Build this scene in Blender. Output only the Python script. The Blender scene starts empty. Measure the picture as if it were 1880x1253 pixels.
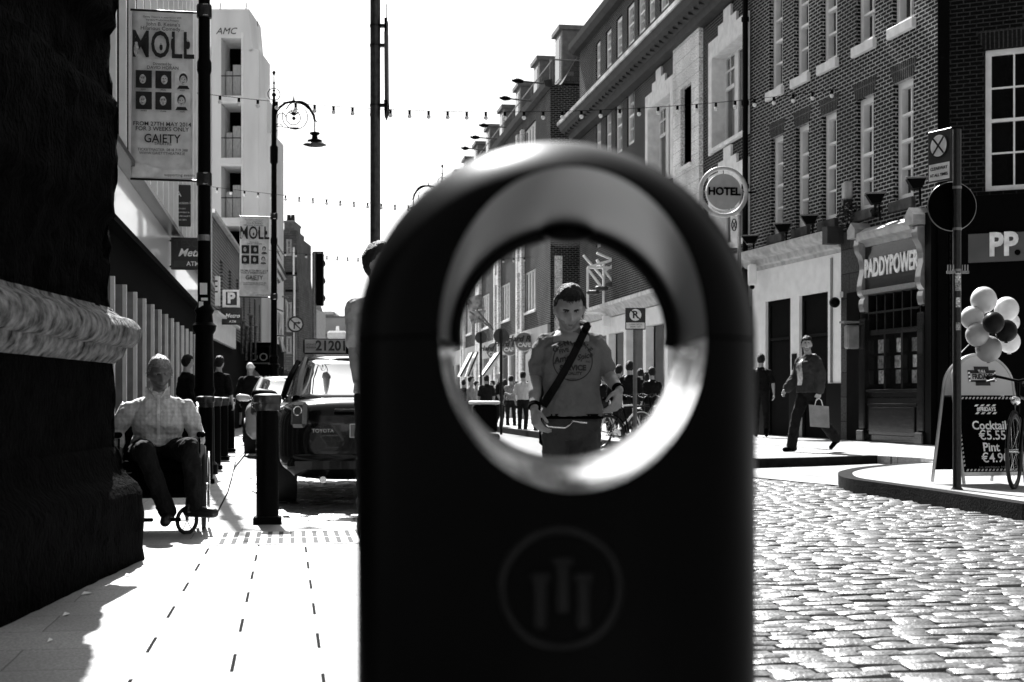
import bpy, math, random
import numpy as np
from math import sin, cos, pi, radians, sqrt, atan2, hypot
from mathutils import Vector, Matrix, noise
from mathutils.bvhtree import BVHTree
random.seed(7)
SC = bpy.context.scene
COL = SC.collection
# ---------------------------------------------------------------- camera, sky, sun, exposure
F, CX, HY, CAMH, YAW = 2611.0, 940.0, 736.0, 0.92, radians(8.92)
CY_, SY_ = cos(YAW), sin(YAW)
cd = bpy.data.cameras.new('camera'); cam = bpy.data.objects.new('camera', cd); COL.objects.link(cam)
SC.camera = cam
cam.location = (0, 0, CAMH); cam.rotation_euler = (pi/2, 0, -YAW)
cd.sensor_width = 36; cd.lens = F/1880*36; cd.shift_y = (HY-626.5)/1880
cd.clip_start = 0.05; cd.clip_end = 2000
cd.dof.use_dof = True; cd.dof.focus_distance = 12.0; cd.dof.aperture_fstop = 5.6
SUN_EL, SUN_AZ = radians(47), radians(-5.0)          # azimuth measured from +Y towards +X
wd = bpy.data.worlds.new('World'); SC.world = wd; wd.use_nodes = True
nt = wd.node_tree; nt.nodes.clear()
sk = nt.nodes.new('ShaderNodeTexSky'); sk.sky_type = 'NISHITA'; sk.sun_disc = False
sk.sun_elevation = SUN_EL; sk.sun_rotation = SUN_AZ; sk.air_density = 1.0; sk.dust_density = 3.0
bw = nt.nodes.new('ShaderNodeRGBToBW'); bg = nt.nodes.new('ShaderNodeBackground'); wo = nt.nodes.new('ShaderNodeOutputWorld')
bg.inputs[1].default_value = 0.06
nt.links.new(sk.outputs[0], bw.inputs[0]); nt.links.new(bw.outputs[0], bg.inputs[0]); nt.links.new(bg.outputs[0], wo.inputs[0])
ld = bpy.data.lights.new('sun', 'SUN'); ld.energy = 5.0; ld.angle = radians(0.5)
sun = bpy.data.objects.new('sun', ld); COL.objects.link(sun)
sdir = Vector((sin(SUN_AZ)*cos(SUN_EL), cos(SUN_AZ)*cos(SUN_EL), sin(SUN_EL)))
sun.rotation_euler = sdir.to_track_quat('Z', 'Y').to_euler(); sun.location = (0, 0, 40)
SC.view_settings.view_transform = 'Standard'; SC.view_settings.look = 'None'
SC.view_settings.exposure = 1.65; SC.view_settings.gamma = 1
SC.cycles.max_bounces = 6

def WP(px, py, Z):
    X = (px-CX)/F*Z
    return Vector((X*CY_+Z*SY_, -X*SY_+Z*CY_, CAMH+(HY-py)/F*Z))
def G(px, py, z=0.0):
    return WP(px, py, F*(CAMH-z)/(py-HY))

# ---------------------------------------------------------------- materials
MATS = {}
def mat(name, col, rough=0.6, metal=0.0, spec=0.5, var=0.25, vs=6.0, bump=0.0, bs=40.0, bd=0.01, coat=0.0, stretch=None, emit=None):
    if name in MATS: return MATS[name]
    m = bpy.data.materials.new(name); m.use_nodes = True
    t = m.node_tree; N = t.nodes; L = t.links
    b = N['Principled BSDF']
    tc = N.new('ShaderNodeTexCoord'); src = tc.outputs['Object']
    if stretch:
        mp = N.new('ShaderNodeMapping'); mp.inputs['Scale'].default_value = stretch
        L.new(src, mp.inputs[0]); src = mp.outputs[0]
    n = N.new('ShaderNodeTexNoise'); n.inputs['Scale'].default_value = vs; n.inputs['Detail'].default_value = 5
    L.new(src, n.inputs['Vector'])
    r = N.new('ShaderNodeValToRGB')
    a, c = col*(1-var), col*(1+var)
    r.color_ramp.elements[0].position = .3; r.color_ramp.elements[1].position = .7
    r.color_ramp.elements[0].color = (a, a, a, 1); r.color_ramp.elements[1].color = (c, c, c, 1)
    L.new(n.outputs['Fac'], r.inputs[0]); L.new(r.outputs[0], b.inputs['Base Color'])
    b.inputs['Roughness'].default_value = rough; b.inputs['Metallic'].default_value = metal
    b.inputs['Specular IOR Level'].default_value = spec
    b.inputs['Coat Weight'].default_value = coat
    if bump:
        n2 = N.new('ShaderNodeTexNoise'); n2.inputs['Scale'].default_value = bs; n2.inputs['Detail'].default_value = 4
        L.new(src, n2.inputs['Vector'])
        bp = N.new('ShaderNodeBump'); bp.inputs['Strength'].default_value = bump; bp.inputs['Distance'].default_value = bd
        L.new(n2.outputs['Fac'], bp.inputs['Height']); L.new(bp.outputs[0], b.inputs['Normal'])
    if emit:
        b.inputs['Emission Color'].default_value = (1, 1, 1, 1); b.inputs['Emission Strength'].default_value = emit
    MATS[name] = m; return m
def brickmat(name, c1, c2, mortar, bw_=.225, rh=.075, ms=.011, offs=.5, rough=.75, bump=.6, spec=.12, var=True, flat=False):
    if name in MATS: return MATS[name]
    m = bpy.data.materials.new(name); m.use_nodes = True
    t = m.node_tree; N = t.nodes; L = t.links; b = N['Principled BSDF']
    tc = N.new('ShaderNodeTexCoord'); sp = N.new('ShaderNodeSeparateXYZ'); L.new(tc.outputs['Object'], sp.inputs[0])
    cb = N.new('ShaderNodeCombineXYZ')
    if flat:
        L.new(sp.outputs[0], cb.inputs[0]); L.new(sp.outputs[1], cb.inputs[1])
    else:
        ad = N.new('ShaderNodeMath'); ad.operation = 'ADD'; L.new(sp.outputs[0], ad.inputs[0]); L.new(sp.outputs[1], ad.inputs[1])
        L.new(ad.outputs[0], cb.inputs[0]); L.new(sp.outputs[2], cb.inputs[1])
    # small wobble so courses are not ruler straight
    nz = N.new('ShaderNodeTexNoise'); nz.inputs['Scale'].default_value = 3.0; L.new(cb.outputs[0], nz.inputs['Vector'])
    vm = N.new('ShaderNodeVectorMath'); vm.operation = 'SCALE'; vm.inputs[3].default_value = .012; L.new(nz.outputs['Color'], vm.inputs[0])
    va = N.new('ShaderNodeVectorMath'); va.operation = 'ADD'; L.new(cb.outputs[0], va.inputs[0]); L.new(vm.outputs[0], va.inputs[1])
    br = N.new('ShaderNodeTexBrick'); L.new(va.outputs[0], br.inputs['Vector'])
    br.offset = offs; br.inputs['Scale'].default_value = 1.0
    br.inputs['Brick Width'].default_value = bw_; br.inputs['Row Height'].default_value = rh
    br.inputs['Mortar Size'].default_value = ms; br.inputs['Mortar Smooth'].default_value = .15
    br.inputs['Color1'].default_value = (c1,)*3+(1,); br.inputs['Color2'].default_value = (c2,)*3+(1,)
    br.inputs['Mortar'].default_value = (mortar,)*3+(1,)
    n2 = N.new('ShaderNodeTexNoise'); n2.inputs['Scale'].default_value = .7; n2.inputs['Detail'].default_value = 6; L.new(tc.outputs['Object'], n2.inputs['Vector'])
    mr = N.new('ShaderNodeMapRange'); mr.inputs[1].default_value = .3; mr.inputs[2].default_value = .7; mr.inputs[3].default_value = .6; mr.inputs[4].default_value = 1.25
    L.new(n2.outputs['Fac'], mr.inputs[0])
    mx = N.new('ShaderNodeVectorMath'); mx.operation = 'SCALE'; L.new(br.outputs['Color'], mx.inputs[0]); L.new(mr.outputs[0], mx.inputs[3])
    n4 = N.new('ShaderNodeTexNoise'); n4.inputs['Scale'].default_value = 90 if flat else 25; n4.inputs['Detail'].default_value = 8; L.new(tc.outputs['Object'], n4.inputs['Vector'])
    m4 = N.new('ShaderNodeMapRange'); m4.inputs[1].default_value = .35; m4.inputs[2].default_value = .65; m4.inputs[3].default_value = .6; m4.inputs[4].default_value = 1.3; L.new(n4.outputs['Fac'], m4.inputs[0])
    mx2 = N.new('ShaderNodeVectorMath'); mx2.operation = 'SCALE'; L.new(mx.outputs[0], mx2.inputs[0]); L.new(m4.outputs[0], mx2.inputs[3])
    L.new(mx2.outputs[0], b.inputs['Base Color'])
    b.inputs['Roughness'].default_value = rough; b.inputs['Specular IOR Level'].default_value = spec
    n3 = N.new('ShaderNodeTexNoise'); n3.inputs['Scale'].default_value = 60; L.new(tc.outputs['Object'], n3.inputs['Vector'])
    ma = N.new('ShaderNodeMath'); ma.operation = 'MULTIPLY_ADD'; L.new(n3.outputs['Fac'], ma.inputs[0]); ma.inputs[1].default_value = .35
    inv = N.new('ShaderNodeMath'); inv.operation = 'SUBTRACT'; inv.inputs[0].default_value = 1; L.new(br.outputs['Fac'], inv.inputs[1])
    L.new(inv.outputs[0], ma.inputs[2])
    bp = N.new('ShaderNodeBump'); bp.inputs['Strength'].default_value = bump; bp.inputs['Distance'].default_value = .008
    L.new(ma.outputs[0], bp.inputs['Height']); L.new(bp.outputs[0], b.inputs['Normal'])
    MATS[name] = m; return m
def checkmat(name, c1, c2, size):
    if name in MATS: return MATS[name]
    m = bpy.data.materials.new(name); m.use_nodes = True
    t = m.node_tree; N = t.nodes; L = t.links; b = N['Principled BSDF']; b.inputs['Roughness'].default_value = .9
    tc = N.new('ShaderNodeTexCoord')
    outs = []
    for d in ('X', 'Z'):
        w = N.new('ShaderNodeTexWave'); w.bands_direction = d; w.inputs['Scale'].default_value = size; w.inputs['Distortion'].default_value = .4
        L.new(tc.outputs['Object'], w.inputs['Vector']); outs.append(w)
    mu = N.new('ShaderNodeMath'); mu.operation = 'MAXIMUM'; L.new(outs[0].outputs['Fac'], mu.inputs[0]); L.new(outs[1].outputs['Fac'], mu.inputs[1])
    r = N.new('ShaderNodeValToRGB'); r.color_ramp.elements[0].position = .62; r.color_ramp.elements[1].position = .85
    r.color_ramp.elements[0].color = (c1,)*3+(1,); r.color_ramp.elements[1].color = (c2,)*3+(1,)
    L.new(mu.outputs[0], r.inputs[0]); L.new(r.outputs[0], b.inputs['Base Color'])
    n2 = N.new('ShaderNodeTexNoise'); n2.inputs['Scale'].default_value = 9; L.new(tc.outputs['Object'], n2.inputs['Vector'])
    bp = N.new('ShaderNodeBump'); bp.inputs['Strength'].default_value = 1; bp.inputs['Distance'].default_value = .05
    L.new(n2.outputs['Fac'], bp.inputs['Height']); L.new(bp.outputs[0], b.inputs['Normal'])
    MATS[name] = m; return m
def clearglass(name, f=.35):
    if name in MATS: return MATS[name]
    m = bpy.data.materials.new(name); m.use_nodes = True; t = m.node_tree; t.nodes.clear(); N = t.nodes; L = t.links
    a = N.new('ShaderNodeBsdfTransparent'); a.inputs[0].default_value = (.7, .7, .7, 1)
    g = N.new('ShaderNodeBsdfGlossy'); g.inputs['Roughness'].default_value = .03; g.inputs[0].default_value = (.9, .9, .9, 1)
    n = N.new('ShaderNodeTexNoise'); n.inputs['Scale'].default_value = 1.5
    fr = N.new('ShaderNodeFresnel'); bp = N.new('ShaderNodeBump'); bp.inputs['Strength'].default_value = .1; bp.inputs['Distance'].default_value = .02
    L.new(n.outputs['Fac'], bp.inputs['Height']); L.new(bp.outputs[0], g.inputs['Normal'])
    x = N.new('ShaderNodeMixShader'); o = N.new('ShaderNodeOutputMaterial')
    ad = N.new('ShaderNodeMath'); ad.inputs[1].default_value = f*.3; L.new(fr.outputs[0], ad.inputs[0])
    L.new(ad.outputs[0], x.inputs[0]); L.new(a.outputs[0], x.inputs[1]); L.new(g.outputs[0], x.inputs[2]); L.new(x.outputs[0], o.inputs[0])
    MATS[name] = m; return m

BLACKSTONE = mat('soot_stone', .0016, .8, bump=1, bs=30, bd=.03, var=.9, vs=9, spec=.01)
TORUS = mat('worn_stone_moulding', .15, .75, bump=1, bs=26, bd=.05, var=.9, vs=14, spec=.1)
STONE = brickmat('pale_stone', .90, .82, .35, bw_=.75, rh=.36, ms=.006, bump=.3)
STONEP = mat('pale_stone_plain', .82, .7, var=.12, vs=5, bump=.2, bs=30)
CONC = mat('grey_concrete', .5, .8, var=.25, vs=1.2, bump=.4, bs=15, stretch=(1, 1, .25))
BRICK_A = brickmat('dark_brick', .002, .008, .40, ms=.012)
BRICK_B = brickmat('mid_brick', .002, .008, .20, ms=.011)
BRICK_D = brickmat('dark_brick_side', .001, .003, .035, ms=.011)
WHITE = mat('white_paint', .86, .45, var=.08, vs=4)
WHITEG = mat('white_gloss_panel', .8, .25, var=.05, vs=1.0)
BLACK = mat('black_paint', .002, .38, var=.3, vs=12, spec=.04)
BLACKM = mat('black_matt', .0015, .9, var=.3, vs=12, spec=.02)
DARKM = mat('dark_metal', .02, .3, metal=.6, var=.4, vs=30, bump=.2, bs=60)
GREYM = mat('grey_metal', .22, .4, metal=.7, var=.2, vs=20)
CHROME = mat('steel', .75, .18, metal=1, var=.08, vs=8)
GLASSD = mat('dark_glass', .006, .04, spec=.5, var=.2, vs=1.0, bump=.05, bs=1.5, bd=.05)
GLASSC = clearglass('clear_glass')
INTERIOR = mat('dark_interior', .004, .95, spec=.05)
CURTAIN = mat('curtain_cloth', .88, .9, var=.1, vs=10)
CURTAIND = mat('dark_curtain_cloth', .03, .9, var=.3, vs=10)
CORN = mat('weathered_cornice', .02, .7, var=.5, vs=3, bump=.4, bs=20)
GRAN = mat('granite_kerb', .10, .7, var=.4, vs=60, bump=.3, bs=90)
WOODP = mat('dark_glossy_woodwork', .008, .2, var=.4, vs=7, bump=.15, bs=12, coat=.25, spec=.3)
GREYP = mat('grey_panel', .05, .45, var=.2, vs=5)
SLATE = brickmat('slate_roof', .06, .12, .03, bw_=.3, rh=.2, ms=.01)

# ---------------------------------------------------------------- mesh builder
class MB:
    def __init__(s): s.v = []; s.f = []; s.m = []
    def add(s, vs, fs, mi=0):
        o = len(s.v); s.v += [tuple(p) for p in vs]
        for f in fs: s.f.append(tuple(i+o for i in f)); s.m.append(mi)
        return s
    def box(s, a, b, mi=0, M=None):
        x0, y0, z0 = a; x1, y1, z1 = b
        vs = [Vector(p) for p in ((x0,y0,z0),(x1,y0,z0),(x1,y1,z0),(x0,y1,z0),(x0,y0,z1),(x1,y0,z1),(x1,y1,z1),(x0,y1,z1))]
        if M is not None: vs = [M @ p for p in vs]
        return s.add(vs, [(0,3,2,1),(4,5,6,7),(0,1,5,4),(1,2,6,5),(2,3,7,6),(3,0,4,7)], mi)
    def bbox(s, a, b, r=.01, mi=0, M=None):       # box with chamfered edges
        x0, y0, z0 = a; x1, y1, z1 = b
        r = min(r, (x1-x0)/2.01, (y1-y0)/2.01, (z1-z0)/2.01)
        ring = lambda q, z: [(x0+q,y0,z),(x1-q,y0,z),(x1,y0+q,z),(x1,y1-q,z),(x1-q,y1,z),(x0+q,y1,z),(x0,y1-q,z),(x0,y0+q,z)]
        ringi = lambda z: [(x0+r,y0+r,z),(x1-r,y0+r,z),(x1-r,y0+r,z),(x1-r,y1-r,z),(x1-r,y1-r,z),(x0+r,y1-r,z),(x0+r,y1-r,z),(x0+r,y0+r,z)]
        e = r*.001
        def top(z): return [(x0+r+e,y0+r,z),(x1-r-e,y0+r,z),(x1-r,y0+r+e,z),(x1-r,y1-r-e,z),(x1-r-e,y1-r,z),(x0+r+e,y1-r,z),(x0+r,y1-r-e,z),(x0+r,y0+r+e,z)]
        vs = top(z0)+ring(r, z0+r)+ring(r, z1-r)+top(z1)
        vs = [Vector(p) for p in vs]
        if M is not None: vs = [M @ p for p in vs]
        fs = [tuple(range(7, -1, -1)), tuple(range(24, 32))]
        for k in range(3):
            for i in range(8):
                j = (i+1) % 8; fs.append((k*8+i, k*8+j, (k+1)*8+j, (k+1)*8+i))
        return s.add(vs, fs, mi)
    def cyl(s, p0, p1, r0, r1=None, n=12, mi=0, caps=True):
        p0 = Vector(p0); p1 = Vector(p1); r1 = r0 if r1 is None else r1
        d = (p1-p0).normalized(); a = d.orthogonal().normalized(); b = d.cross(a)
        vs = [p0+(a*cos(t)+b*sin(t))*r0 for t in [2*pi*i/n for i in range(n)]]+[p1+(a*cos(t)+b*sin(t))*r1 for t in [2*pi*i/n for i in range(n)]]
        fs = [(i, (i+1) % n, n+(i+1) % n, n+i) for i in range(n)]
        if caps: fs += [tuple(range(n-1, -1, -1)), tuple(range(n, 2*n))]
        return s.add(vs, fs, mi)
    def tube(s, pts, r, n=8, mi=0, closed=False):
        pts = [Vector(p) for p in pts]; k = len(pts); vs = []; fs = []
        rr = r if isinstance(r, (list, tuple)) else [r]*k
        prev = None
        for i, p in enumerate(pts):
            q0 = pts[i-1] if (i or closed) else p; q1 = pts[(i+1) % k] if (i < k-1 or closed) else p
            d = (q1-q0)
            d = d.normalized() if d.length > 1e-9 else Vector((0, 0, 1))
            a = d.orthogonal().normalized() if prev is None else (prev-d*prev.dot(d)).normalized()
            prev = a; b = d.cross(a)
            vs += [p+(a*cos(2*pi*j/n)+b*sin(2*pi*j/n))*rr[i] for j in range(n)]
        for i in range(k if closed else k-1):
            i2 = (i+1) % k
            for j in range(n): fs.append((i*n+j, i*n+(j+1) % n, i2*n+(j+1) % n, i2*n+j))
        if not closed: fs += [tuple(range(n-1, -1, -1)), tuple(range((k-1)*n, k*n))]
        return s.add(vs, fs, mi)
    def lathe(s, prof, c=(0, 0, 0), n=24, mi=0, M=None):
        c = Vector(c); vs = []; fs = []
        for r, z in prof:
            vs += [c+Vector((r*cos(2*pi*i/n), r*sin(2*pi*i/n), z)) for i in range(n)]
        if M is not None: vs = [M @ p for p in vs]
        for k in range(len(prof)-1):
            for i in range(n): fs.append((k*n+i, k*n+(i+1) % n, (k+1)*n+(i+1) % n, (k+1)*n+i))
        fs += [tuple(range(n-1, -1, -1)), tuple(range((len(prof)-1)*n, len(prof)*n))]
        return s.add(vs, fs, mi)
    def ball(s, c, r, n=16, m=10, mi=0, M=None):
        if not isinstance(r, (tuple, list)): r = (r, r, r)
        c = Vector(c); vs = [c+Vector((0, 0, -r[2]))]; fs = []
        for k in range(1, m):
            ph = -pi/2+pi*k/m
            vs += [c+Vector((r[0]*cos(ph)*cos(2*pi*i/n), r[1]*cos(ph)*sin(2*pi*i/n), r[2]*sin(ph))) for i in range(n)]
        vs.append(c+Vector((0, 0, r[2])))
        if M is not None: vs = [c + M @ (p-c) for p in vs]
        for i in range(n): fs.append((0, 1+(i+1) % n, 1+i))
        for k in range(m-2):
            for i in range(n): fs.append((1+k*n+i, 1+k*n+(i+1) % n, 1+(k+1)*n+(i+1) % n, 1+(k+1)*n+i))
        t = len(vs)-1
        for i in range(n): fs.append((t, 1+(m-2)*n+i, 1+(m-2)*n+(i+1) % n))
        return s.add(vs, fs, mi)
    def cap(s, p0, p1, r0, r1, n=12, mi=0, flat=1.0, ax=None):      # tapered capsule
        p0 = Vector(p0); p1 = Vector(p1); d = (p1-p0); L = d.length; d = d.normalized() if L > 1e-6 else Vector((0, 0, 1))
        a = d.orthogonal().normalized()
        if ax is not None:
            a = Vector(ax); a = (a-d*a.dot(d)).normalized()
        b = d.cross(a); vs = []; rings = []
        for t in (-1.45, -1.1, -.6, 0): rings.append((p0+d*(sin(t)*r0), r0*cos(t)))
        for t in (0, .6, 1.1, 1.45): rings.append((p1+d*(sin(t)*r1), r1*cos(t)))
        for c, r in rings: vs += [c+a*(cos(2*pi*i/n)*r)+b*(sin(2*pi*i/n)*r*flat) for i in range(n)]
        fs = []
        for k in range(7):
            for i in range(n): fs.append((k*n+i, k*n+(i+1) % n, (k+1)*n+(i+1) % n, (k+1)*n+i))
        fs += [tuple(range(n-1, -1, -1)), tuple(range(7*n, 8*n))]
        return s.add(vs, fs, mi)
    def loft(s, secs, n=28, mi=0, p=2.0):          # horizontal super-ellipses: (centre, rx, ry)
        vs = []; fs = []
        for c, rx, ry in secs:
            for i in range(n):
                t = 2*pi*i/n; ct, st = cos(t), sin(t)
                vs.append((c[0]+rx*math.copysign(abs(ct)**(2/p), ct), c[1]+ry*math.copysign(abs(st)**(2/p), st), c[2]))
        for k in range(len(secs)-1):
            for i in range(n): fs.append((k*n+i, k*n+(i+1) % n, (k+1)*n+(i+1) % n, (k+1)*n+i))
        fs += [tuple(range(n-1, -1, -1)), tuple(range((len(secs)-1)*n, len(secs)*n))]
        return s.add(vs, fs, mi)
    def prism(s, poly, a, b, mi=0, axis='z', M=None):   # poly 2D (ccw); axis z: (x,y) ; axis y: (x,z) from y=a to y=b ; axis x: (y,z)
        n = len(poly)
        f = {'z': lambda p, h: (p[0], p[1], h), 'y': lambda p, h: (p[0], h, p[1]), 'x': lambda p, h: (h, p[0], p[1])}[axis]
        vs = [Vector(f(p, a)) for p in poly]+[Vector(f(p, b)) for p in poly]
        if M is not None: vs = [M @ p for p in vs]
        fs = [tuple(range(n-1, -1, -1)), tuple(range(n, 2*n))]+[(i, (i+1) % n, n+(i+1) % n, n+i) for i in range(n)]
        return s.add(vs, fs, mi)
    def build(s, name, mats, parent=None, smooth=False, loc=None, rot=None, M=None):
        me = bpy.data.meshes.new(name); me.from_pydata(s.v, [], s.f)
        if not isinstance(mats, (list, tuple)): mats = [mats]
        for m in mats: me.materials.append(m)
        if len(mats) > 1: me.polygons.foreach_set('material_index', s.m)
        if smooth: me.polygons.foreach_set('use_smooth', [True]*len(s.f))
        me.update()
        import bmesh
        bm = bmesh.new(); bm.from_mesh(me); bmesh.ops.recalc_face_normals(bm, faces=bm.faces); bm.to_mesh(me); bm.free()
        if smooth and smooth != 'all':
            me.set_sharp_from_angle(angle=radians(38))
        o = bpy.data.objects.new(name, me); COL.objects.link(o)
        if parent: o.parent = parent
        if loc is not None: o.location = loc
        if rot is not None: o.rotation_euler = rot
        if M is not None: o.matrix_basis = M
        return o
def tag(o, label, cat, group=None):
    o['label'] = label; o['category'] = cat
    if group: o['group'] = group
    return o
def thing(name, label, cat, loc=(0, 0, 0), rz=0.0, group=None):
    o = bpy.data.objects.new(name, None); o.empty_display_size = .2; COL.objects.link(o)
    o.location = loc; o.rotation_euler = (0, 0, rz)
    return tag(o, label, cat, group)
def struct(o): o['kind'] = 'structure'; return o
def copytree(o, loc=None, rz=None, label=None, parent=None):
    c = o.copy(); COL.objects.link(c)
    if parent: c.parent = parent
    if loc is not None: c.location = loc
    if rz is not None: c.rotation_euler = (0, 0, rz)
    if label: c['label'] = label
    for ch in list(o.children): copytree(ch, parent=c)
    return c
def textmesh(s, size, ext=.004, bold=0.0, sx=1.0, align='CENTER', shear=0.0, space=1.0):
    cu = bpy.data.curves.new('t', 'FONT'); cu.body = s; cu.size = size; cu.extrude = ext; cu.offset = bold
    cu.align_x = align; cu.align_y = 'CENTER'; cu.shear = shear; cu.space_character = space; cu.resolution_u = 3
    o = bpy.data.objects.new('t', cu); COL.objects.link(o)
    dg = bpy.context.evaluated_depsgraph_get()
    me = bpy.data.meshes.new_from_object(o.evaluated_get(dg)); COL.objects.unlink(o); bpy.data.objects.remove(o); bpy.data.curves.remove(cu)
    for v in me.vertices: v.co.x *= sx
    return me
def text(s, size, parent, loc, m, name='lettering', rot=(pi/2, 0, 0), **k):
    me = textmesh(s, size, **k); me.name = name; me.materials.clear(); me.materials.append(m)
    o = bpy.data.objects.new(name, me); COL.objects.link(o); o.parent = parent; o.location = loc; o.rotation_euler = rot
    return o
def joinmeshes(items, name, m, parent):     # items: (mesh, matrix)
    mb = MB()
    for me, M in items:
        mb.add([M @ v.co for v in me.vertices], [tuple(p.vertices) for p in me.polygons])
    return mb.build(name, m, parent)

# ---------------------------------------------------------------- walls with openings
class Wall:
    def __init__(s, O, P2, root):
        s.O = Vector(O[:2]); d = Vector(P2[:2])-s.O; s.L = d.length; s.D = d.normalized(); s.root = root
        ang = atan2(s.D.y, s.D.x)
        s.Mw = Matrix.Translation((s.O.x, s.O.y, 0)) @ Matrix.Rotation(ang, 4, 'Z')
        s.M = (Matrix.Translation(root.location) @ Matrix.Rotation(root.rotation_euler[2], 4, 'Z')).inverted() @ s.Mw
    def k(s, px):
        t = (px-CX)/F; r = Vector((t*CY_+SY_, -t*SY_+CY_))
        # O + u D = k r
        det = s.D.x*(-r.y)+r.x*s.D.y
        u = (-s.O.x*(-r.y) - r.x*s.O.y)/det
        u = ((-s.O.x)*(-r.y)-(-r.x)*(-s.O.y))/det
        p = s.O+s.D*u
        return u, p.dot(r)/r.dot(r)
    def u(s, px): return s.k(px)[0]
    def z(s, px, py): return CAMH+(HY-py)/F*s.k(px)[1]
    def part(s, mb, name, mats, parent=None, smooth=False):
        if parent is not None: return mb.build(name, mats, parent, smooth)
        return mb.build(name, mats, s.root, smooth, M=s.M)
    def mesh(s, mb, u0, u1, z0, z1, holes=(), rev=.18, y=0.0, mi=0):
        us = sorted({u0, u1}|{min(max(h[0], u0), u1) for h in holes}|{min(max(h[2], u0), u1) for h in holes})
        zs = sorted({z0, z1}|{min(max(h[1], z0), z1) for h in holes}|{min(max(h[3], z0), z1) for h in holes})
        for i in range(len(us)-1):
            for j in range(len(zs)-1):
                cu, cz = (us[i]+us[i+1])/2, (zs[j]+zs[j+1])/2
                if any(h[0] < cu < h[2] and h[1] < cz < h[3] for h in holes): continue
                mb.add([(us[i], y, zs[j]), (us[i+1], y, zs[j]), (us[i+1], y, zs[j+1]), (us[i], y, zs[j+1])], [(0, 1, 2, 3)], mi)
        for (a, b, c, d) in [h[:4] for h in holes]:
            q = y+rev
            mb.add([(a,y,b),(a,q,b),(a,q,d),(a,y,d)], [(0,1,2,3)], mi); mb.add([(c,y,b),(c,q,b),(c,q,d),(c,y,d)], [(0,3,2,1)], mi)
            mb.add([(a,y,d),(a,q,d),(c,q,d),(c,y,d)], [(0,1,2,3)], mi); mb.add([(a,y,b),(c,y,b),(c,q,b),(a,q,b)], [(0,1,2,3)], mi)
        return mb
    def shell(s, mb, u0, u1, z0, z1, depth=8, mi=0):   # sides, back, roof behind the facade
        y = .3
        mb.add([(u0,0,z0),(u0,depth,z0),(u0,depth,z1),(u0,0,z1)], [(0,1,2,3)], mi); mb.add([(u1,0,z0),(u1,depth,z0),(u1,depth,z1),(u1,0,z1)], [(0,3,2,1)], mi)
        mb.add([(u0,depth,z0),(u1,depth,z0),(u1,depth,z1),(u0,depth,z1)], [(0,3,2,1)], mi); mb.add([(u0,0,z1),(u1,0,z1),(u1,depth,z1),(u0,depth,z1)], [(0,1,2,3)], mi)
        return mb
    def window(s, u0, z0, u1, z1, rev=.12, cols=2, rows=4, fw=.055, mw=.02, frame=None, glass=None, sill=None, curtain=None, meet=True, sillh=.1, out=0, mull=0, sillp=.06, deep=.05):
        """sash window set back in an opening; local coordinates of the wall"""
        frame = frame or WHITE; mb = MB(); y0, y1 = rev-deep, rev+.02
        y0 -= out; y1 -= out
        mb.box((u0, y0, z0), (u0+fw, y1, z1)).box((u1-fw, y0, z0), (u1, y1, z1)).box((u0+fw, y0, z1-fw), (u1-fw, y1, z1)).box((u0+fw, y0, z0), (u1-fw, y1, z0+fw))
        for i in range(1, cols):
            uc = u0+fw+(u1-u0-2*fw)*i/cols
            w = mull if mull else mw
            mb.box((uc-w/2, y0+.012+(deep-.05)*.6, z0+fw), (uc+w/2, y1-.01, z1-fw))
        for j in range(1, rows):
            zc = z0+fw+(z1-z0-2*fw)*j/rows; mid = meet and j*2 == rows
            h = .028 if mid else mw/2
            mb.box((u0+fw, y0+(-.01 if mid else .016), zc-h), (u1-fw, y1-.012, zc+h))
        w = s.part(mb, 'window', frame)
        g = MB(); g.add([(u0, y1-.022, z0), (u1, y1-.022, z0), (u1, y1-.022, z1), (u0, y1-.022, z1)], [(0, 1, 2, 3)])
        g.build('pane', glass or GLASSD, w)
        if curtain is not None:
            c = MB(); c.box((u0-.02, y1+.5, z0-.02), (u1+.02, y1+.52, z1+.02))
            c.box((u0-.03, y1, z0), (u0-.005, y1+.5, z1)).box((u1+.005, y1, z0), (u1+.03, y1+.5, z1)).box((u0, y1, z1), (u1, y1+.5, z1+.03)).box((u0, y1, z0-.03), (u1, y1+.5, z0))
            c.build('room', INTERIOR, w)
            c = MB()
            for (a, b) in ((u0+.02, u0+(u1-u0)*.38), (u1-(u1-u0)*.34, u1-.02)):
                n = 26; vs = []; fs = []
                for i in range(n+1):
                    x = a+(b-a)*i/n; yy = y1+.12+.035*sin(i*1.55)
                    vs += [(x, yy, z0+.02), (x, yy, z1-.02)]
                for i in range(n): fs.append((2*i, 2*i+2, 2*i+3, 2*i+1))
                c.add(vs, fs)
            c.build('curtain', curtain, w)
        if sill is not None:
            m = MB(); m.bbox((u0-.08, -sillp, z0-sillh), (u1+.08, rev-.03, z0-.002), .012)
            m.build('sill', sill, w)
        return w
def profile(mb, prof, u0, u1, mi=0):    # prof: closed polygon of (y,z), y negative = out
    return mb.prism(prof, u0, u1, mi, 'x')
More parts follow.
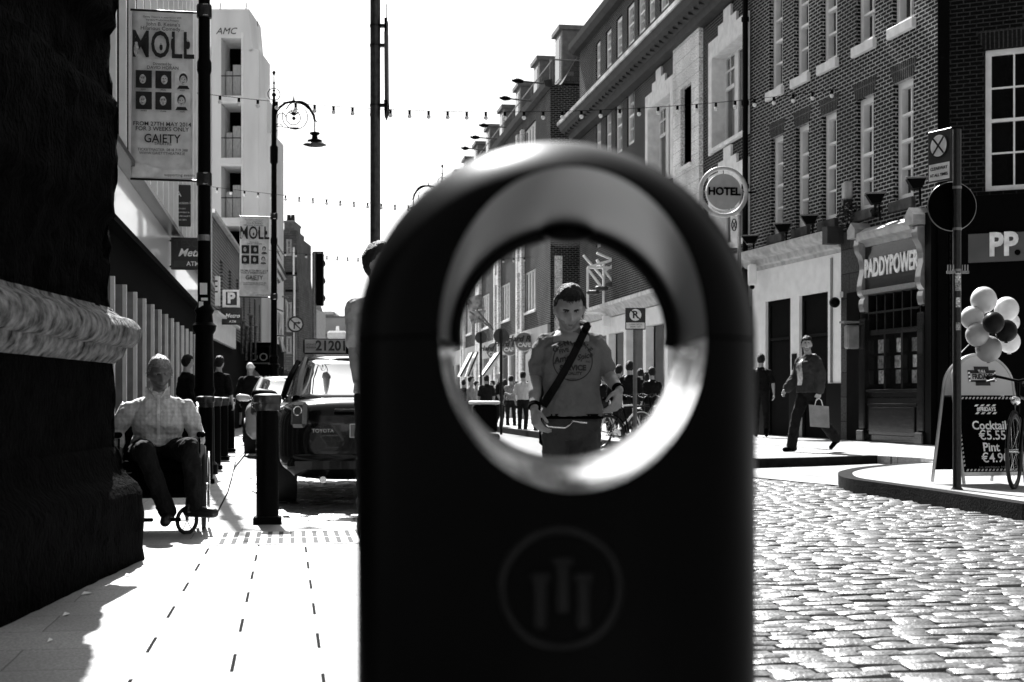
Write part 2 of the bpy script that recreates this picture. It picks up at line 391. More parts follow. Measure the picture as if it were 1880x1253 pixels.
# ================================================================ GROUND
def inpoly(x, y, P):
    c = False; n = len(P)
    for i in range(n):
        x0, y0 = P[i]; x1, y1 = P[i-1]
        if (y0 > y) != (y1 > y) and x < (x1-x0)*(y-y0)/(y1-y0)+x0: c = not c
    return c
FLAG = brickmat('pale_flagstones', .26, .21, .05, bw_=.64, rh=.42, ms=.0035, rough=.55, bump=.35, spec=.5, flat=True)
FLAGR = brickmat('granite_footpath', .36, .30, .06, bw_=.9, rh=.6, ms=.006, rough=.6, bump=.3, flat=True)
SETTBED = brickmat('far_setts', .07, .11, .005, bw_=.17, rh=.11, ms=.016, rough=.35, bump=1, spec=.6, flat=True)
SETT = mat('sett_stone', .075, .40, var=.5, vs=14, bump=.5, bs=60, bd=.010, spec=.7)
g = MB(); g.box((-200, -40, -.5), (200, 400, -.12)); struct(g.build('ground', mat('dark_earth', .05, .9)))
r = MB(); r.box((-1.3, -8, -.11), (9, 160, -.034)); struct(r.build('road', SETTBED))
lp = [(-40, -8), (1.15, -8), (1.15, 10.75), (-.02, 10.85), (-.1, 12.5), (-.55, 16), (-.75, 20), (-.75, 160), (-40, 160)]
p = MB(); p.prism(lp, -.2, 0.002)
DARKJ = mat('open_joint', .004, .95, spec=.05)
for (a, b, par) in (((376, 1020), (290, 1166), 0), ((475, 1002), (432, 1203), 1), ((563, 1020.5), (593, 1244), 0)):
    A, B = G(*a), G(*b); d = (B-A)/(B.y-A.y)
    for k in range(-2, 30):
        y = 3.6+k*.42
        if (k % 2) != par or y > 9.3 or y < 3.4: continue
        c = A+d*(y-A.y); w = .0065
        p.add([(c.x-w, y+.04, .004), (c.x+w, y+.04, .004), (c.x+w+d.x*.34, y+.38, .004), (c.x-w+d.x*.34, y+.38, .004)], [(0, 1, 2, 3)], 1)
# hairline crack running up the pavement
cr = [G(*q) for q in ((400, 940), (418, 905), (425, 880), (432, 850), (448, 832), (458, 822))]
for i in range(len(cr)-1):
    a, b = cr[i], cr[i+1]; p.add([(a.x-.006, a.y, .0045), (a.x+.008, a.y, .0045), (b.x+.01, b.y, .0045), (b.x-.008, b.y, .0045)], [(0, 1, 2, 3)], 1)
struct(p.build('pavement', [FLAG, DARKJ]))
tp = MB(); ta, tb = G(383, 1003), G(660, 976)
x0, x1, y0, y1 = ta.x+.0, 1.05, ta.y, tb.y
tp.box((x0, y0, -.02), (x1, y1, .007)); xx = x0+.06
while xx < x1-.05:
    for rr_ in range(2):
        yy = y0+.03+rr_*(y1-y0)/2
        tp.box((xx, yy, .006), (xx+.03, yy+(y1-y0)/2-.05, .009), 1)
    xx += .075
struct(tp.build('tactile_paving', [mat('pale_tactile', .5, .6, var=.2), mat('tactile_gap', .03, .9)]))

def spline(P, n=8):
    out = []
    for i in range(len(P)-1):
        p0 = P[max(i-1, 0)]; p1 = P[i]; p2 = P[i+1]; p3 = P[min(i+2, len(P)-1)]
        for k in range(n):
            t = k/n
            out.append(tuple(.5*((2*p1[j])+(-p0[j]+p2[j])*t+(2*p0[j]-5*p1[j]+4*p2[j]-p3[j])*t*t+(-p0[j]+3*p1[j]-3*p2[j]+p3[j])*t**3) for j in range(2)))
    out.append(tuple(P[-1])); return out
g2 = lambda a, b: tuple(G(a, b)[:2])
nose = [g2(1700, 866), g2(1640, 870), g2(1580, 877), g2(1548, 884), g2(1541, 891), g2(1556, 900), g2(1620, 911), g2(1700, 924), g2(1880, 955)]
e1 = g2(1880, 955)
rp = [(6.24, 160), g2(1380, 860), g2(1500, 856.5), g2(1610, 852), g2(1690, 857), g2(1730, 862)] + spline(nose)+[(7.0, 6.2), (30, 3), (30, 160)]
fp = MB(); fp.prism(rp, -.1, .12)
struct(fp.build('footpath', FLAGR))
# kerb stones : darker band along the edge of the footpath
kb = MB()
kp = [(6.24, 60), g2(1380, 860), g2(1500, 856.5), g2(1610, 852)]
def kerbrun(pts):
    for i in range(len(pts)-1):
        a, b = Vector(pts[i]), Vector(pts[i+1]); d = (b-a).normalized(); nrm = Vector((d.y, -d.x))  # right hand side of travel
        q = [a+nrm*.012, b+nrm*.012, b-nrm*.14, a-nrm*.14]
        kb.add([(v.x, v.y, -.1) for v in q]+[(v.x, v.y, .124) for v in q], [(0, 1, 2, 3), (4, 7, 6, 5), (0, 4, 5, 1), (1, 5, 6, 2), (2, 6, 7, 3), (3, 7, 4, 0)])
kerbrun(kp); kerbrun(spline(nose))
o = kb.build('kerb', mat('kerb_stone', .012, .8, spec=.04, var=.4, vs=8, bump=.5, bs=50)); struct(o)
cw = [g2(1180, 868), g2(1380, 861.5), g2(1500, 857.5), g2(1610, 853), g2(1700, 858), g2(1720, 864), g2(1640, 871), g2(1580, 878), g2(1546, 886), g2(1545, 893), g2(1380, 877), g2(1200, 873)]
cwm = MB(); cwm.prism(cw, -.06, .006); struct(cwm.build('crossing', FLAGR))
# individual setts
random.seed(3); V = []; Fc = []
def setts(xa, xb, ya, yb):
    y = ya
    while y < yb:
        d = random.uniform(.085, .105); x = xa-random.random()*.2
        while x < xb:
            w = random.uniform(.12, .23)
            cx, cy = x+w/2, y+d/2
            vis = abs(cx-0.155*cy) < .46*cy+.8
            if vis and not inpoly(cx, cy, rp) and not inpoly(cx, cy, cw) and not inpoly(cx, cy, lp):
                h = random.gauss(0, .0032)-.004; tx, ty = random.gauss(0, .02), random.gauss(0, .028); ra = random.gauss(0, .03)
                o = len(V); hw, hd = w/2-.0035, d/2-.0105
                for (q, zz) in ((1.0, -.034), (.985, -.018), (.93, -.006), (.70, .0004)):
                    for (sx, sy) in ((-1, -1), (0, -1.05), (1, -1), (1.03, 0), (1, 1), (0, 1.05), (-1, 1), (-1.03, 0)):
                        lx = sx*(hw-(1-q)*.02 if q > .9 else hw-.014); ly = sy*(hd-(1-q)*.05 if q > .9 else hd-.024)
                        lx += random.gauss(0, .0022); ly += random.gauss(0, .0025)
                        px_, py_ = lx*cos(ra)-ly*sin(ra), lx*sin(ra)+ly*cos(ra)
                        V.append((cx+px_, cy+py_, zz+h+(tx*lx+ty*ly if zz > -.03 else 0)+(random.gauss(0, .0012) if zz > -.01 else 0)))
                V.append((cx, cy, .0015+h+random.gauss(0, .001)))
                for k in range(3):
                    for i in range(8): j = (i+1) % 8; Fc.append((o+k*8+i, o+k*8+j, o+k*8+8+j, o+k*8+8+i))
                for i in range(8): Fc.append((o+24+i, o+24+(i+1) % 8, o+32))
            x += w
        y += d
setts(1.15, 6.4, 3.3, 19.5); setts(-.6, 1.15, 10.8, 17.5)
me = bpy.data.meshes.new('setts'); me.from_pydata(V, [], Fc); me.materials.append(SETT)
me.polygons.foreach_set('use_smooth', [True]*len(Fc)); me.set_sharp_from_angle(angle=radians(50))
o = bpy.data.objects.new('cobbled_road', me); COL.objects.link(o); struct(o)

# ================================================================ STONE PIER (foreground left)
t = thing('stone_pier', 'near black rough stone pier with a worn rounded moulding, beside the man in the wheelchair', 'stone pier', (-2.2, 8, 0))
def pier(name, prof, m, a=.0, n=70, rough=.012, smooth=True, extra=()):
    # profile (outward offset, z) swept along the face that runs away from the camera and round its far corner
    P = [Vector((-1.35, 2.2)), Vector(G(74, 1119)[:2]), Vector(G(262, 1029)[:2])]
    d0 = (P[2]-P[1]).normalized(); P[0] = P[1]-d0*4.3
    d1 = Vector((-d0.y, d0.x))   # away to the left
    path = []
    L0 = (P[2]-P[0]).length
    for i in range(n+1): path.append((P[0]+d0*(L0*i/n), 0))
    mb = MB(); k = len(prof); rows = []
    for i in range(n+1):
        base = P[0]+d0*(L0*i/n); nr = Vector((d0.y, -d0.x)); row = []
        for (o_, z) in prof:
            w = base+nr*o_
            if i == n: w = P[2]+nr*o_+d0*(o_)      # mitre
            nz = noise.noise(Vector((w.x*9, w.y*9, z*9)))*rough+noise.noise(Vector((w.x*30, w.y*30, z*30)))*rough*.5
            row.append(Vector((w.x+nr.x*nz+d0.x*nz*(i == n), w.y+nr.y*nz+d0.y*nz*(i == n), z)))
        rows.append(row)
    row = []
    for (o_, z) in prof:
        w = P[2]+d0*o_+d1*4; row.append(Vector((w.x, w.y, z)))
    rows.append(row)
    vs = [v-t.location for r_ in rows for v in r_]; fs = []
    for i in range(len(rows)-1):
        for j in range(k-1): fs.append((i*k+j, (i+1)*k+j, (i+1)*k+j+1, i*k+j+1))
    mb.add(vs, fs); return mb.build(name, m, t, smooth='all' if smooth else False)
def dens(P, h=.03):
    out = []
    for i in range(len(P)-1):
        a, b = P[i], P[i+1]; n = max(1, int(hypot(b[0]-a[0], b[1]-a[1])/h))
        for k in range(n): out.append((a[0]+(b[0]-a[0])*k/n, a[1]+(b[1]-a[1])*k/n))
    out.append(P[-1]); return out
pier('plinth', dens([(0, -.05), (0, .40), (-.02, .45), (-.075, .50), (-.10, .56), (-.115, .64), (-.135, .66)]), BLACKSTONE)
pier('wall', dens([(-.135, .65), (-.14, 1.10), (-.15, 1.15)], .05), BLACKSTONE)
tor = [(-.14, 1.13), (-.10, 1.17), (-.085, 1.20)]+[(-.07+.065*cos(a), 1.305+.085*sin(a)) for a in [radians(-100+k*17) for k in range(13)]]+[(-.09, 1.392), (-.15, 1.43), (-.16, 1.45)]
pier('moulding', tor, TORUS, n=110, rough=.010)
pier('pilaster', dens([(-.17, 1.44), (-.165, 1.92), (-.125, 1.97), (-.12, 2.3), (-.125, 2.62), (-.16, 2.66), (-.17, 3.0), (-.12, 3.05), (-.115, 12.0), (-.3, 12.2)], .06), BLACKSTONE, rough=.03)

# ================================================================ LEFT SIDE SHOPS
def facade(name, label, cat, O, P2, group=None):
    t = thing(name, label, cat, (O[0], O[1], 0), atan2(P2[1]-O[1], P2[0]-O[0]), group)
    return t, Wall(O, P2, t)
# L1 : long modern block, white fascia, deep dark canopy, row of pilasters
t, w = facade('shop_building', 'modern block with white vertical fins and a long dark canopy behind the wheelchair man', 'building', (-2.1, 9.5), (-2.1, 37.5))
mb = MB(); mb.box((0, -.02, 3.15), (28, .25, 3.82)); w.part(mb, 'fascia', mat('white_fascia', .94, .22, var=.03, vs=.5, coat=.6))
mb = MB(); mb.box((0, -.06, 3.06), (28, 1.2, 3.147)); mb.box((0, .1, 2.42), (28, .3, 3.05)); w.part(mb, 'canopy', BLACKM)
mb = MB(); mb.box((0, -.215, 3.825), (28, .05, 3.90)); w.part(mb, 'fascia_ledge', DARKM)
for i in range(22):
    u = .5+i*1.27
    mb = MB(); mb.box((u, .02, 0), (u+.26, .3, 2.418)); mb.box((u+.0, -.03, 0), (u+.08, .019, 2.418), 1); w.part(mb, 'pilaster', [mat('grey_pilaster', .22, .6), WHITE])
mb = MB(); w.mesh(mb, 0, 28, 0, 2.4, y=.36); w.part(mb, 'shop_window', mat('grey_shop_panel', .12, .5, var=.1, vs=1))
mb = MB(); w.mesh(mb, 0, 28, 3.83, 9.8, y=.06, holes=[(1+i*1.0, 4.4+j*2.9, 1.7+i*1.0, 6.4+j*2.9) for i in range(26) for j in range(2)], rev=.15)
w.shell(mb, 0, 28, 0.02, 9.8); w.part(mb, 'wall', mat('pale_render', .7, .7, var=.15, vs=2, stretch=(1, 1, .2)))
for i in range(26):
    for j in range(2): w.window(1+i*1.0, 4.4+j*2.9, 1.7+i*1.0, 6.4+j*2.9, rev=.2, cols=1, rows=2, fw=.05)
for i in range(27):
    mb = MB(); mb.box((.8+i*1.0, -.20, 3.905), (.92+i*1.0, -.12, 9.75)); mb.box((.82+i*1.0, -.12, 3.905), (.9+i*1.0, -.07, 9.75), 1); mb.box((.8+i*1.0, -.07, 3.905), (.92+i*1.0, .055, 9.75), 2*(i%3 > 0)); w.part(mb, 'fin', [WHITE, BLACK, mat('grey_fin', .35, .6)])
# L2 : brick building with side lane and shop signs
a = (-2.07, 38.8); b = (-1.18, 63.0)
t, w = facade('brick_building', 'low pale brick building behind the parking sign, its top edge falling towards the tattoo shop', 'building', a, b)
BRICKP = brickmat('pale_brick', .22, .3, .05, bw_=.3, rh=.1, ms=.02)
hz = [(3+i*3.2, 3.4, 3.9+i*3.2, 5.0) for i in range(7)]
mb = MB(); w.mesh(mb, 0, w.L, 2.9, 5.95, holes=hz); w.shell(mb, 0, w.L, .02, 5.95, 3); w.part(mb, 'wall', BRICKP)
for h in hz: w.window(h[0], h[1], h[2], h[3], rev=.16, cols=1, rows=2, sill=CONC)
mb = MB(); mb.box((-1.3, -.05, 0), (w.L, .1, 2.9)); w.part(mb, 'shopfront', BLACKM)
mb = MB(); mb.box((-1.2, -.16, 2.55), (7, -.06, 3.2)); mb.box((-1.2, -.3, 3.2), (7, 0, 3.26)); w.part(mb, 'fascia', WHITE)
mb = MB(); mb.box((0, -.12, 5.95), (w.L, .3, 6.05)); w.part(mb, 'parapet', CONC)
# concrete tower with open balconies (front looks down the street)
A_, B_ = WP(386, 700, 64), WP(501, 700, 64)
t, w = facade('concrete_tower', 'stepped grey concrete tower with dark open balconies left of the ornate street lamp', 'building', A_[:2], B_[:2])
U = lambda px: w.u(px)
Z = lambda py: w.z(440, py)
hol = [(U(406), Z(b), U(443), Z(a)) for a, b in ((70, 176), (190, 290), (305, 400), (415, 520), (535, 640))]
mb = MB(); w.mesh(mb, U(386), U(458), .02, Z(17), holes=hol, rev=2.0)
mb.box((U(386), 2.0, .02), (U(458), 2.2, Z(17)), 1)
u = U(458); mb.box((u, .0, .02), (U(475), 3, Z(90))); mb.box((U(475), 0.02, .02), (U(490), 3, Z(180))); mb.box((U(490), .04, .02), (U(501), 3, Z(245)))
mb.prism([(u-.02, Z(17)), (u-.02, Z(95)), (U(464), Z(95)), (U(461), Z(60))], .0, 3, 0, 'y')
mb.box((U(386), .05, Z(17)-.3), (U(386)+.1, 8, Z(17))); w.part(mb, 'wall', [mat('pale_concrete', .8, .8, var=.12, vs=1.0, bump=.4, bs=15, stretch=(1, 1, .25)), BLACKM])
for a, b, c, d in hol:
    mb = MB(); mb.bbox((a-.02, -.06, b-.28), (c+.02, .5, b-.002), .02); w.part(mb, 'balcony_slab', mat('pale_concrete', .8))
    mb = MB(); mb.box((a+.05, .9, b+.01), (a+.32, 1.0, b+1.3)); mb.box((a+.35, .92, b+.01), (a+.7, 1.0, b+1.6)); w.part(mb, 'balcony_screen', mat('ribbed_screen', .5, .6, stretch=(8, 1, 1)))
    mb = MB(); mb.tube([(a, .05, b+.9), (c, .05, b+.9)], .025, 6); w.part(mb, 'railing', DARKM)
mb = MB(); mb.box((U(443), -.03, Z(640)), (U(447), -.002, Z(60))); w.part(mb, 'edge_strip', WHITE)
for px in (400, 448):
    mb = MB(); mb.cyl((U(px), .5, Z(17)), (U(px), .5, Z(0)), .03, n=6); w.part(mb, 'aerial', DARKM)
text('AMC', .42, t, (U(415), -.012, Z(58)), mat('faded_spray_paint', .05, .8), rot=(pi/2, 0, 0), ext=.004, shear=.3, name='graffiti')
# tattoo shop : dark awning across the pavement end
A_, B_ = WP(383, 700, 52), WP(497, 700, 52)
t, w = facade('tattoo_shop', 'dark tattoo shop front with a lettered awning and a painted arch below it', 'shop', A_[:2], B_[:2])
z1, z0 = w.z(440, 634), w.z(440, 668)
mb = MB(); mb.prism([(0, z0), (-0.35, z0+.02), (-.35, z1-.1), (-.25, z1), (0, z1)], 0, w.L, 0, 'x'); w.part(mb, 'awning', BLACKM)
mb = MB(); mb.box((0, -.38, z0-.02), (w.L, -.30, z0+.03)); w.part(mb, 'awning_bar', GREYM)
for i in range(9):
    mb = MB(); mb.box((w.L-.6+i*.1, .02, z0-.02-i*.05), (w.L+.1+i*.1, .2, z0+.01-i*.05)); w.part(mb, 'awning_slat', DARKM)
mb = MB(); mb.box((-.3, .01, 0), (w.L, 3, z1+.1)); w.part(mb, 'wall', INTERIOR)
text('TATTOO', .40, t, (w.u(450), -.36, w.z(440, 657)), mat('dull_letter', .4, .6), ext=.006, space=1.15)
mb = MB(); arc = []
for k in range(13):
    a = radians(160-k*11.6); arc.append((cos(a), sin(a)))
cx, cz = w.u(442), w.z(440, 702)
poly = [(cx+.75*c, cz+.62*s) for c, s in arc]+[(cx+.5*c, cz+.30*s) for c, s in reversed(arc)]
mb.prism(poly, -.05, -.01, 0, 'y'); w.part(mb, 'arch_sign', mat('worn_arch', .5, .7, var=.6, vs=9))
mb = MB()
for k in range(3):
    mb.ball((cx-.25+k*.25, -.04, cz-.1), (.1, .03, .16), 8, 6)
w.part(mb, 'ornament', mat('dull_ornament', .06, .6))
# brown building with tall chimney
A_, B_ = WP(500, 700, 85), WP(549, 700, 85)
t, w = facade('chimney_building', 'narrow brown end wall with a tall twin potted chimney behind the second street lamp', 'building', A_[:2], B_[:2])
z = lambda y: w.z(520, y); u = w.u
mb = MB(); mb.box((u(498), 0, 0), (u(545), 6, z(432))); mb.box((u(520), -.1, z(432)), (u(545), 3, z(424))); mb.box((u(497), .02, z(432)), (u(519), 6, z(430)))
mb.prism([(u(545), 0), (u(549), 0), (u(549), z(530)), (u(545), z(500))], 0, 6, 0, 'y'); w.part(mb, 'wall', brickmat('brown_brick', .10, .15, .08, bw_=.4, rh=.14, ms=.02))
mb = MB(); mb.box((u(521), .1, z(430)), (u(540), 2.6, z(408))); mb.bbox((u(519.5), 0, z(426)), (u(541), 2.8, z(421)), .05); mb.bbox((u(520), 0, z(410)), (u(541), 2.8, z(405)), .05); w.part(mb, 'chimney', mat('chimney_render', .14, .8))
for px in (525.5, 533):
    mb = MB(); mb.cyl((u(px), 1, z(406)), (u(px), 1, z(391)), .14, .11, 10); w.part(mb, 'chimney_pot', DARKM)
mb = MB()
mb.bbox((u(525), -.15, z(505)), (u(546), .02, z(500)), .03); w.part(mb, 'string_course', BLACK); mb = MB(); mb.box((u(524), -.08, z(536)), (u(546), -.003, z(533)))
w.part(mb, 'string_course', BLACK)
for a, b, c, d in ((526, 536, 470, 440), (526, 536, 610, 555), (526, 536, 650, 618), (508, 519, 470, 448)):
    w.window(u(a), z(c), u(b), z(d), rev=-.02, cols=2, rows=2, fw=.12, frame=mat('window_grey', .3, .6))
mb = MB(); mb.box((u(538.5), -.2, z(505)), (u(541.5), -.02, z(455))); mb.box((u(540), -.25, 0), (u(543), -.03, z(508))); w.part(mb, 'quoin', STONEP)
# mansard roofed building
A_, B_ = WP(545, 700, 120), WP(575, 700, 120)
t, w = facade('mansard_building', 'far building with a steep slate mansard roof and ridge cresting', 'building', A_[:2], B_[:2])
z = lambda y: w.z(560, y); u = w.u
mb = MB(); mb.box((u(545), 0, 0), (u(575), 8, z(566))); w.part(mb, 'wall', mat('far_render', .3, .8))
mb = MB(); mb.prism([(u(545), z(566)), (u(573), z(566)), (u(565), z(538)), (u(545), z(538))], 0, 7, 0, 'y'); w.part(mb, 'roof', SLATE)
for px in range(548, 566, 3):
    mb = MB(); mb.cyl((u(px), .2, z(538)), (u(px), .2, z(534.5)), .06, .02, 6); w.part(mb, 'finial', DARKM)
# unseen brick block added behind the camera to darken fill light and reflections
t, w = facade('rear_fill_blocker', 'tall dark brick block added unseen behind the camera to cut fill light', 'building', (26, -7.0), (-26, -7.0))
hr_ = [(2+i*3, 1.0+j*3.6, 3.3+i*3, 3.2+j*3.6) for i in range(16) for j in range(4)]
mb = MB(); w.mesh(mb, 0, w.L, -.1, 15.4, holes=hr_, rev=.2); w.shell(mb, 0, w.L, -.1, 15.4, 5); w.part(mb, 'wall', BRICK_A)
for h in hr_:
    if h[0] > 12 and h[0] < 40 and h[1] < 8: w.window(*h[:4], rev=.18)
# building closing the street
A_, B_ = WP(540, 700, 150), WP(905, 700, 150)
t, w = facade('end_building', 'long plain grey building closing the far end of the street', 'building', A_[:2], B_[:2])
z = lambda y: w.z(600, y); u = w.u
hl = [(u(px), z(706), u(px+12), z(692)) for px in range(585, 880, 18)]
mb = MB(); w.mesh(mb, u(540), u(905), 0, z(583), holes=hl, rev=.3); w.shell(mb, u(540), u(905), 0, z(583), 10); w.part(mb, 'wall', mat('grey_far_render', .32, .85, var=.12, vs=.5))
mb = MB(); mb.box((u(560), -.3, z(618)), (u(905), -.003, z(614))); mb.box((u(540), -.2, z(584)), (u(905), .4, z(581))); w.part(mb, 'cornice', mat('far_trim', .12, .7))
for h in hl: w.window(*h[:4], rev=.35, cols=2, rows=1, fw=.12, mw=.1)
mb = MB(); mb.ball((u(590), 4, z(583)), (1.6, 1, 1.0), 16, 8); mb.bbox((u(582), 2, z(582)), (u(613), 5, z(570)), .3); w.part(mb, 'roof_plant', mat('roof_plant_grey', .2, .7))
mb = MB()
for px in (596, 624): mb.cyl((u(px), -2, z(614)), (u(px), -2, z(601)), .2, .15, 10)
mb.bbox((u(607), -3, z(625)), (u(640), -1, z(610)), .2); w.part(mb, 'cowl', WHITE)
mb = MB(); mb.box((u(540), -.5, 0), (u(905), -.003, z(708))); w.part(mb, 'shopfront', mat('far_shop', .12, .6, var=.6, vs=.8))

# ================================================================ RIGHT SIDE : brick corner building
pa = WP(1380, 797.5, F*.8/61.5)[:2]; pb = WP(1620, 811.5, F*.8/75.5)[:2]
da = (Vector(pb)-Vector(pa)).normalized()
kk = Wall(pa, pb, thing('tmp', 'x', 'x')); cu = kk.u(1722); bpy.data.objects.remove(kk.root)
pc = Vector(pa)+da*cu
t, w = facade('corner_building', 'dark brick corner building with white sash windows over a white shopfront and betting shop', 'building', pa, pc)
RA = t; WA = w
u = w.u
low = [(1416, 1438, 251, 415), (1461, 1485, 231, 416), (1509, 1536, 207, 408), (1572, 1604, 170, 398), (1641, 1677, 134, 378)]
up = [(1413, 1437, -40, 150), (1459, 1485, -60, 118), (1508, 1537, -90, 88), (1572, 1606, -130, 48), (1638, 1678, -170, 10)]
zl0, zl1 = 4.72, 6.98; zu0, zu1 = 8.05, 10.3
hol = []
for (a, b, c, d) in low: hol.append((u(a), zl0, u(b), zl1))
for (a, b, c, d) in up: hol.append((u(a), zu0, u(b), zu1))
hol += [(h[0], 11.4, h[2], 13) for h in hol[:5]]
LL = w.L
mb = MB(); w.mesh(mb, 0, LL, 4.36, 14.5, holes=hol, rev=.26); w.shell(mb, 0, LL, .02, 14.5, 7); w.part(mb, 'wall', BRICK_A)
for i, h in enumerate(hol): w.window(*h, rev=.24, cols=2, rows=4, fw=.12, mw=.045, deep=.14, sill=(mat('dark_sill', .06, .8, var=.5) if i < 5 else STONEP), sillh=.2, sillp=.09)
SOLD = brickmat('soldier_brick', .012, .03, .12, bw_=.075, rh=.24, ms=.012, offs=0)
for h in hol:
    mb = MB(); mb.prism([(h[0]-.02, h[3]+.002), (h[2]+.02, h[3]+.002), (h[2]+.14, h[3]+.33), (h[0]-.14, h[3]+.33)], -.006, .03, 0, 'y'); w.part(mb, 'lintel', SOLD)
# cornice above the white shopfront  (px 1385..1553)
uc = u(1553)
mb = MB(); profile(mb, [(.1, 3.98), (-.06, 3.98), (-.08, 4.05), (-.16, 4.08), (-.20, 4.2), (-.34, 4.26), (-.40, 4.36), (-.40, 4.42), (-.1, 4.5), (.1, 4.5)], -.4, uc); w.part(mb, 'cornice', mat('grey_white_cornice', .42, .6, var=.3, vs=5))
mb = MB(); mb.box((uc-.12, -.47, 4.12), (uc+.12, .1, 4.47)); w.part(mb, 'cornice_end', CORN)
zt = w.z(1450, 520); zb = w.z(1520, 698)
hs = [(u(1409), -.1, u(1455), 3.22), (u(1471), -.1, u(1524), 3.22)]
mb = MB(); w.mesh(mb, .15, uc, 0.9, 3.975, holes=hs, rev=.07, y=-.05)
o = w.part(mb, 'shop_surround', WHITE)
for a, b in ((.15, hs[0][0]-.003), (hs[0][2]+.003, hs[1][0]-.003), (hs[1][2]+.003, uc-.02)):
    mb = MB(); mb.box((a, -.09, 0), (b, .1, 1.28)); w.part(mb, 'shop_base', BLACK)
mb = MB(); mb.box((u(1530), -.075, 1.3), (u(1533), -.052, 3.9)); w.part(mb, 'downpipe', GREYM)
mb = MB(); mb.box((.1, .03, 0.01), (uc, .05, 3.96)); w.part(mb, 'doorway', INTERIOR)
for k, (a, b, c, d) in enumerate(hs):
    mb = MB(); mb.box((a+.1, .0, .02), (a+.16, .029, 3.1)); mb.box((c-.16, .0, .02), (c-.1, .029, 3.1)); mb.box((a+.161, .0, 2.3), (c-.161, .028, 2.36)); w.part(mb, 'door_frame', BLACK)
mb = MB(); mb.box((u(1459), -.075, w.z(1460, 680)), (u(1467), -.052, w.z(1460, 650))); w.part(mb, 'notice', BLACK)
# dark stone pier between the shops, small lamp
mb = MB(); mb.bbox((uc+.01, -.12, 0), (u(1589), .1, 4.35), .01); w.part(mb, 'stone_pier', brickmat('dark_granite', .04, .06, .01, bw_=.8, rh=.5, ms=.01))
mb = MB(); mb.box((u(1566), -.14, 0), (u(1589), -.121, 3.1)); w.part(mb, 'doorway', INTERIOR)
mb = MB(); mb.box((u(1552), -.2, w.z(1553, 547)), (u(1558), -.121, w.z(1553, 537))); mb.ball((u(1553), -.25, w.z(1553, 556)), .11, 12, 8, 1); w.part(mb, 'lamp', [WHITE, BLACK])
# betting shop front
p0, p1 = u(1590), u(1712)
mb = MB(); profile(mb, [(.1, 3.95), (-.12, 3.95), (-.15, 4.02), (-.3, 4.06), (-.36, 4.15), (-.36, 4.2), (-.12, 4.32), (.1, 4.32)], p0+.2, p1-.25); w.part(mb, 'shop_cornice', mat('grey_shop_cornice', .30, .4, var=.3))
zf0, zf1 = w.z(1650, 505), w.z(1650, 447)
mb = MB(); mb.box((p0+.2, -.12, 3.1), (p1-.25, .1, 3.945)); w.part(mb, 'fascia', WOODP)
mb = MB(); mb.box((p0+.2, -.2, 3.0), (p1-.25, .1, 3.095)); w.part(mb, 'fascia_rail', GREYM)
text('PADDYPOWER', .50, RA, ((p0+p1)/2-.03, -.135, 3.5), mat('white_letter', .85, .5), ext=.012, bold=.012, sx=.62).matrix_basis = w.M @ Matrix.Translation(((p0+p1)/2-.03, -.135, 3.5)) @ Matrix.Rotation(pi/2, 4, 'X')
for uu in (p0+.1, p1-.17):
    mb = MB(); prof = [(y_*.62, z_) for y_, z_ in [(-.02, 2.65), (-.22, 2.68), (-.27, 2.8), (-.25, 2.90), (-.20, 2.95), (-.30, 3.02), (-.34, 3.12), (-.30, 3.3), (-.24, 3.45), (-.24, 3.6), (-.3, 3.75), (-.40, 3.85), (-.44, 3.98), (-.42, 4.1), (-.02, 4.12)]]
    mb.prism(prof, uu-.1, uu+.1, 0, 'x'); w.part(mb, 'bracket', mat('glossy_grey_bracket', .22, .15, coat=.6), smooth=True)
    mb = MB(); mb.prism([(uu-.16, 4.125), (uu+.16, 4.125), (uu+.16, 4.3), (uu, 4.44), (uu-.16, 4.3)], -.38, -.0, 0, 'y'); w.part(mb, 'bracket_cap', mat('grey_shop_cornice', .4))
    mb = MB(); mb.bbox((uu-.12, -.16, .35), (uu+.12, .1, 2.54), .02); mb.bbox((uu-.15, -.2, 0), (uu+.15, .1, .34), .02); w.part(mb, 'pilaster', WOODP)
a, b = p0+.24, p1-.31
mb = MB()
mb.box((a, -.06, .98), (b, .1, 1.08)); mb.bbox((a, -.14, 1.08), (b, .1, 1.14), .01)
for i in range(4): x = a+(b-a)*i/3; mb.box((x-.035, -.08, 1.141), (x+.035, .1, 2.2))
mb.box((a, -.08, 2.2), (b, .1, 2.3))
for i in range(7): x = a+(b-a)*i/6; mb.box((x-.018, -.07, 2.301), (x+.018, .1, 2.99))
mb.box((a, -.075, 2.62), (b, .1, 2.66)); w.part(mb, 'window', WOODP)
for k in range(7):
    x = a+(b-a)*(k+.5)/7.0
mb = MB(); mb.box((a, .09, 1.14), (b, .11, 2.99)); w.part(mb, 'pane', GLASSD)
random.seed(12)
for k in range(3):
    x = a+(b-a)*(k+.5)/3.0-.12
    for j in range(3):
        mb = MB(); mb.box((x-.12+random.random()*.1, .075, 1.25+j*.3), (x+.2+random.random()*.08, .085, 1.48+j*.3+random.random()*.05)); w.part(mb, 'poster', mat('window_poster_%d' % ((k+j) % 3), (.3, .12, .2)[(k+j) % 3], .5, var=.9, vs=18))
mb = MB(); mb.bbox((a, -.1, .12), (b, .1, .975), .01); mb.bbox((a+.12, -.13, .25), (b-.12, -.102, .80), .012); mb.box((a, -.16, .0), (b, .1, .13)); mb.bbox((a+.05, -.13, .82), (b-.05, -.102, .87), .01); w.part(mb, 'stall_riser', WOODP)
mb = MB(); mb.box((p1-.02, -.14, 0), (LL, .1, 4.33)); w.part(mb, 'corner_pilaster', BLACK)
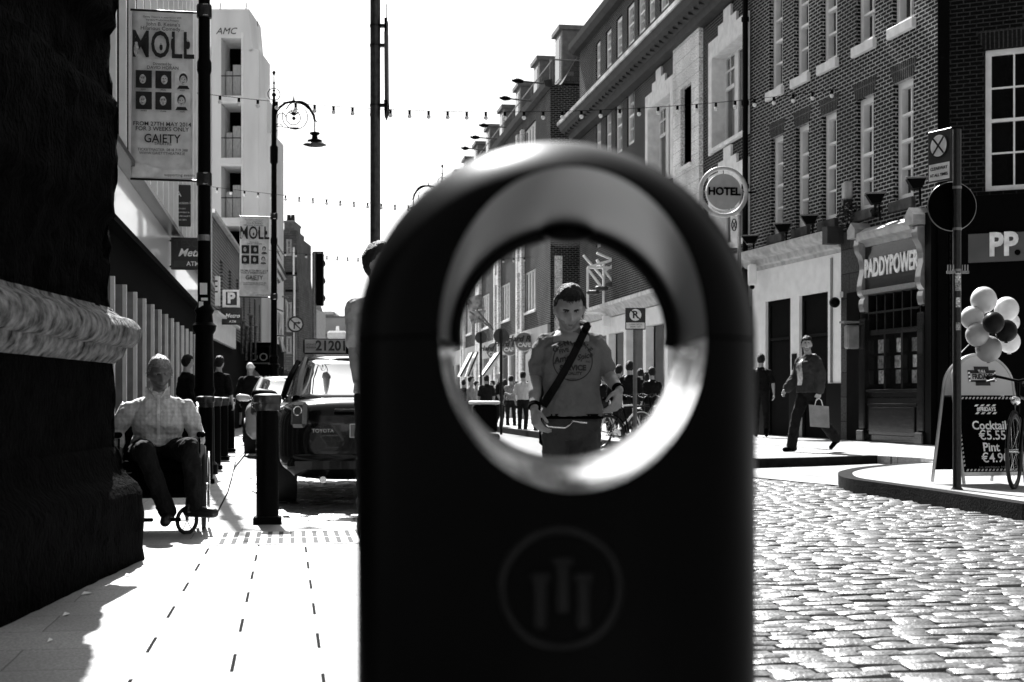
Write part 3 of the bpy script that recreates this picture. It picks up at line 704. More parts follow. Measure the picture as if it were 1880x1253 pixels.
mb = MB(); mb.bbox((u(1584), -.42, 1.95), (u(1592), -.15, 2.42), .03); mb.box((u(1583), -.5, 2.46), (u(1592), -.17, 2.5)); w.part(mb, 'post_box', mat('grey_box', .2, .35))
# side face of the corner building
S2 = WP(1880, 700, 25.0)[:2]; S2 = Vector(pc)+(Vector(S2)-Vector(pc)).normalized()*8
wS = Wall(pc, S2, RA); u = wS.u; z = lambda y: wS.z(1800, y)
h = (u(1808), wS.z(1808, 352), u(1808)+1.35, wS.z(1808, 92))
h2 = (h[0]+2.6, h[1], h[2]+2.6, h[3])
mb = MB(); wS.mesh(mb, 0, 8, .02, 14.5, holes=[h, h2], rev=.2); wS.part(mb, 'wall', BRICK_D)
for q in (h, h2): wS.window(*q, rev=.14, cols=3, rows=4, fw=.1, mw=.03)
for q in (h, h2):
    mb = MB(); mb.prism([(q[0]-.02, q[3]+.002), (q[2]+.02, q[3]+.002), (q[2]+.16, q[3]+.33), (q[0]-.16, q[3]+.33)], -.006, .03, 0, 'y'); wS.part(mb, 'lintel', brickmat('soldier_dark', .008, .012, .05, bw_=.075, rh=.34, ms=.012, offs=0))
zz0, zz1 = wS.z(1800, 484), wS.z(1800, 432)
mb = MB(); mb.box((.25, -.16, 0), (7.9, -.02, 4.55)); wS.part(mb, 'shopfront', BLACK)
mb = MB(); mb.box((u(1781), -.22, zz0), (u(1781)+3.4, -.161, zz1)); wS.part(mb, 'fascia', mat('mid_grey_sign', .085, .5, var=.15, vs=2))
text('PP', .56, RA, (0, 0, 0), mat('white_letter', .85), ext=.02, bold=.02, sx=.85).matrix_basis = wS.M @ Matrix.Translation((u(1845), -.24, wS.z(1845, 453))) @ Matrix.Rotation(pi/2, 4, 'X')
mb = MB(); mb.cyl((u(1871), -.222, wS.z(1870, 466)), (u(1871), -.24, wS.z(1870, 466)), .05, n=16); wS.part(mb, 'full_stop', BLACK)
mb = MB(); mb.bbox((0, -.05, 0), (.2, .0, 14.4), .01); wS.part(mb, 'corner_strip', BLACK)
mb = MB(); mb.box((u(1768), -.20, wS.z(1770, 359)), (u(1785), -.165, wS.z(1770, 351))); wS.part(mb, 'alarm_plate', mat('plate_grey', .3, .5))

# ================================================================ HOTEL
hx = pa[0]
t, w = facade('hotel', 'brick hotel with pale stone window surrounds and heavy dark cornice behind the HOTEL sign', 'building', (hx, 53.0), (hx, pa[1]))
H = w; u = w.u; LL = w.L
zc = 11.5
hol = []; kinds = []
for a, b in ((1094, 1101), (1112, 1121), (1131, 1141), (1151, 1163), (1171, 1183), (1190, 1201), (1211, 1226), (1235, 1250), (1262, 1278), (1296, 1312), (1332, 1350)):
    hol.append((u(a), 12.45, u(b)+.1, 13.75)); kinds.append('n')
for a, b in ((1094, 1102), (1112, 1121), (1130, 1141), (1151, 1163), ):
    for z0_ in (9.2, 6.4): hol.append((u(a), z0_, u(b)+.1, z0_+1.9)); kinds.append('n')
big = []
for a, b in ((1189, 1235), (1303, 1371)):
    for (z0_, z1_) in ((w.z(1337, 170+12)+.0, w.z(1337, 45)), (w.z(1337, 395), w.z(1337, 252))):
        pass
# storeys of the big windows measured at px 1337
zz = [(7.45, 9.85), (4.85, 6.35)]
for a, b in ((1192, 1234), (1310, 1370)):
    for z0_, z1_ in zz: big.append((u(a), z0_, u(b), z1_)); hol.append(big[-1]); kinds.append('b')
nar = [(u(1257), 7.4, u(1277), 9.6), (u(1257), 4.7, u(1277), 6.3)]
for q in nar: hol.append(q); kinds.append('s')
mb = MB(); w.mesh(mb, 0, LL, 4.3, 14.4, holes=hol, rev=.22); w.shell(mb, 0, LL, .02, 14.4, 8); w.part(mb, 'wall', BRICK_B)
for q, k in zip(hol, kinds):
    if k == 'n': w.window(*q, rev=.18, cols=2, rows=4, fw=.12, deep=.12)
# stone bay panel with narrow windows
pn0, pn1 = u(1243), u(1291)
mb = MB(); w.mesh(mb, pn0, pn1, 4.3, 10.9, holes=nar, rev=.40, y=-.12); mb.box((pn0, -.119, 4.3), (pn0+.01, .0, 10.9)); mb.box((pn1-.01, -.119, 4.3), (pn1, .0, 10.9)); w.part(mb, 'stone_bay', STONE)
for q in nar: w.window(*q, rev=.30, cols=2, rows=4, fw=.06, sill=STONEP, glass=GLASSC, curtain=CURTAIN, sillp=.2)
for q in big:
    a, b, c, d = q
    mb = MB(); s_ = .28
    mb.box((a-s_, -.06, b-.12), (a-.001, .12, d+.001)); mb.box((c+.001, -.06, b-.12), (c+s_, .12, d+.001)); mb.box((a-s_, -.06, d+.002), (c+s_, .12, d+.42))
    m_ = (a+c)/2; mb.box((m_-.75, -.062, d+.421), (m_+.75, .1, d+.65)); mb.box((m_-.3, -.064, d+.651), (m_+.3, .1, d+.95))
    mb.box((a, -.055, b), (a+.03, .33, d)); mb.box((c-.03, -.055, b), (c, .33, d)); mb.box((a+.031, -.055, d-.03), (c-.031, .33, d))
    w.part(mb, 'window_surround', STONEP)
    ob = w.window(a, b, c, d, rev=.36, cols=3, rows=1, fw=.07, mull=.30, glass=GLASSC, curtain=CURTAIN, sill=STONEP, sillp=.12)
    for (x0_, x1_) in ((a+.07, a+(c-a)/3-.1), (a+2*(c-a)/3+.15, c-.07)):
        f = MB(); f.box((x0_, .30, b+(d-b)*.62), (x1_, .35, b+(d-b)*.66)); f.box(((x0_+x1_)/2-.012, .31, b+(d-b)*.66), ((x0_+x1_)/2+.012, .34, d-.07)); f.box((x0_, .31, b+(d-b)*.82), (x1_, .34, b+(d-b)*.84)); f.build('glazing_bar', WHITE, ob)
mb = MB(); profile(mb, [(.05, 10.85), (-.25, 10.9), (-.3, 11.1), (-.62, 11.25), (-.68, 11.42), (-.68, 11.55), (-.1, 11.75), (.05, 11.75)], -.7, LL+.02); w.part(mb, 'cornice', CORN)
for i in range(40):
    mb = MB(); mb.box((-.5+i*.5, -.5, 11.12), (-.38+i*.5, -.31, 11.2)); w.part(mb, 'dentil', CORN)
mb = MB(); mb.box((-.75, -.74, 11.46), (LL, -.685, 11.6)); w.part(mb, 'cornice_lip', mat('pale_worn_edge', .45, .7, var=.6, vs=1.5))
mb = MB(); profile(mb, [(.05, 14.1), (-.2, 14.15), (-.35, 14.3), (-.38, 14.5), (.05, 14.55)], -.4, LL+.02); w.part(mb, 'parapet', CORN)
mb = MB(); mb.prism([(.3, 14.5), (2.2, 16.0), (5, 16.0), (5, 14.5)], 1, LL, 0, 'x'); w.part(mb, 'roof', SLATE)
mb = MB(); mb.cyl((LL-.12, -.12, .1), (LL-.12, -.12, 13.9), .07, n=8)
for zq in (2, 4, 6, 8, 10, 12): mb.cyl((LL-.12, -.12, zq), (LL-.12, -.12, zq+.1), .095, n=8)
w.part(mb, 'drainpipe', BLACK)
# hotel ground floor
mb = MB(); profile(mb, [(.05, 3.75), (-.12, 3.78), (-.3, 4.0), (-.45, 4.08), (-.45, 4.2), (0.05, 4.3)], 0, LL-.3); w.part(mb, 'shop_cornice', mat('grey_white_cornice', .42))
mb = MB(); mb.box((0, -.1, 3.2), (LL-.3, .1, 3.745)); w.part(mb, 'fascia', WHITE)
for i in range(8):
    x = .2+i*2.55; mb = MB(); mb.bbox((x, -.16, 0), (x+.35, .1, 3.19), .01); w.part(mb, 'pilaster', WHITE)
mb = MB(); mb.box((0, .12, .01), (LL-.3, .2, 3.19)); w.part(mb, 'shop_window', GLASSD)

# ================================================================ SET FORWARD BLOCK beyond the hotel (dormers, far facade)
rx = 10.2; y_near = 55.2
t, w = facade('far_brick_building', 'brick building with dormers on its slate roof, beyond the hotel and over the crowd', 'building', (rx, 112), (rx, y_near))
R2 = w; u = w.u; LL = w.L; top = 13.4
hol = []; kinds = []
for k in range(8):
    base = LL-3.4-k*7.0
    for (z0_, z1_) in ((4.75, 6.5), (8.2, 10.2), (11.2, 12.7)):
        hol.append((base-3.0, z0_, base, z1_)); kinds.append('m')
mb = MB(); w.mesh(mb, 0, LL, 4.0, top, holes=hol, rev=.25); w.shell(mb, 0, LL, .02, top, 7); w.part(mb, 'wall', BRICK_B)
for q in hol: w.window(*q, rev=.12, cols=4, rows=1, fw=.08, mull=.34, frame=STONEP, sill=STONEP)
for k in range(8):
    x = LL-7.2-k*7.0
    mb = MB(); mb.box((x-.7, -.14, 0), (x-.25, .02, top-.6)); mb.box((x+.5, -.14, 0), (x+.95, .02, top-.6))
    for zz_ in (3.6, 6.6, 7.8, 10.4): mb.box((x-.25, -.12, zz_), (x+.5, .02, zz_+.5))
    w.part(mb, 'stone_bay', STONE)
mb = MB(); profile(mb, [(.05, top-.15), (-.22, top-.1), (-.28, top+.12), (.05, top+.2)], 0, LL+.1); w.part(mb, 'parapet', CORN)
mb = MB(); mb.box((0, -.12, 3.1), (LL, -.003, 3.95)); w.part(mb, 'fascia', mat('grey_fascia', .35, .5, var=.4, vs=.4))
mb = MB(); mb.box((0, -.05, .01), (LL, -.002, 3.09)); w.part(mb, 'shop_window', GLASSD)
for i in range(18):
    x = LL-.4-i*3.1; mb = MB(); mb.box((x-.35, -.15, 0), (x, -.051, 3.09)); w.part(mb, 'pilaster', STONEP)
mb = MB(); mb.prism([(.5, top+.1), (2.3, top+3.2), (6.2, top+3.2), (6.2, top+.1)], 0, LL-.2, 0, 'x'); w.part(mb, 'roof', SLATE)
for i in range(9):
    x = LL-1.2-i*5.2
    mb = MB(); mb.box((x-1.5, .7, top+.1), (x, 3.6, top+2.5)); mb.box((x-1.6, .55, top+2.5), (x+.1, 3.7, top+2.68)); d_ = w.part(mb, 'dormer', mat('lead_dormer', .14, .5))
    f = MB(); f.box((x-1.3, .66, top+.5), (x-.2, .699, top+2.3)); f.build('frame', WHITE, d_)
    f = MB(); f.box((x-1.2, .64, top+.6), (x-.3, .659, top+2.2)); f.build('pane', GLASSD, d_)
mb = MB()
mb.tube([(0, .1, top+1.0), (LL-.1, .1, top+1.0)], .03, 6)
for i in range(20): mb.tube([(LL-.1-i*2.5, .1, top+.15), (LL-.1-i*2.5, .1, top+1.0)], .025, 6)
w.part(mb, 'railing', GREYM)
# end wall towards the camera
e2 = (rx+6, y_near)
wE = Wall((rx-.005, y_near-.02), (e2[0], e2[1]-.02), t); u = wE.u
qh = (u(1056), wE.z(1060, 255), u(1090), wE.z(1060, 200)); qh2 = (u(1035), wE.z(1060, 560), u(1076), wE.z(1060, 490))
mb = MB(); wE.mesh(mb, 0, 6, .02, top, holes=[qh, qh2], rev=.2); wE.part(mb, 'wall', BRICK_B)
wE.window(*qh, rev=.12, cols=2, rows=2, fw=.12, sill=STONEP, curtain=CURTAIN, glass=GLASSC); wE.window(*qh2, rev=.12, cols=1, rows=1, fw=.1)
mb = MB(); mb.box((u(1018), -.05, 0), (u(1032), -.002, wE.z(1020, 470))); wE.part(mb, 'stone_quoin', STONE)
mb = MB(); mb.tube([(0, .1, top+.15), (0, .1, top+1.0), (5, .1, top+1.0), (5, .1, top+.15)], .03, 6); wE.part(mb, 'railing', GREYM)
# backdrop wall between hotel and its neighbour
# ================================================================ ROUND-TOPPED LITTER BIN (foreground)
BINM = mat('moulded_black_plastic', .0015, .34, var=.3, vs=5, spec=.035, bump=.06, bs=240, bd=.002)
RELM = mat('worn_relief', .004, .33, var=.4, vs=60, spec=.13)
LINER = mat('steel_liner', .92, .09, metal=1, var=.1, vs=6, bump=.25, bs=11, bd=.008)
zc = 1.43; bc = WP(1019, 736, zc)
bint = thing('litter_bin', 'black round topped street litter bin with a big round opening, close to the camera', 'litter bin', (bc.x, bc.y, 0), -YAW)
BR, BD, BZ, BP = .1966, .33, .978, 2.7
HXc = .0125
def ybulge(x, z):
    s_ = abs(x)/BR if z < BZ else hypot(x, z-BZ)/BR
    s_ = min(s_, 1.0); return (BD/2)*(1-s_**BP)**(1/BP)
def outer(phi):
    dx, dz = cos(phi), sin(phi)
    if dz >= 0:      # arch : |(hx + t dx, t dz)| = R
        b = HXc*dx; c = HXc*HXc-BR*BR; return -b+sqrt(b*b-c)
    t = 1e9
    if dx > 1e-6: t = min(t, (BR-HXc)/dx)
    if dx < -1e-6: t = min(t, (-BR-HXc)/dx)
    return min(t, (BZ-.05)/-dz)
def fhole(phi): return (.121*cos(phi), (.158 if sin(phi) > 0 else .140)*sin(phi))
def bhole(phi): r_ = .121+.009*max(0, sin(phi))**.5; return (r_*cos(phi), r_*sin(phi))
def shellpart(name, phis, m):
    mb = MB(); T = [0, .02, .06, .12, .2, .3, .4, .5, .6, .7, .8, .87, .92, .96, .98, .992, 1.0]; vs = []; fs = []; nT = len(T)
    for side in (-1, 1):
        base = len(vs)
        for phi in phis:
            h = fhole(phi) if side < 0 else bhole(phi); R_ = outer(phi); o_ = (R_*cos(phi), R_*sin(phi))
            for t_ in T:
                lx = h[0]+(o_[0]-h[0])*t_; lz = h[1]+(o_[1]-h[1])*t_
                x, z = HXc+lx, BZ+lz; y = side*ybulge(x, z)
                if t_ == 0: y *= .965
                vs.append((x, y, z))
        for i in range(len(phis)-1):
            for j in range(nT-1):
                a = base+i*nT+j; b = base+(i+1)*nT+j
                fs.append((a, b, b+1, a+1) if side > 0 else (a, a+1, b+1, b))
    return mb.add(vs, fs).build(name, m, bint, smooth='all')
n = 90
corner = [atan2(-(BZ-.05), BR-HXc), atan2(-(BZ-.05), -BR-HXc)]
lowphi = sorted([-pi+.006+(pi-.012)*i/140 for i in range(141)]+corner)
shellpart('bin_body', lowphi, BINM)
shellpart('hood', [.006+(pi-.012)*i/n for i in range(n+1)], BINM)
def inner(name, phis, m, y0f, y1f, off=0.0):
    mb = MB(); vs = []; fs = []; K = 14
    for phi in phis:
        h0 = fhole(phi); h1 = bhole(phi)
        ya = -ybulge(HXc+h0[0], BZ+h0[1])*.965; yb = ybulge(HXc+h1[0], BZ+h1[1])*.965
        for k in range(K+1):
            f = k/K; ff = f; e = f*f*(3-2*f)
            x = h0[0]*(1-e)+h1[0]*e; z = h0[1]*(1-e)+h1[1]*e; r_ = hypot(x, z)
            vs.append((HXc+x*(1-off/r_), ya+(yb-ya)*ff, BZ+z*(1-off/r_)))
    for i in range(len(phis)-1):
        for k in range(K): a = i*(K+1)+k; fs.append((a, a+K+1, a+K+2, a+1))
    return mb.add(vs, fs).build(name, m, bint, smooth='all')
inner('hood_lining', [.006+(pi-.012)*i/n for i in range(n+1)], mat('hood_inside_plastic', .005, .36, var=.3, vs=8, spec=.13), 0, 1)
inner('steel_liner', [-pi+.006+(pi-.012)*i/n for i in range(n+1)], LINER, 0, 1)
lip = []
for a in np.linspace(.0, pi, 40):
    h_ = bhole(a); r_ = hypot(*h_); lip.append((HXc+h_[0]*(r_-.001)/r_, ybulge(HXc+h_[0], BZ+h_[1])*.93, BZ+h_[1]*(r_-.001)/r_))
mb = MB(); mb.tube(lip, .0115, 10); mb.build('rear_lip', BINM, bint, smooth='all')
mb = MB(); mb.ball((HXc+.005, .12, BZ+.126), (.030, .02, .014), 14, 8); mb.build('ash_flap', BINM, bint, smooth='all')
mb = MB(); mb.box((-BR*.9, -.02, BZ-.0008), (-.115+HXc, .02, BZ+.0008)); mb.build('seam_strip', BLACKM, bint)
mb = MB(); mb.box((.128+HXc, -.02, BZ-.0008), (BR*.9, .02, BZ+.0008)); mb.build('seam_strip', BLACKM, bint)
for sx in (-1, 1):
    mb = MB(); mb.ball((HXc+sx*.1165, -.01, BZ-.008), (.006, .006, .006), 10, 8); mb.build('bolt', CHROME, bint, smooth=True)
mb = MB(); mb.prism([(-.2, -.15), (.2, -.15), (.2, .15), (-.2, .15)], 0, .055); mb.build('base', BINM, bint)
# raised roundel with three small castles
ez = .753; ey = -ybulge(0, .7)-.001
mb = MB(); mb.tube([(.052*cos(a), ey+.0015+.0*a, ez+.052*sin(a)) for a in [2*pi*i/48 for i in range(48)]], .0042, 8, closed=True); mb.build('roundel', RELM, bint, smooth='all')
for k, (cx_, cz_) in enumerate(((-.018, .004), (.002, .018), (.020, .004))):
    mb = MB(); mb.bbox((cx_-.006, ey-.0035, ez+cz_-.040), (cx_+.006, ey+.006, ez+cz_+.005), .0015); mb.bbox((cx_-.009, ey-.0045, ez+cz_+.002), (cx_+.009, ey+.006, ez+cz_+.010), .0015)
    mb.build('castle_relief', RELM, bint)

# ================================================================ BOLLARDS
def bollard(label, px, py, first=None):
    c = G(px, py)
    t = thing('bollard', label, 'bollard', (c.x, c.y, 0), 0, 'black bollards along the kerb')
    mb = MB(); mb.lathe([(.083, .06), (.083, .80), (.080, .82), (.080, .845)], n=28); mb.build('post', BLACK, t, smooth=True)
    mb = MB(); mb.lathe([(.090, .846), (.096, .86), (.096, .90), (.104, .905), (.106, .945), (.100, .962), (.06, .972), (.001, .975)], n=28); mb.build('cap', mat('bollard_cap', .02, .28, var=.6, vs=30, spec=.6), t, smooth=True)
    mb = MB(); mb.bbox((-.105, -.105, -.02), (.105, .105, .055), .012); mb.build('base', BLACK, t)
    return t
bollard('black bollard standing in front of the parked taxi', 491, 962)
bollard('black bollard nearest behind the wheelchair man', 377, 888)
bollard('second black bollard behind the wheelchair man, near the lamp post', 394, 862)
bollard('black bollard left of the walking man in the white cap, third back', 409, 845)
bollard('farthest black bollard on the kerb line by the white capped man', 422, 830)

# ================================================================ ORNATE LAMP POSTS
def lamp_post(label, x, y):
    t = thing('street_lamp', label, 'street lamp', (x, y, 0), 0, 'ornate black street lamps')
    mb = MB(); mb.lathe([(.17, 0), (.17, .12), (.13, .16), (.12, 1.0), (.135, 1.05), (.12, 1.1), (.11, 1.75), (.14, 1.8), (.15, 1.86), (.11, 1.9), (.10, 2.0), (.125, 2.05), (.085, 2.12)], n=18); mb.build('base', BLACK, t, smooth=True)
    mb = MB(); mb.lathe([(.082, 2.1), (.075, 5.0), (.09, 5.05), (.09, 5.15), (.072, 5.2), (.07, 7.1), (.10, 7.15), (.105, 7.55), (.07, 7.6), (.06, 8.5), (.03, 8.9)], n=14); mb.build('post', BLACK, t, smooth=True)
    mb = MB(); mb.lathe([(.02, 8.8), (.02, 9.0), (.05, 9.03), (.02, 9.06), (.02, 9.2), (.04, 9.23), (.015, 9.26), (.012, 9.42), (.05, 9.5), (.01, 9.56)], n=8); mb.build('finial', BLACK, t)
    P = lambda a, b: ((a-503)/70, 0, (736-b)/70+.92)
    mb = MB(); arc = [P(505, 213), P(508, 205), P(514, 198), P(524, 190), P(537, 187), P(550, 188), P(560, 193), P(569, 201), P(575, 211), P(577, 221), P(582, 223)]
    mb.tube(arc, [.035]*9+[.03, .01], 6); mb.build('arm', BLACK, t)
    mb = MB()
    def circ(cx_, cy_, r, a0=0, a1=360, w=.012):
        pts = [P(cx_+r*cos(radians(a)), cy_-r*sin(radians(a))) for a in np.linspace(a0, a1, 20)]; mb.tube(pts, w, 5)
    circ(503, 175, 11); circ(541, 215, 23, 160, 395); circ(538, 217, 13); circ(548, 210, 24, 20, 160, .015); circ(517, 216, 7, 0, 200); circ(512, 236, 7, 20, 240)
    for k in range(5): mb.tube([P(539, 212), P(539+12*cos(radians(30+k*30)), 212-12*sin(radians(30+k*30)))], [.03, .008], 5)
    mb.tube([P(539, 187), P(539, 176)], [.03, .008], 5); mb.tube([P(532, 236), P(548, 236)], .025, 5); mb.tube([P(503, 233), P(532, 236)], .01, 5)
    mb.ball(P(503, 176), .06, 8, 6); mb.ball(P(539, 218), .05, 8, 6)
    mb.build('scrollwork', BLACK, t)
    lx = (577-503)/70
    mb = MB(); mb.tube([P(577, 220), P(577, 245)], .018, 6); mb.build('hanger', BLACK, t)
    mb = MB(); z_ = lambda b: (736-b)/70+.92
    mb.lathe([(.02, z_(242)), (.13, z_(243)), (.13, z_(246)), (.07, z_(248)), (.08, z_(254)), (.19, z_(257)), (.19, z_(260)), (.22, z_(262)), (.31, z_(265.5)), (.22, z_(267.5)), (.1, z_(269))], (lx, 0, 0), 20); mb.build('lamp_shade', BLACK, t, smooth=True)
    return t
c1 = WP(375, 736, 17.8); c2 = WP(503, 736, 37.2)
lp1 = lamp_post('thick black street lamp post carrying the larger theatre banner and small stickers', c1.x, c1.y)
lp2 = lamp_post('ornate black street lamp with a scrolled arm against the sky, carrying the smaller theatre banner', c2.x, c2.y)
c3 = WP(812, 736, 52); lp3 = lamp_post('far ornate street lamp whose scrolls show just above the left shoulder of the bin', c3.x, c3.y); lp3.rotation_euler = (0, 0, pi)
for k, (x0_, y0_, x1_, y1_, m) in enumerate(((368, 521, 381, 542, WHITE), (370, 548, 382, 553, WHITE), (366, 555, 374, 566, WHITE), (364, 432, 387, 443, GREYM))):
    s_ = F/17.8; mb = MB()
    mb.lathe([(.083, (736-y1_)/s_+.92), (.083, (736-y0_)/s_+.92)], n=18) if k == 3 else mb.box(((x0_-375)/s_, -.092, (736-y1_)/s_+.92), ((x1_-375)/s_, -.084, (736-y0_)/s_+.92))
    mb.build('metal_band' if k == 3 else 'sticker', m, lp1)
# ---- theatre banners
PAPER = mat('banner_cloth', .72, .8, var=.16, vs=7, bump=.3, bs=4, bd=.03)
INK = mat('dark_ink', .015, .8)
FACE = mat('portrait_grey', .5, .8, var=.5, vs=40)
PALE = mat('banner_pale', .75, .8)
def banner(label, x, y):
    t = thing('banner', label, 'banner', (x, y, 0), 0, 'theatre banners on the lamp posts')
    S = 1/147.
    X = lambda px: (px-375)*S
    Zz = lambda py: (736-py)*S+.92
    mb = MB(); n = 20; vs = []; fs = []
    for j in range(n+1):
        f = j/n
        for side in (0, .006):
            for i in range(9):
                g_ = i/8; vs.append((X(246+g_*109-f*2), .02*sin(f*5+g_*4)*sin(f*pi)+side, Zz(24+f*305)))
    def q(j, s, i): return j*18+s*9+i
    for j in range(n):
        for i in range(8): fs += [(q(j,0,i), q(j,0,i+1), q(j+1,0,i+1), q(j+1,0,i)), (q(j,1,i), q(j+1,1,i), q(j+1,1,i+1), q(j,1,i+1))]
        fs += [(q(j,0,0), q(j+1,0,0), q(j+1,1,0), q(j,1,0)), (q(j,0,8), q(j,1,8), q(j+1,1,8), q(j+1,0,8))]
    mb.add(vs, fs).build('cloth', PAPER, t, smooth='all')
    for py in (22, 331):
        mb = MB(); mb.tube([(X(243), .0, Zz(py)), (X(366), 0, Zz(py+1))], .014, 8); mb.build('bracket_arm', DARKM, t)
        mb = MB(); mb.lathe([(.09, Zz(py+10)), (.095, Zz(py+8)), (.095, Zz(py-12)), (.09, Zz(py-14))], n=16); mb.build('clamp', DARKM, t, smooth=True)
        for k in (-12, 8):
            mb = MB(); mb.box((-.01, -.1, Zz(py+k)-.008), (.05, -.094, Zz(py+k)+.008)); mb.build('bolt_strap', CHROME, t)
    yy = -.032
    L = lambda s, cx_, cy_, h, **k: text(s, h*S*1.38, t, (X(cx_), yy, Zz(cy_)), INK, **k)
    L('Gaiety Theatre in association with', 300, 35, 3.6, ext=.001); L('Verdant Productions Present', 300, 40.5, 3.6, ext=.001)
    L("John B. Keane's", 302, 48, 7, ext=.001); L('Hilarious Comedy...', 300, 56, 7, ext=.001)
    L('MOLL', 301, 87.5, 50, ext=.001, bold=.006, sx=.63)
    L('Directed by', 300, 120.5, 5, ext=.001); L('DAVID HORAN', 301, 127.5, 6, ext=.001)
    for i in range(6):
        x0_ = (253, 288, 322)[i % 3]; y0_ = (133, 172)[i//3]; dark = i not in (2, 5)
        mb = MB(); mb.box((X(x0_), yy-.001, Zz(y0_+32)), (X(x0_+28.5), yy+.004, Zz(y0_)), 0 if dark else 2)
        cx_ = X(x0_+14+random.uniform(-2, 2)); cz_ = Zz(y0_+15)
        mb.ball((cx_, yy-.004, cz_+.012), (.052, .003, .068), 12, 8, 0)
        mb.ball((cx_, yy-.008, cz_-.008), (.040, .003, .058), 12, 8, 1)
        mb.ball((cx_-.015, yy-.0115, cz_+.004), (.009, .001, .005), 8, 6, 0); mb.ball((cx_+.015, yy-.0115, cz_+.004), (.009, .001, .005), 8, 6, 0); mb.ball((cx_, yy-.0115, cz_-.035), (.014, .001, .004), 8, 6, 0)
        mb.prism([(cx_-.075, Zz(y0_+32)), (cx_+.075, Zz(y0_+32)), (cx_+.05, Zz(y0_+26)), (cx_-.05, Zz(y0_+26))], yy-.006, yy-.003, 0, 'y')
        mb.build('portrait', [INK, FACE, PALE], t)
        L('XX XXXX'.replace('X', 'n').upper() if False else ('NIALL', 'JOHN', 'MARY', 'OWEN', 'CLARE', 'TOM')[i], x0_+14, y0_+35, 2.6, ext=.001)
    L('FROM 27TH MAY 2014', 300, 230.5, 7.6, ext=.001, bold=.0006); L('FOR 3 WEEKS ONLY', 300, 239.5, 7.6, ext=.001, bold=.0006)
    L('GAIETY', 300, 257.5, 16, ext=.001, bold=.0015, sx=.88); L('THEATRE', 301, 266.5, 5.4, ext=.001)
    L('TICKETMASTER: 0818 719 388', 301, 277.5, 5, ext=.001); L('WWW.GAIETYTHEATRE.IE', 300, 284, 5, ext=.001)
    mb = MB(); hill = [(X(247), Zz(328)), (X(353), Zz(328)), (X(353), Zz(312)), (X(346), Zz(312)), (X(345), Zz(306)), (X(342), Zz(312)), (X(332), Zz(313)), (X(331), Zz(302)), (X(325), Zz(302)), (X(324), Zz(313)), (X(305), Zz(313)), (X(285), Zz(310)), (X(268), Zz(304)), (X(256), Zz(302)), (X(247), Zz(304))]
    mb.prism(list(reversed(hill)), yy, yy+.003, 0, 'y'); mb.build('skyline_print', PALE, t)
    L('supporting events', 331, 323, 5.5, ext=.001)
    for (cx_, cy_, w_, h_) in ((254, 96, 4.5, 12), (298, 90, 3, 6), (318, 84, 2.5, 12), (346, 84, 4, 8)):      # small cartoon-like performers : plain generic figures
        mb = MB(); mb.ball((X(cx_), yy-.004, Zz(cy_)), (w_*S, .003, h_*S), 10, 8); mb.ball((X(cx_), yy-.006, Zz(cy_-h_)), (w_*.6*S, .003, w_*.6*S), 10, 8, 1)
        mb.build('figure_print', [FACE if cx_ == 254 else INK, FACE], t)
    return t
bn = banner('larger grey theatre banner reading MOLL and GAIETY on the near lamp post', c1.x, c1.y)
b2 = copytree(bn, loc=(c2.x, c2.y, -.05), label='smaller, farther theatre banner reading MOLL and GAIETY on the scrolled lamp post')

# ================================================================ HANGING SIGNS ON THE LEFT
def at(px, py, Z): return WP(px, py, Z)
def board(name, label, cat, px0, py0, px1, py1, Z, m, th=.08, rz=0, group=None, round_=.01):
    a, b = WP(px0, py1, Z), WP(px1, py0, Z); w_ = (px1-px0)/F*Z; h_ = (py1-py0)/F*Z; c = (a+b)/2
    t = thing(name, label, cat, (c.x, c.y, c.z), rz-YAW*0, group)
    mb = MB(); mb.bbox((-w_/2, -th/2, -h_/2), (w_/2, th/2, h_/2), round_); mb.build('panel', m, t)
    return t, w_, h_, F/Z
BL = mat('sign_black', .01, .3, var=.2)
WL = mat('white_letter', .85, .5)
t, W_, H_, s_ = board('shop_sign', 'large dark hanging supermarket sign reading Metro and ATM, beside the near lamp post', 'sign', 315, 437, 386, 496, 25.2, BL, group='supermarket hanging signs')
def metro(t, W_, H_):
    text('TESCO', .19, t, (0, -.043, H_*.30), mat('dim_letter', .03, .6), ext=.003, bold=.003)
    text('Metro', .19, t, (0.02, -.045, H_*.02), WL, ext=.004, shear=.35, bold=.004)
    mb = MB(); mb.bbox((-W_*.42, -.046, -H_*.42), (W_*.42, -.0405, -H_*.22), .004); mb.build('cash_panel', mat('cash_panel_grey', .03, .4), t)
    text('ATM', .11, t, (0.04, -.05, -H_*.32), WL, ext=.003, bold=.002)
    mb = MB(); mb.tube([(-W_/2-.15, 0, H_*.4), (-W_/2, 0, H_*.4)], .02, 6); mb.tube([(-W_/2-.15, 0, -H_*.4), (-W_/2, 0, -H_*.4)], .02, 6); mb.build('bracket', DARKM, t)
metro(t, W_, H_)
c = WP(425, 581, 39.8)
t2 = copytree(t, loc=(c.x, c.y, c.z), label='small distant supermarket sign reading Metro, right below the parking sign')
t2.scale = (.84, .84, .84)
t, W_, H_, s_ = board('parking_sign', 'square illuminated-style parking sign with a white P on black, above the farther Metro sign', 'sign', 409, 533, 440, 565, 39.8, WHITE, th=.22)
mb = MB(); mb.bbox((-W_*.30, -.12, -H_*.38), (W_*.34, -.1115, H_*.38), .03); mb.build('face', BL, t)
text('P', .40, t, (0, -.126, 0), WL, ext=.005, bold=.02)
mb = MB(); mb.tube([(-.9, 0, 0), (-W_/2, 0, 0)], .03, 6); mb.build('bracket', DARKM, t)
t, W_, H_, s_ = board('construction_sign', 'black construction company sign board hanging above the larger Metro sign', 'sign', 314, 340, 350, 416, 25, BL)
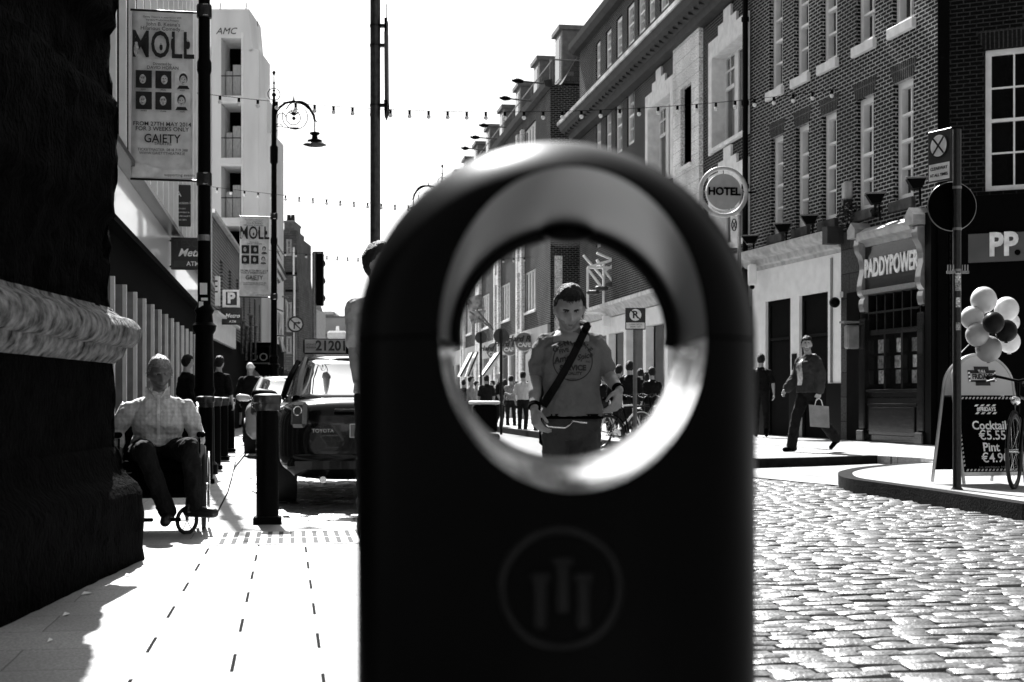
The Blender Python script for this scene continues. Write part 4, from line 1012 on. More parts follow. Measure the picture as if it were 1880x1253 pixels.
text('HA', .13, t, (-.08, -.043, H_*.27), WL, ext=.002, bold=.002); text('construction ltd', .07, t, (-.0, -.043, H_*.06), WL, ext=.002)
for k, s in enumerate(('01 6712345', 'REFURBISHMENT &', 'FIT OUT SPECIALISTS', '087 651 3874')): text(s, .036, t, (0, -.043, -H_*(.08+k*.09)), WL, ext=.001)
mb = MB(); mb.tube([(-.2, 0, H_*.4), (-W_/2-.3, 0, H_*.4)], .015, 6); mb.build('bracket', DARKM, t)
mb = MB()
t, W_, H_, s_ = board('white_shop_sign', 'bright white lettered sign on the brick building just before the parking sign', 'sign', 389, 508, 404, 562, 39.5, WHITE, th=.3)
text('E', .5, t, (0, -.155, .1), BL, ext=.004, sx=.5)

# ================================================================ FLAGS, ROUND SIGNS, POSTS ON THE LEFT
def flag(label, pts, pole, Z, m, group=None):
    a = WP(*pole[0], Z); b = WP(*pole[1], Z)
    t = thing('flag', label, 'flag', a, 0, group)
    mb = MB(); mb.tube([(0, 0, 0), b-a], .03, 6); mb.build('pole', GREYM, t)
    P = [WP(*p, Z)-a for p in pts]   # quad : top-left, top-right, bottom-right, bottom-left
    mb = MB(); n = 10; vs = []; fs = []
    for s in (0, .012):
        for j in range(n+1):
            for i in range(n+1):
                u_, v_ = i/n, j/n; p = P[0]*(1-u_)*(1-v_)+P[1]*u_*(1-v_)+P[2]*u_*v_+P[3]*(1-u_)*v_
                vs.append(p+Vector((0, .12*sin(u_*7+v_*3)*v_-s, 0)))
    N1 = (n+1)**2
    for j in range(n):
        for i in range(n): q = j*(n+1)+i; fs += [(q, q+1, q+n+2, q+n+1), (N1+q, N1+q+n+1, N1+q+n+2, N1+q+1)]
    mb.add(vs, fs).build('cloth', m, t, smooth='all'); return t
def stripes(name, c1, c2, sc, rot=0):
    if name in MATS: return MATS[name]
    m = bpy.data.materials.new(name); m.use_nodes = True; N = m.node_tree.nodes; L = m.node_tree.links; b = N['Principled BSDF']
    tc = N.new('ShaderNodeTexCoord'); mp = N.new('ShaderNodeMapping'); mp.inputs['Rotation'].default_value = (0, rot, 0); w = N.new('ShaderNodeTexWave'); w.inputs['Scale'].default_value = sc; w.inputs['Distortion'].default_value = .3
    r = N.new('ShaderNodeValToRGB'); r.color_ramp.elements[0].position = .45; r.color_ramp.elements[1].position = .55
    r.color_ramp.elements[0].color = (c1,)*3+(1,); r.color_ramp.elements[1].color = (c2,)*3+(1,)
    L.new(tc.outputs['Object'], mp.inputs[0]); L.new(mp.outputs[0], w.inputs[0]); L.new(w.outputs['Fac'], r.inputs[0]); L.new(r.outputs[0], b.inputs['Base Color']); b.inputs['Roughness'].default_value = .9
    MATS[name] = m; return m
flag('striped flag hanging beside the brown chimney building', [(509, 456), (517, 478), (527, 512), (509, 523)], [(503, 440), (520, 468)], 60, stripes('striped_cloth', .75, .12, 1.6, .5))
flag('long white flag below the striped flag, right of the second lamp post', [(509, 572), (519, 580), (518, 618), (510, 616)], [(503, 566), (520, 572)], 55, CURTAIN, 'plain white flags')
flag('white pennant lowest of the hanging flags by the second lamp post', [(509, 620), (517, 618), (525, 645), (517, 647)], [(503, 616), (522, 617)], 54, CURTAIN, 'plain white flags')
flag('narrow white flag just left of the round traffic sign', [(524, 548), (528, 555), (530, 605), (524, 600)], [(518, 545), (530, 547)], 58, CURTAIN, 'plain white flags')
for k, (x0_, y0_, x1_, y1_) in enumerate(((441, 590, 449, 650), (448, 600, 456, 662), (457, 580, 463, 668), (466, 600, 471, 660))):
    flag(('leftmost', 'second', 'third', 'rightmost')[k]+' narrow grey pennant of the row hanging above the tattoo awning', [(x0_, y0_), (x1_, y0_), (x1_+1, y1_), (x0_+1, y1_)], [(x0_-3, y0_-3), (x1_+3, y0_+1)], 48+k, mat('pennant_cloth', .10, .9, var=.9, vs=12), 'pennants above the tattoo awning')
def disc_sign(name, label, cat, px, py, r, Z, base_z, facing=True, m=None, group=None):
    c = WP(px, py, Z); R_ = r/F*Z
    t = thing(name, label, cat, (c.x, c.y, base_z), -YAW*.5, group); h = c.z-base_z
    mb = MB(); mb.lathe([(.038, -.1), (.038, h+R_*.8)], n=12); mb.build('post', GREYM if facing else DARKM, t, smooth=True)
    y = -.06 if facing else .05
    mb = MB(); mb.cyl((0, y, h), (0, y-.02, h), R_, n=36); mb.build('disc', m or BL, t)
    return t, h, R_, y
t, h, R_, y = disc_sign('traffic_sign', 'round traffic sign with a struck through right turn arrow', 'traffic sign', 543, 596, 15, 40, 0)
mb = MB(); mb.cyl((0, y-.021, h), (0, y-.026, h), R_*.80, n=36); mb.build('sign_face', PALE if False else mat('sign_grey', .5, .5), t)
mb = MB(); yy = y-.028
mb.box((-.055, yy-.003, h-.13), (-.015, yy, h+.03)); mb.box((-.055, yy-.003, h+.02), (.08, yy, h+.06)); mb.prism([(.075, h-.01), (.15, h+.04), (.075, h+.09)], yy-.003, yy, 0, 'y')
mb.build('arrow', BL, t)
mb = MB(); mb.box((-.018, yy-.008, -R_*.8), (.018, yy-.004, R_*.8), 0, Matrix.Translation((0, 0, h)) @ Matrix.Rotation(radians(-45), 4, 'Y')); mb.build('slash', BL, t)
# traffic signal seen from behind
c = WP(577, 736, 30)
t = thing('traffic_light', 'tall traffic light seen from behind beyond the taxi roof', 'traffic light', (c.x, c.y, 0), -YAW)
s30 = F/30; z_ = lambda py: (736-py)/s30+.92
mb = MB(); mb.lathe([(.045, 0), (.045, z_(464))], n=12); mb.build('post', GREYM, t, smooth=True)
mb = MB(); mb.bbox((.05, -.08, z_(562)), (.19, .12, z_(465)), .02); mb.build('signal_head', BLACK, t)
mb = MB(); mb.bbox((-.03, .0, z_(467)), (.19, .05, z_(462)), .01); mb.build('bracket', DARKM, t)
mb = MB(); mb.bbox((-.03, .0, z_(520)), (.19, .05, z_(508)), .01); mb.build('bracket', DARKM, t)
for k in range(3):
    mb = MB(); mb.cyl((.12, .12, z_(480+k*32)), (.12, .3, z_(480+k*32)-.03), .08, n=14); mb.build('visor', BLACK, t)
# tall pole behind the young man with the sign seen edge on
c = WP(689, 736, 10.6)
t = thing('tall_pole', 'tall plain grey pole rising into the sky with signs seen edge on', 'pole', (c.x, c.y, 0), -YAW)
s_ = F/10.6; z_ = lambda py: (736-py)/s_+.92
mb = MB(); mb.lathe([(.038, 0), (.0375, 4.6)], n=20); mb.build('pole', mat('pole_paint', .045, .4, metal=.3, var=.5, vs=25, bump=.2, bs=60), t, smooth=True)
for py in (48, 84, 194):
    mb = MB(); mb.lathe([(.041, z_(py)-.008), (.041, z_(py)+.008)], n=20); mb.box((.03, -.015, z_(py)-.012), (.085, .015, z_(py)+.012)); mb.build('clamp', DARKM, t)
mb = MB(); mb.prism([(.070, z_(62)), (.090, z_(58)), (.094, z_(190)), (.074, z_(190))], -.05, .1, 0, 'y'); mb.build('sign_edge', mat('sign_back_grey', .07, .5), t)
mb = MB(); mb.prism([(.074, z_(217)), (.094, z_(203)), (.095, z_(187)), (.070, z_(187))], -.06, .12, 0, 'y'); mb.build('sign_end', BLACK, t)
mb = MB(); mb.box((.072, -.05, z_(62)), (.088, .1, z_(36))); mb.tube([(.086, 0, z_(36)), (.086, 0, z_(8))], .004, 6); mb.build('spike', BLACK, t)

# ================================================================ STRING LIGHTS
def string(label, a, b, n, sag, z_=None, r=.045, group='string lights across the street', dark=False):
    a, b = WP(*a), WP(*b); t = thing('string_lights', label, 'string lights', a, 0, group)
    P = lambda f: (b-a)*f+Vector((0, 0, -sag*4*f*(1-f)))
    mb = MB(); mb.tube([P(i/30) for i in range(31)], .006, 5); mb.build('cable', BLACK, t)
    for i in range(n):
        f = (i+.5)/n; p = P(f)
        mb = MB(); mb.cyl(p, p-Vector((0, 0, .09)), .028, n=8); s_ = mb.build('socket', BLACK, t)
        mb = MB(); mb.ball(p-Vector((0, 0, .09+r*.8)), r, 10, 8); mb.build('bulb', mat('milky_bulb', .8, .1, var=.02), s_, smooth=True)
string('nearest festoon of bulbs, from the left post across to the brick building', (352, 170, 30), (1545, 163, 29.6), 34, .45)
string('second festoon of bulbs, crossing the sky below the scrolled lamp', (386, 343, 45), (1240, 385, 45), 34, .3, r=.05)
string('third festoon of bulbs, lower and farther over the street', (400, 447, 60), (1010, 470, 60), 32, .4, r=.05)

# ================================================================ FLOODLIGHTS ON LONG ARMS
FLG = 'floodlights on long arms above the far brick building'
nm = ('highest and nearest', 'second highest', 'third', 'fourth', 'lowest and farthest')
for k, (x0_, y0_, x1_, y1_) in enumerate(((1010, 155, 943, 148), (985, 187, 920, 180), (936, 235, 882, 230), (918, 256, 866, 252), (890, 276, 849, 272))):
    u_, Zk = R2.k(min(x0_, 1012)); a = WP(x0_, y0_, Zk); b = WP(x1_, y1_, Zk)
    t = thing('floodlight', nm[k]+' arm mounted floodlight reaching over the street', 'floodlight', a, 0, FLG); d = b-a
    mb = MB(); mb.tube([(0, 0, 0), d*.75], .035, 6); mb.build('arm', DARKM, t)
    mb = MB(); mb.cap(d*.78, d*.88, .09, .13, 10, flat=.8); mb.cap(d*.92, d*1.0, .13, .08, 10, flat=.8); mb.build('lamp_head', BLACK, t, smooth=True)
# hotel round sign
c = WP(1328, 353, 33.5)
t = thing('hotel_sign', 'round ringed sign reading HOTEL, hanging from the hotel corner', 'sign', c, 0)
s_ = 33.5/F
mb = MB(); mb.cyl((0, .05, 0), (0, -.05, 0), 33*s_, n=44); mb.build('disc', mat('sign_light_grey', .42, .4, var=.1), t, smooth=True)
mb = MB(); ring = [(43.5*s_*cos(a), 0, 43.5*s_*sin(a)) for a in [2*pi*i/48 for i in range(48)]]; mb.tube(ring, .052, 10, closed=True); mb.build('ring', mat('sign_ring', .5, .4), t, smooth='all')
mb = MB(); mb.tube([(-44*s_, 0, 0), (-32*s_, 0, 0)], .012, 6); mb.tube([(32*s_, 0, 0), (44*s_, 0, 0)], .012, 6); mb.tube([(0, 0, 32*s_), (0, 0, 44*s_)], .012, 6); mb.build('spoke', GREYM, t)
mb = MB(); mb.tube([(44*s_, 0, 0), (62*s_, 0, .02)], .025, 8); mb.build('bracket', BLACK, t)
text('HOTEL', .25, t, (0, -.06, 0), BLACK, ext=.02, bold=.008, sx=1.0)

# ================================================================ THINGS ON THE RIGHT FACADE
def flood(label, px, py, w=30, Z=None, m=None):
    u_, k_ = WA.k(px+8); c = WP(px, py, k_-.6); s_ = k_/F
    t = thing('floodlight', label, 'floodlight', c, radians(-20), 'box floodlights above the shopfronts')
    mb = MB(); mb.prism([(-w/2*s_, .0), (w/2*s_, 0.02), (w*.3*s_, -.16), (-w*.2*s_, -.18)], -.15, .15, 0, 'y'); mb.build('housing', BLACK, t)
    mb = MB(); mb.bbox((-w/2*s_-.02, -.17, .0), (w/2*s_+.02, .17, .035), .01); mb.build('hood', mat('floodlight_top', .12, .4), t)
    mb = MB(); mb.tube([(w*.2*s_, 0, -.1), (w*.2*s_, .05, -.32), (w*.3*s_, .3, -.42)], .022, 6); mb.build('arm', BLACK, t)
flood('box floodlight left of the hotel drainpipe, above the tall white lamp casing', 1377, 435)
flood('box floodlight between the first and second tall windows of the corner building', 1437, 413)
flood('box floodlight below the second tall window of the corner building', 1486, 398)
flood('large box floodlight above the left end of the betting shop', 1607, 358, 34)
flood('large box floodlight above the right end of the betting shop', 1682, 330, 34)
def small(name, label, cat, px, py, w, h, m, dz=.15, parts=None):
    u_, k_ = WA.k(px); c = WP(px, py, k_-dz); s_ = k_/F
    t = thing(name, label, cat, c, radians(-8)); mb = MB(); mb.bbox((-w/2*s_, -.12, -h/2*s_), (w/2*s_, .16, h/2*s_), .03); mb.build('casing', m, t); return t, s_
t, s_ = small('alarm_box', 'pale alarm box on the brick between the third and fourth windows', 'alarm box', 1556, 350, 15, 32, mat('box_pale', .4, .4))
mb = MB(); mb.box((-.1, -.05, -.34), (.1, .1, -.2)); mb.build('mount', DARKM, t)
t, s_ = small('camera_box', 'tall white lamp casing hanging at the left end of the white shopfront', 'lamp', 1381, 505, 13, 38, WHITE, dz=.7)
mb = MB(); mb.ball((0, 0, -.28), (.06, .06, .06), 10, 8); mb.build('lens', BLACK, t); mb = MB(); mb.tube([(.05, 0, .2), (.25, .2, .3)], .02, 6); mb.build('arm', BLACK, t)
# hanging plant / cable tangle at cornice
random.seed(5)
for (px, py, R_, n_, lab) in ((1560, 398, 24, 160, 'dark straggly plant growing on the cornice under the alarm box'), (1610, 388, 9, 40, 'small dark plant clump beside the floodlight over the betting shop')):
    u_, k_ = WA.k(px); c = WP(px, py, k_-.3); s_ = k_/F; t = thing('wall_plant', lab, 'plant', c, 0)
    mb = MB()
    for i in range(n_):
        a = random.random()*2*pi; r_ = R_*s_*sqrt(random.random()); p = Vector((r_*cos(a)*.8, random.uniform(-.15, .15), r_*sin(a)*1.1)); q = Vector((random.uniform(-1, 1), random.uniform(-1, 1), random.uniform(-1, 1))).normalized()*.05; r2 = q.orthogonal().normalized()*.03
        mb.add([p-q, p+r2, p+q, p-r2], [(0, 1, 2, 3)])
    mb.build('leaves', mat('dark_leaf', .012, .7), t)
    mb = MB()
    for i in range(7): a = random.random()*2*pi; mb.tube([(0, .1, -R_*s_), (R_*s_*cos(a)*.5, 0, R_*s_*sin(a)*.5)], .008, 5)
    mb.build('stems', BLACK, t)
# pole with no-stopping sign and the big round sign seen from behind
POLEX = WP(1757, 736, 12.8); s_ = F/12.8; z_ = lambda py: (736-py)/s_+.92
t = thing('sign_pole', 'black sign pole covered in stickers beside the balloons and menu board', 'pole', (POLEX.x, POLEX.y, .12), -YAW)
mb = MB(); mb.lathe([(.055, 0), (.04, .02), (.037, .03), (.037, z_(238)-.12)], n=18); mb.build('pole', mat('pole_black', .012, .3, metal=.2, var=.6, vs=30, bump=.2, bs=50), t, smooth=True)
for py in (345, 421, 497):
    mb = MB(); mb.lathe([(.041, z_(py)-.012-.12), (.041, z_(py)+.012-.12)], n=16); mb.build('band', GREYM, t, smooth=True)
mb = MB()
for sx in (-1, 1):
    mb.box((sx*.02 if sx > 0 else -.1, -.03, z_(503)-.12), (.1 if sx > 0 else -.02, -.01, z_(500)-.12+.01))
    for k in range(3): mb.box((sx*(.04+k*.025)-.004, -.03, z_(498)-.12), (sx*(.04+k*.025)+.004, -.02, z_(487)-.12))
mb.build('climb_guard', GREYM, t)
for k, (py, h_, w_) in enumerate(((512, 16, 12), (527, 16, 12), (556, 18, 9), (600, 14, 9), (505, 6, 12))):
    mb = MB(); mb.tube([(.0385*sin(a), -.0385*cos(a), 0) for a in np.linspace(-.9, .9, 6)], .0015, 4)
    vs = []; fs = []
    for a in np.linspace(-w_/16, w_/16, 7): vs += [(.039*sin(a), -.039*cos(a), z_(py+h_/2)-.12), (.039*sin(a), -.039*cos(a), z_(py-h_/2)-.12)]
    for i in range(6): fs.append((2*i, 2*i+2, 2*i+3, 2*i+1))
    mb = MB(); mb.add(vs, fs); mb.build('sticker', mat('sticker_%d' % (k % 2), (.45, .25)[k % 2], .6, var=.9, vs=60), t)
cz = z_(282)
sg = thing('no_stopping_sign', 'narrow clearway sign with a crossed circle and white plate atop the black pole', 'traffic sign', (POLEX.x, POLEX.y, cz), radians(-62)-YAW)
wS_, hS_ = .29, .47
M_ = None
mb = MB(); mb.bbox((-wS_-.02, -.05, -hS_/2), (-.02, -.035, hS_/2), .004); mb.build('panel', mat('sign_dark_grey', .03, .4), sg)
mb = MB(); mb.cyl((-.165, -.052, .09), (-.165, -.058, .09), .112, n=30); mb.build('rim', BL, sg)
mb = MB(); mb.cyl((-.165, -.06, .09), (-.165, -.063, .09), .098, n=30); mb.build('sign_face', WL, sg)
mb = MB()
for a in (42, -42): mb.box((-.008, -.068, -.098), (.008, -.0645+(.0005 if a > 0 else 0), .098), 0, Matrix.Translation((-.165, 0, .09)) @ Matrix.Rotation(radians(a), 4, 'Y'))
mb.build('cross', BL, sg)
mb = MB(); mb.box((-.29, -.056, -.22), (-.04, -.051, -.07)); mb.build('plate', WL, sg)
text('CLEARWAY', .040, sg, (-.165, -.058, -.115), BL, ext=.001, bold=.001); text('AT ALL TIMES', .036, sg, (-.165, -.058, -.175), BL, ext=.001, bold=.001)
rs = thing('round_sign', 'large round sign seen from its black back, halfway up the black pole', 'traffic sign', (POLEX.x, POLEX.y, z_(378)), -YAW)
mb = MB(); mb.cyl((-.03, .045, 0), (-.03, .065, 0), 44/s_, n=48); mb.build('disc', BLACKM, rs)
mb = MB(); mb.tube([(-.03+44/s_*cos(a), .055, 44/s_*sin(a)) for a in [2*pi*i/48 for i in range(48)]], .009, 6, closed=True); mb.build('rim', mat('rim_grey', .12, .35), rs, smooth='all')
# thin pole with small clearway sign in front of the hotel corner
c = WP(1357, 736, 27)
t = thing('thin_sign_pole', 'thin grey pole with a small clearway sign below the HOTEL sign', 'traffic sign', (c.x, c.y, .12), -YAW)
s_ = F/27; z_ = lambda py: (736-py)/s_+.8
mb = MB(); mb.lathe([(.04, 0), (.038, z_(396))], n=12); mb.build('post', GREYM, t, smooth=True)
mb = MB(); mb.bbox((-.17, -.06, z_(456)), (-.04, -.045, z_(398)), .004); mb.build('panel', PALE, t)
mb = MB(); mb.tube([(-.105+.045*cos(a), -.065, z_(414)+.11*sin(a)) for a in [2*pi*i/20 for i in range(20)]], .01, 5, closed=True); mb.tube([(-.14, -.066, z_(414)-.08), (-.07, -.066, z_(414)+.08)], .008, 5); mb.tube([(-.07, -.068, z_(414)-.08), (-.14, -.068, z_(414)+.08)], .008, 5); mb.build('symbol', BL, t)

# ---- menu A-board
ab = WP(1796, 889, 13.5)
t = thing('menu_board', 'round topped pavement A-board with cocktail prices in white, beside the black pole', 'menu board', (ab.x, ab.y, .12), radians(12)-YAW)
def boardface(front):
    sgn = -1 if front else 1; lean = .30; Hh = 1.27; w2 = .315
    M_ = Matrix.Translation((0, sgn*lean, 0)) @ Matrix.Rotation(radians(sgn*(13.2)), 4, 'X')
    if front: M_ = Matrix.Translation((0, -lean, 0)) @ Matrix.Rotation(radians(-13.2), 4, 'X')
    arch = [(w2*cos(a), Hh-w2*.92+w2*.92*sin(a)) for a in [pi*i/24 for i in range(25)]]
    pts = [(w2, .02)]+arch+[(-w2, .02)]
    mb = MB(); mb.tube([M_ @ Vector((x, 0, z)) for x, z in pts], .016, 8); mb.build('frame', mat('alu_frame', .45, .3, metal=.7), t, smooth=True)
    mb = MB(); mb.box((-w2+.015, -.006, .14), (w2-.015, .006, .86), 0, M_); mb.build('panel', BLACKM, t)
    top_ = [(x*.95, z*.995 if z > .9 else .875) for x, z in arch]
    mb = MB(); mb.prism([(w2*.95, .875)]+[(x*.95, Hh-w2*.92+(z-(Hh-w2*.92))*.95) for x, z in arch if z > .88]+[(-w2*.95, .875)], -.008, .008, 0, 'y', M_); mb.build('header', mat('cream_header', .5, .5, var=.06), t)
    if front:
        R_ = Matrix.Rotation(pi/2, 4, 'X')
        def tx(s, size, x, z, m, y=-.0125, **k):
            o = text(s, size, t, (0, 0, 0), m, **k); o.matrix_basis = M_ @ Matrix.Translation((x, y, z)) @ R_
        stripe_items = []
        mb = MB(); mb.bbox((-.145, -.013, 1.0), (.145, -.0085, 1.115), .002, 0, M_); mb.box((-.075, -.013, .965), (.075, -.0086, 1.15), 0, M_); mb.build('emblem', BL, t)
        mb = MB(); mb.box((-.125, -.0155, 1.018), (.125, -.0132, 1.082), 0, M_); mb.build('emblem_band', mat('cream_header', .5), t)
        for sx in (-1, 1):
            for k in range(3):
                mb = MB(); mb.prism([(sx*.135-.012, 1.004+k*.037), (sx*.135+.006, 1.004+k*.037), (sx*.135+.012, 1.022+k*.037), (sx*.135-.006, 1.022+k*.037)], -.0155, -.0133, 0, 'y', M_); mb.build('emblem_stripe', WL, t)
        tx("FRiDAY'S", .066, 0, 1.05, BL, y=-.017, bold=.003, sx=.82, ext=.001); tx('T.G.I.', .034, 0, 1.103, WL, y=-.0145, bold=.001, ext=.001)
        for k in range(15):
            x = -.28+k*.038
            for z0_ in (.835, .148):
                mb = MB(); mb.prism([(x, z0_), (x+.018, z0_), (x+.03, z0_+.02), (x+.012, z0_+.02)], -.010, -.0065, 0, 'y', M_); mb.build('border_stripe', mat('cream_header', .5), t)
        for k in range(16):
            z0_ = .19+k*.04
            mb = MB(); mb.prism([(-.298, z0_), (-.283, z0_+.008), (-.283, z0_+.026), (-.298, z0_+.018)], -.010, -.0065, 0, 'y', M_); mb.build('border_stripe', mat('cream_header', .5), t)
        tx('#FRIDAYS', .055, -.0, .735, WL, bold=.002, ext=.001, sx=.8)
        for k in range(4):
            mb = MB(); mb.prism([(-.12+k*.06, .690), (-.09+k*.06, .690), (-.07+k*.06, .708), (-.10+k*.06, .708)], -.010, -.0065, 0, 'y', M_); mb.build('border_stripe', WL, t)
            mb = MB(); mb.prism([(-.12+k*.06, .765), (-.09+k*.06, .765), (-.07+k*.06, .783), (-.10+k*.06, .783)], -.010, -.0065, 0, 'y', M_); mb.build('border_stripe', WL, t)
        tx('Cocktails', .115, .03, .578, WL, bold=.0025, ext=.001, sx=.92); tx('€5.55', .125, .03, .483, WL, bold=.0012, ext=.001, sx=.95)
        tx('Pint', .115, -.0, .37, WL, bold=.0025, ext=.001, sx=.95); tx('€4.90', .125, .03, .268, WL, bold=.0012, ext=.001, sx=.95)
        tx('t.co  www.fridays.ie  fridays', .026, 0, .185, mat('dim_letter2', .2), ext=.0005)
boardface(True); boardface(False)
mb = MB(); mb.box((-.3, -.30+.03, .10), (.3, -.30+.05, .14)); mb.build('foot_rail', mat('alu_frame', .45), t)
# ---- balloons
BG = 'balloons tied above the menu board'
def balloon(px, py, r, col, Z, label):
    c = WP(px, py, Z); R_ = r/F*Z
    m = mat('balloon_%g' % col, col, .3, var=.05, vs=2, coat=.4 if col > .1 else 0, spec=.5 if col > .1 else .1)
    t = thing('balloon', label, 'balloon', c, random.uniform(0, 3), BG)
    mb = MB(); mb.ball((0, 0, 0), (R_, R_, R_*1.04), 28, 20); mb.build('skin', m, t, smooth='all')
    mb = MB(); mb.cyl((0, 0, -R_*1.02), (0, 0, -R_*1.12), .012, .02, 8); mb.build('knot', m, t)
for a in ((1806, 551, 23.5, .62, 13.3, 'large pale balloon at the top of the bunch'), (1848, 568, 22, .75, 13.5, 'white balloon at the top right of the bunch'),
          (1785, 584, 21, .58, 13.3, 'pale balloon at the far left of the bunch'), (1824, 593, 19.5, .012, 13.0, 'black balloon in the middle of the bunch'),
          (1847, 608, 20, .008, 13.15, 'black balloon on the right, touching the central black one'), (1794, 615, 21, .36, 13.2, 'light grey balloon at the lower left of the bunch'),
          (1815, 641, 23.5, .26, 13.25, 'mid grey balloon lowest in the bunch, touching the board'), (1855, 592, 17, .7, 13.8, 'white balloon mostly hidden behind the right black one'),
          (1853, 628, 20, .85, 13.6, 'white balloon at the lower right behind the black ones')): balloon(*a)
o = MB(); a_ = WP(1779, 633, 13.3); b_ = WP(1764, 648, 13.5); o.tube([a_, b_], .004, 5); o = o.build('balloon_string', PALE); tag(o, 'short pale string running from the balloons to the black pole', 'string')

# ================================================================ BICYCLE
def bicycle(label, loc, rz, dark=True, group=None, steer=0):
    t = thing('bicycle', label, 'bicycle', loc, rz, group)
    fm = BLACK if dark else mat('pale_bike_paint', .5, .3)
    def wheel(x):
        mb = MB(); mb.tube([(x+.33*cos(a), 0, .34+.33*sin(a)) for a in [2*pi*i/48 for i in range(48)]], .018, 8, closed=True); w_ = mb.build('wheel', mat('tyre_rubber', .01, .7), t, smooth='all')
        mb = MB(); mb.tube([(x+.305*cos(a), 0, .34+.305*sin(a)) for a in [2*pi*i/48 for i in range(48)]], .010, 6, closed=True); mb.build('rim', DARKM, w_, smooth='all')
        mb = MB()
        for i in range(18): a = 2*pi*i/18; mb.tube([(x, .02*(-1)**i, .34), (x+.30*cos(a), 0, .34+.30*sin(a))], .0012, 4)
        mb.cyl((x, -.04, .34), (x, .04, .34), .02, n=10); mb.build('spokes', CHROME, w_)
        mb = MB(); mb.tube([(x+.365*cos(a), 0, .34+.365*sin(a)) for a in np.linspace(.1, 2.6, 14)], .012, 5); mb.build('mudguard', fm, t)
    wheel(0); wheel(1.04)
    bb = (.44, 0, .29); st = (.30, 0, .80); hd = (.84, 0, .84); hd2 = (.87, 0, .68)
    mb = MB()
    for a, b, r_ in ((bb, st, .016), (bb, hd2, .018), (st, hd, .015), (hd, hd2, .02), ((0, .04, .34), bb, .010), ((0, -.04, .34), bb, .010), ((0, .04, .34), st, .009), ((0, -.04, .34), st, .009)): mb.tube([a, b], r_, 8)
    mb.build('frame', fm, t, smooth=True)
    mb = MB(); mb.tube([(1.04, .05, .34), (.89, .05, .64), (.87, 0, .68)], .012, 6); mb.tube([(1.04, -.05, .34), (.89, -.05, .64), (.87, 0, .68)], .012, 6); mb.build('fork', fm, t)
    mb = MB(); mb.tube([hd, (.82, 0, .98)], .014, 6); mb.tube([(.70, -.30, 1.02), (.82, -.22, 1.03), (.84, 0, .98), (.82, .22, 1.03), (.70, .30, 1.02)], .013, 8); mb.build('handlebar', BLACK, t, smooth=True)
    for s in (-1, 1):
        mb = MB(); mb.cap((.70, s*.30, 1.02), (.62, s*.31, 1.01), .018, .018, 8); mb.build('grip', BLACKM, t)
        mb = MB(); mb.tube([(.78, s*.2, 1.03), (.86, s*.2, 1.0), (.87, s*.28, .98)], .006, 5); mb.build('brake_lever', CHROME, t)
    mb = MB(); mb.tube([st, (.28, 0, .93)], .012, 6); mb.build('seat_post', CHROME, t)
    mb = MB(); mb.loft([((.24, 0, .93), .12, .06), ((.25, 0, .96), .14, .075), ((.25, 0, .985), .12, .06)], 16); mb.build('saddle', BLACKM, t, smooth=True)
    mb = MB(); mb.cyl((.44, -.03, .29), (.44, .0-.02, .29), .09, n=20); mb.tube([(.44, -.05, .29), (.54, -.06, .16)], .010, 6); mb.tube([(.44, .05, .29), (.34, .06, .42)], .010, 6); mb.build('crank', CHROME, t)
    mb = MB(); mb.box((.49, -.12, .15), (.58, -.05, .17)); mb.build('pedal', BLACK, t); mb = MB(); mb.box((.30, .05, .41), (.39, .12, .43)); mb.build('pedal', BLACK, t)
    mb = MB(); mb.cap((.93, 0, .80), (.99, 0, .80), .04, .045, 10); mb.build('headlamp', CHROME, t, smooth=True)
    return t
c = WP(1862, 890, 12.9)
# front wheel nearest to the camera, frame running back and to the right
ang = radians(240)-YAW
b_ = bicycle('black bicycle leaning at the right edge of the picture in front of the menu board', (c.x-1.04*cos(ang), c.y-1.04*sin(ang), .12), ang)

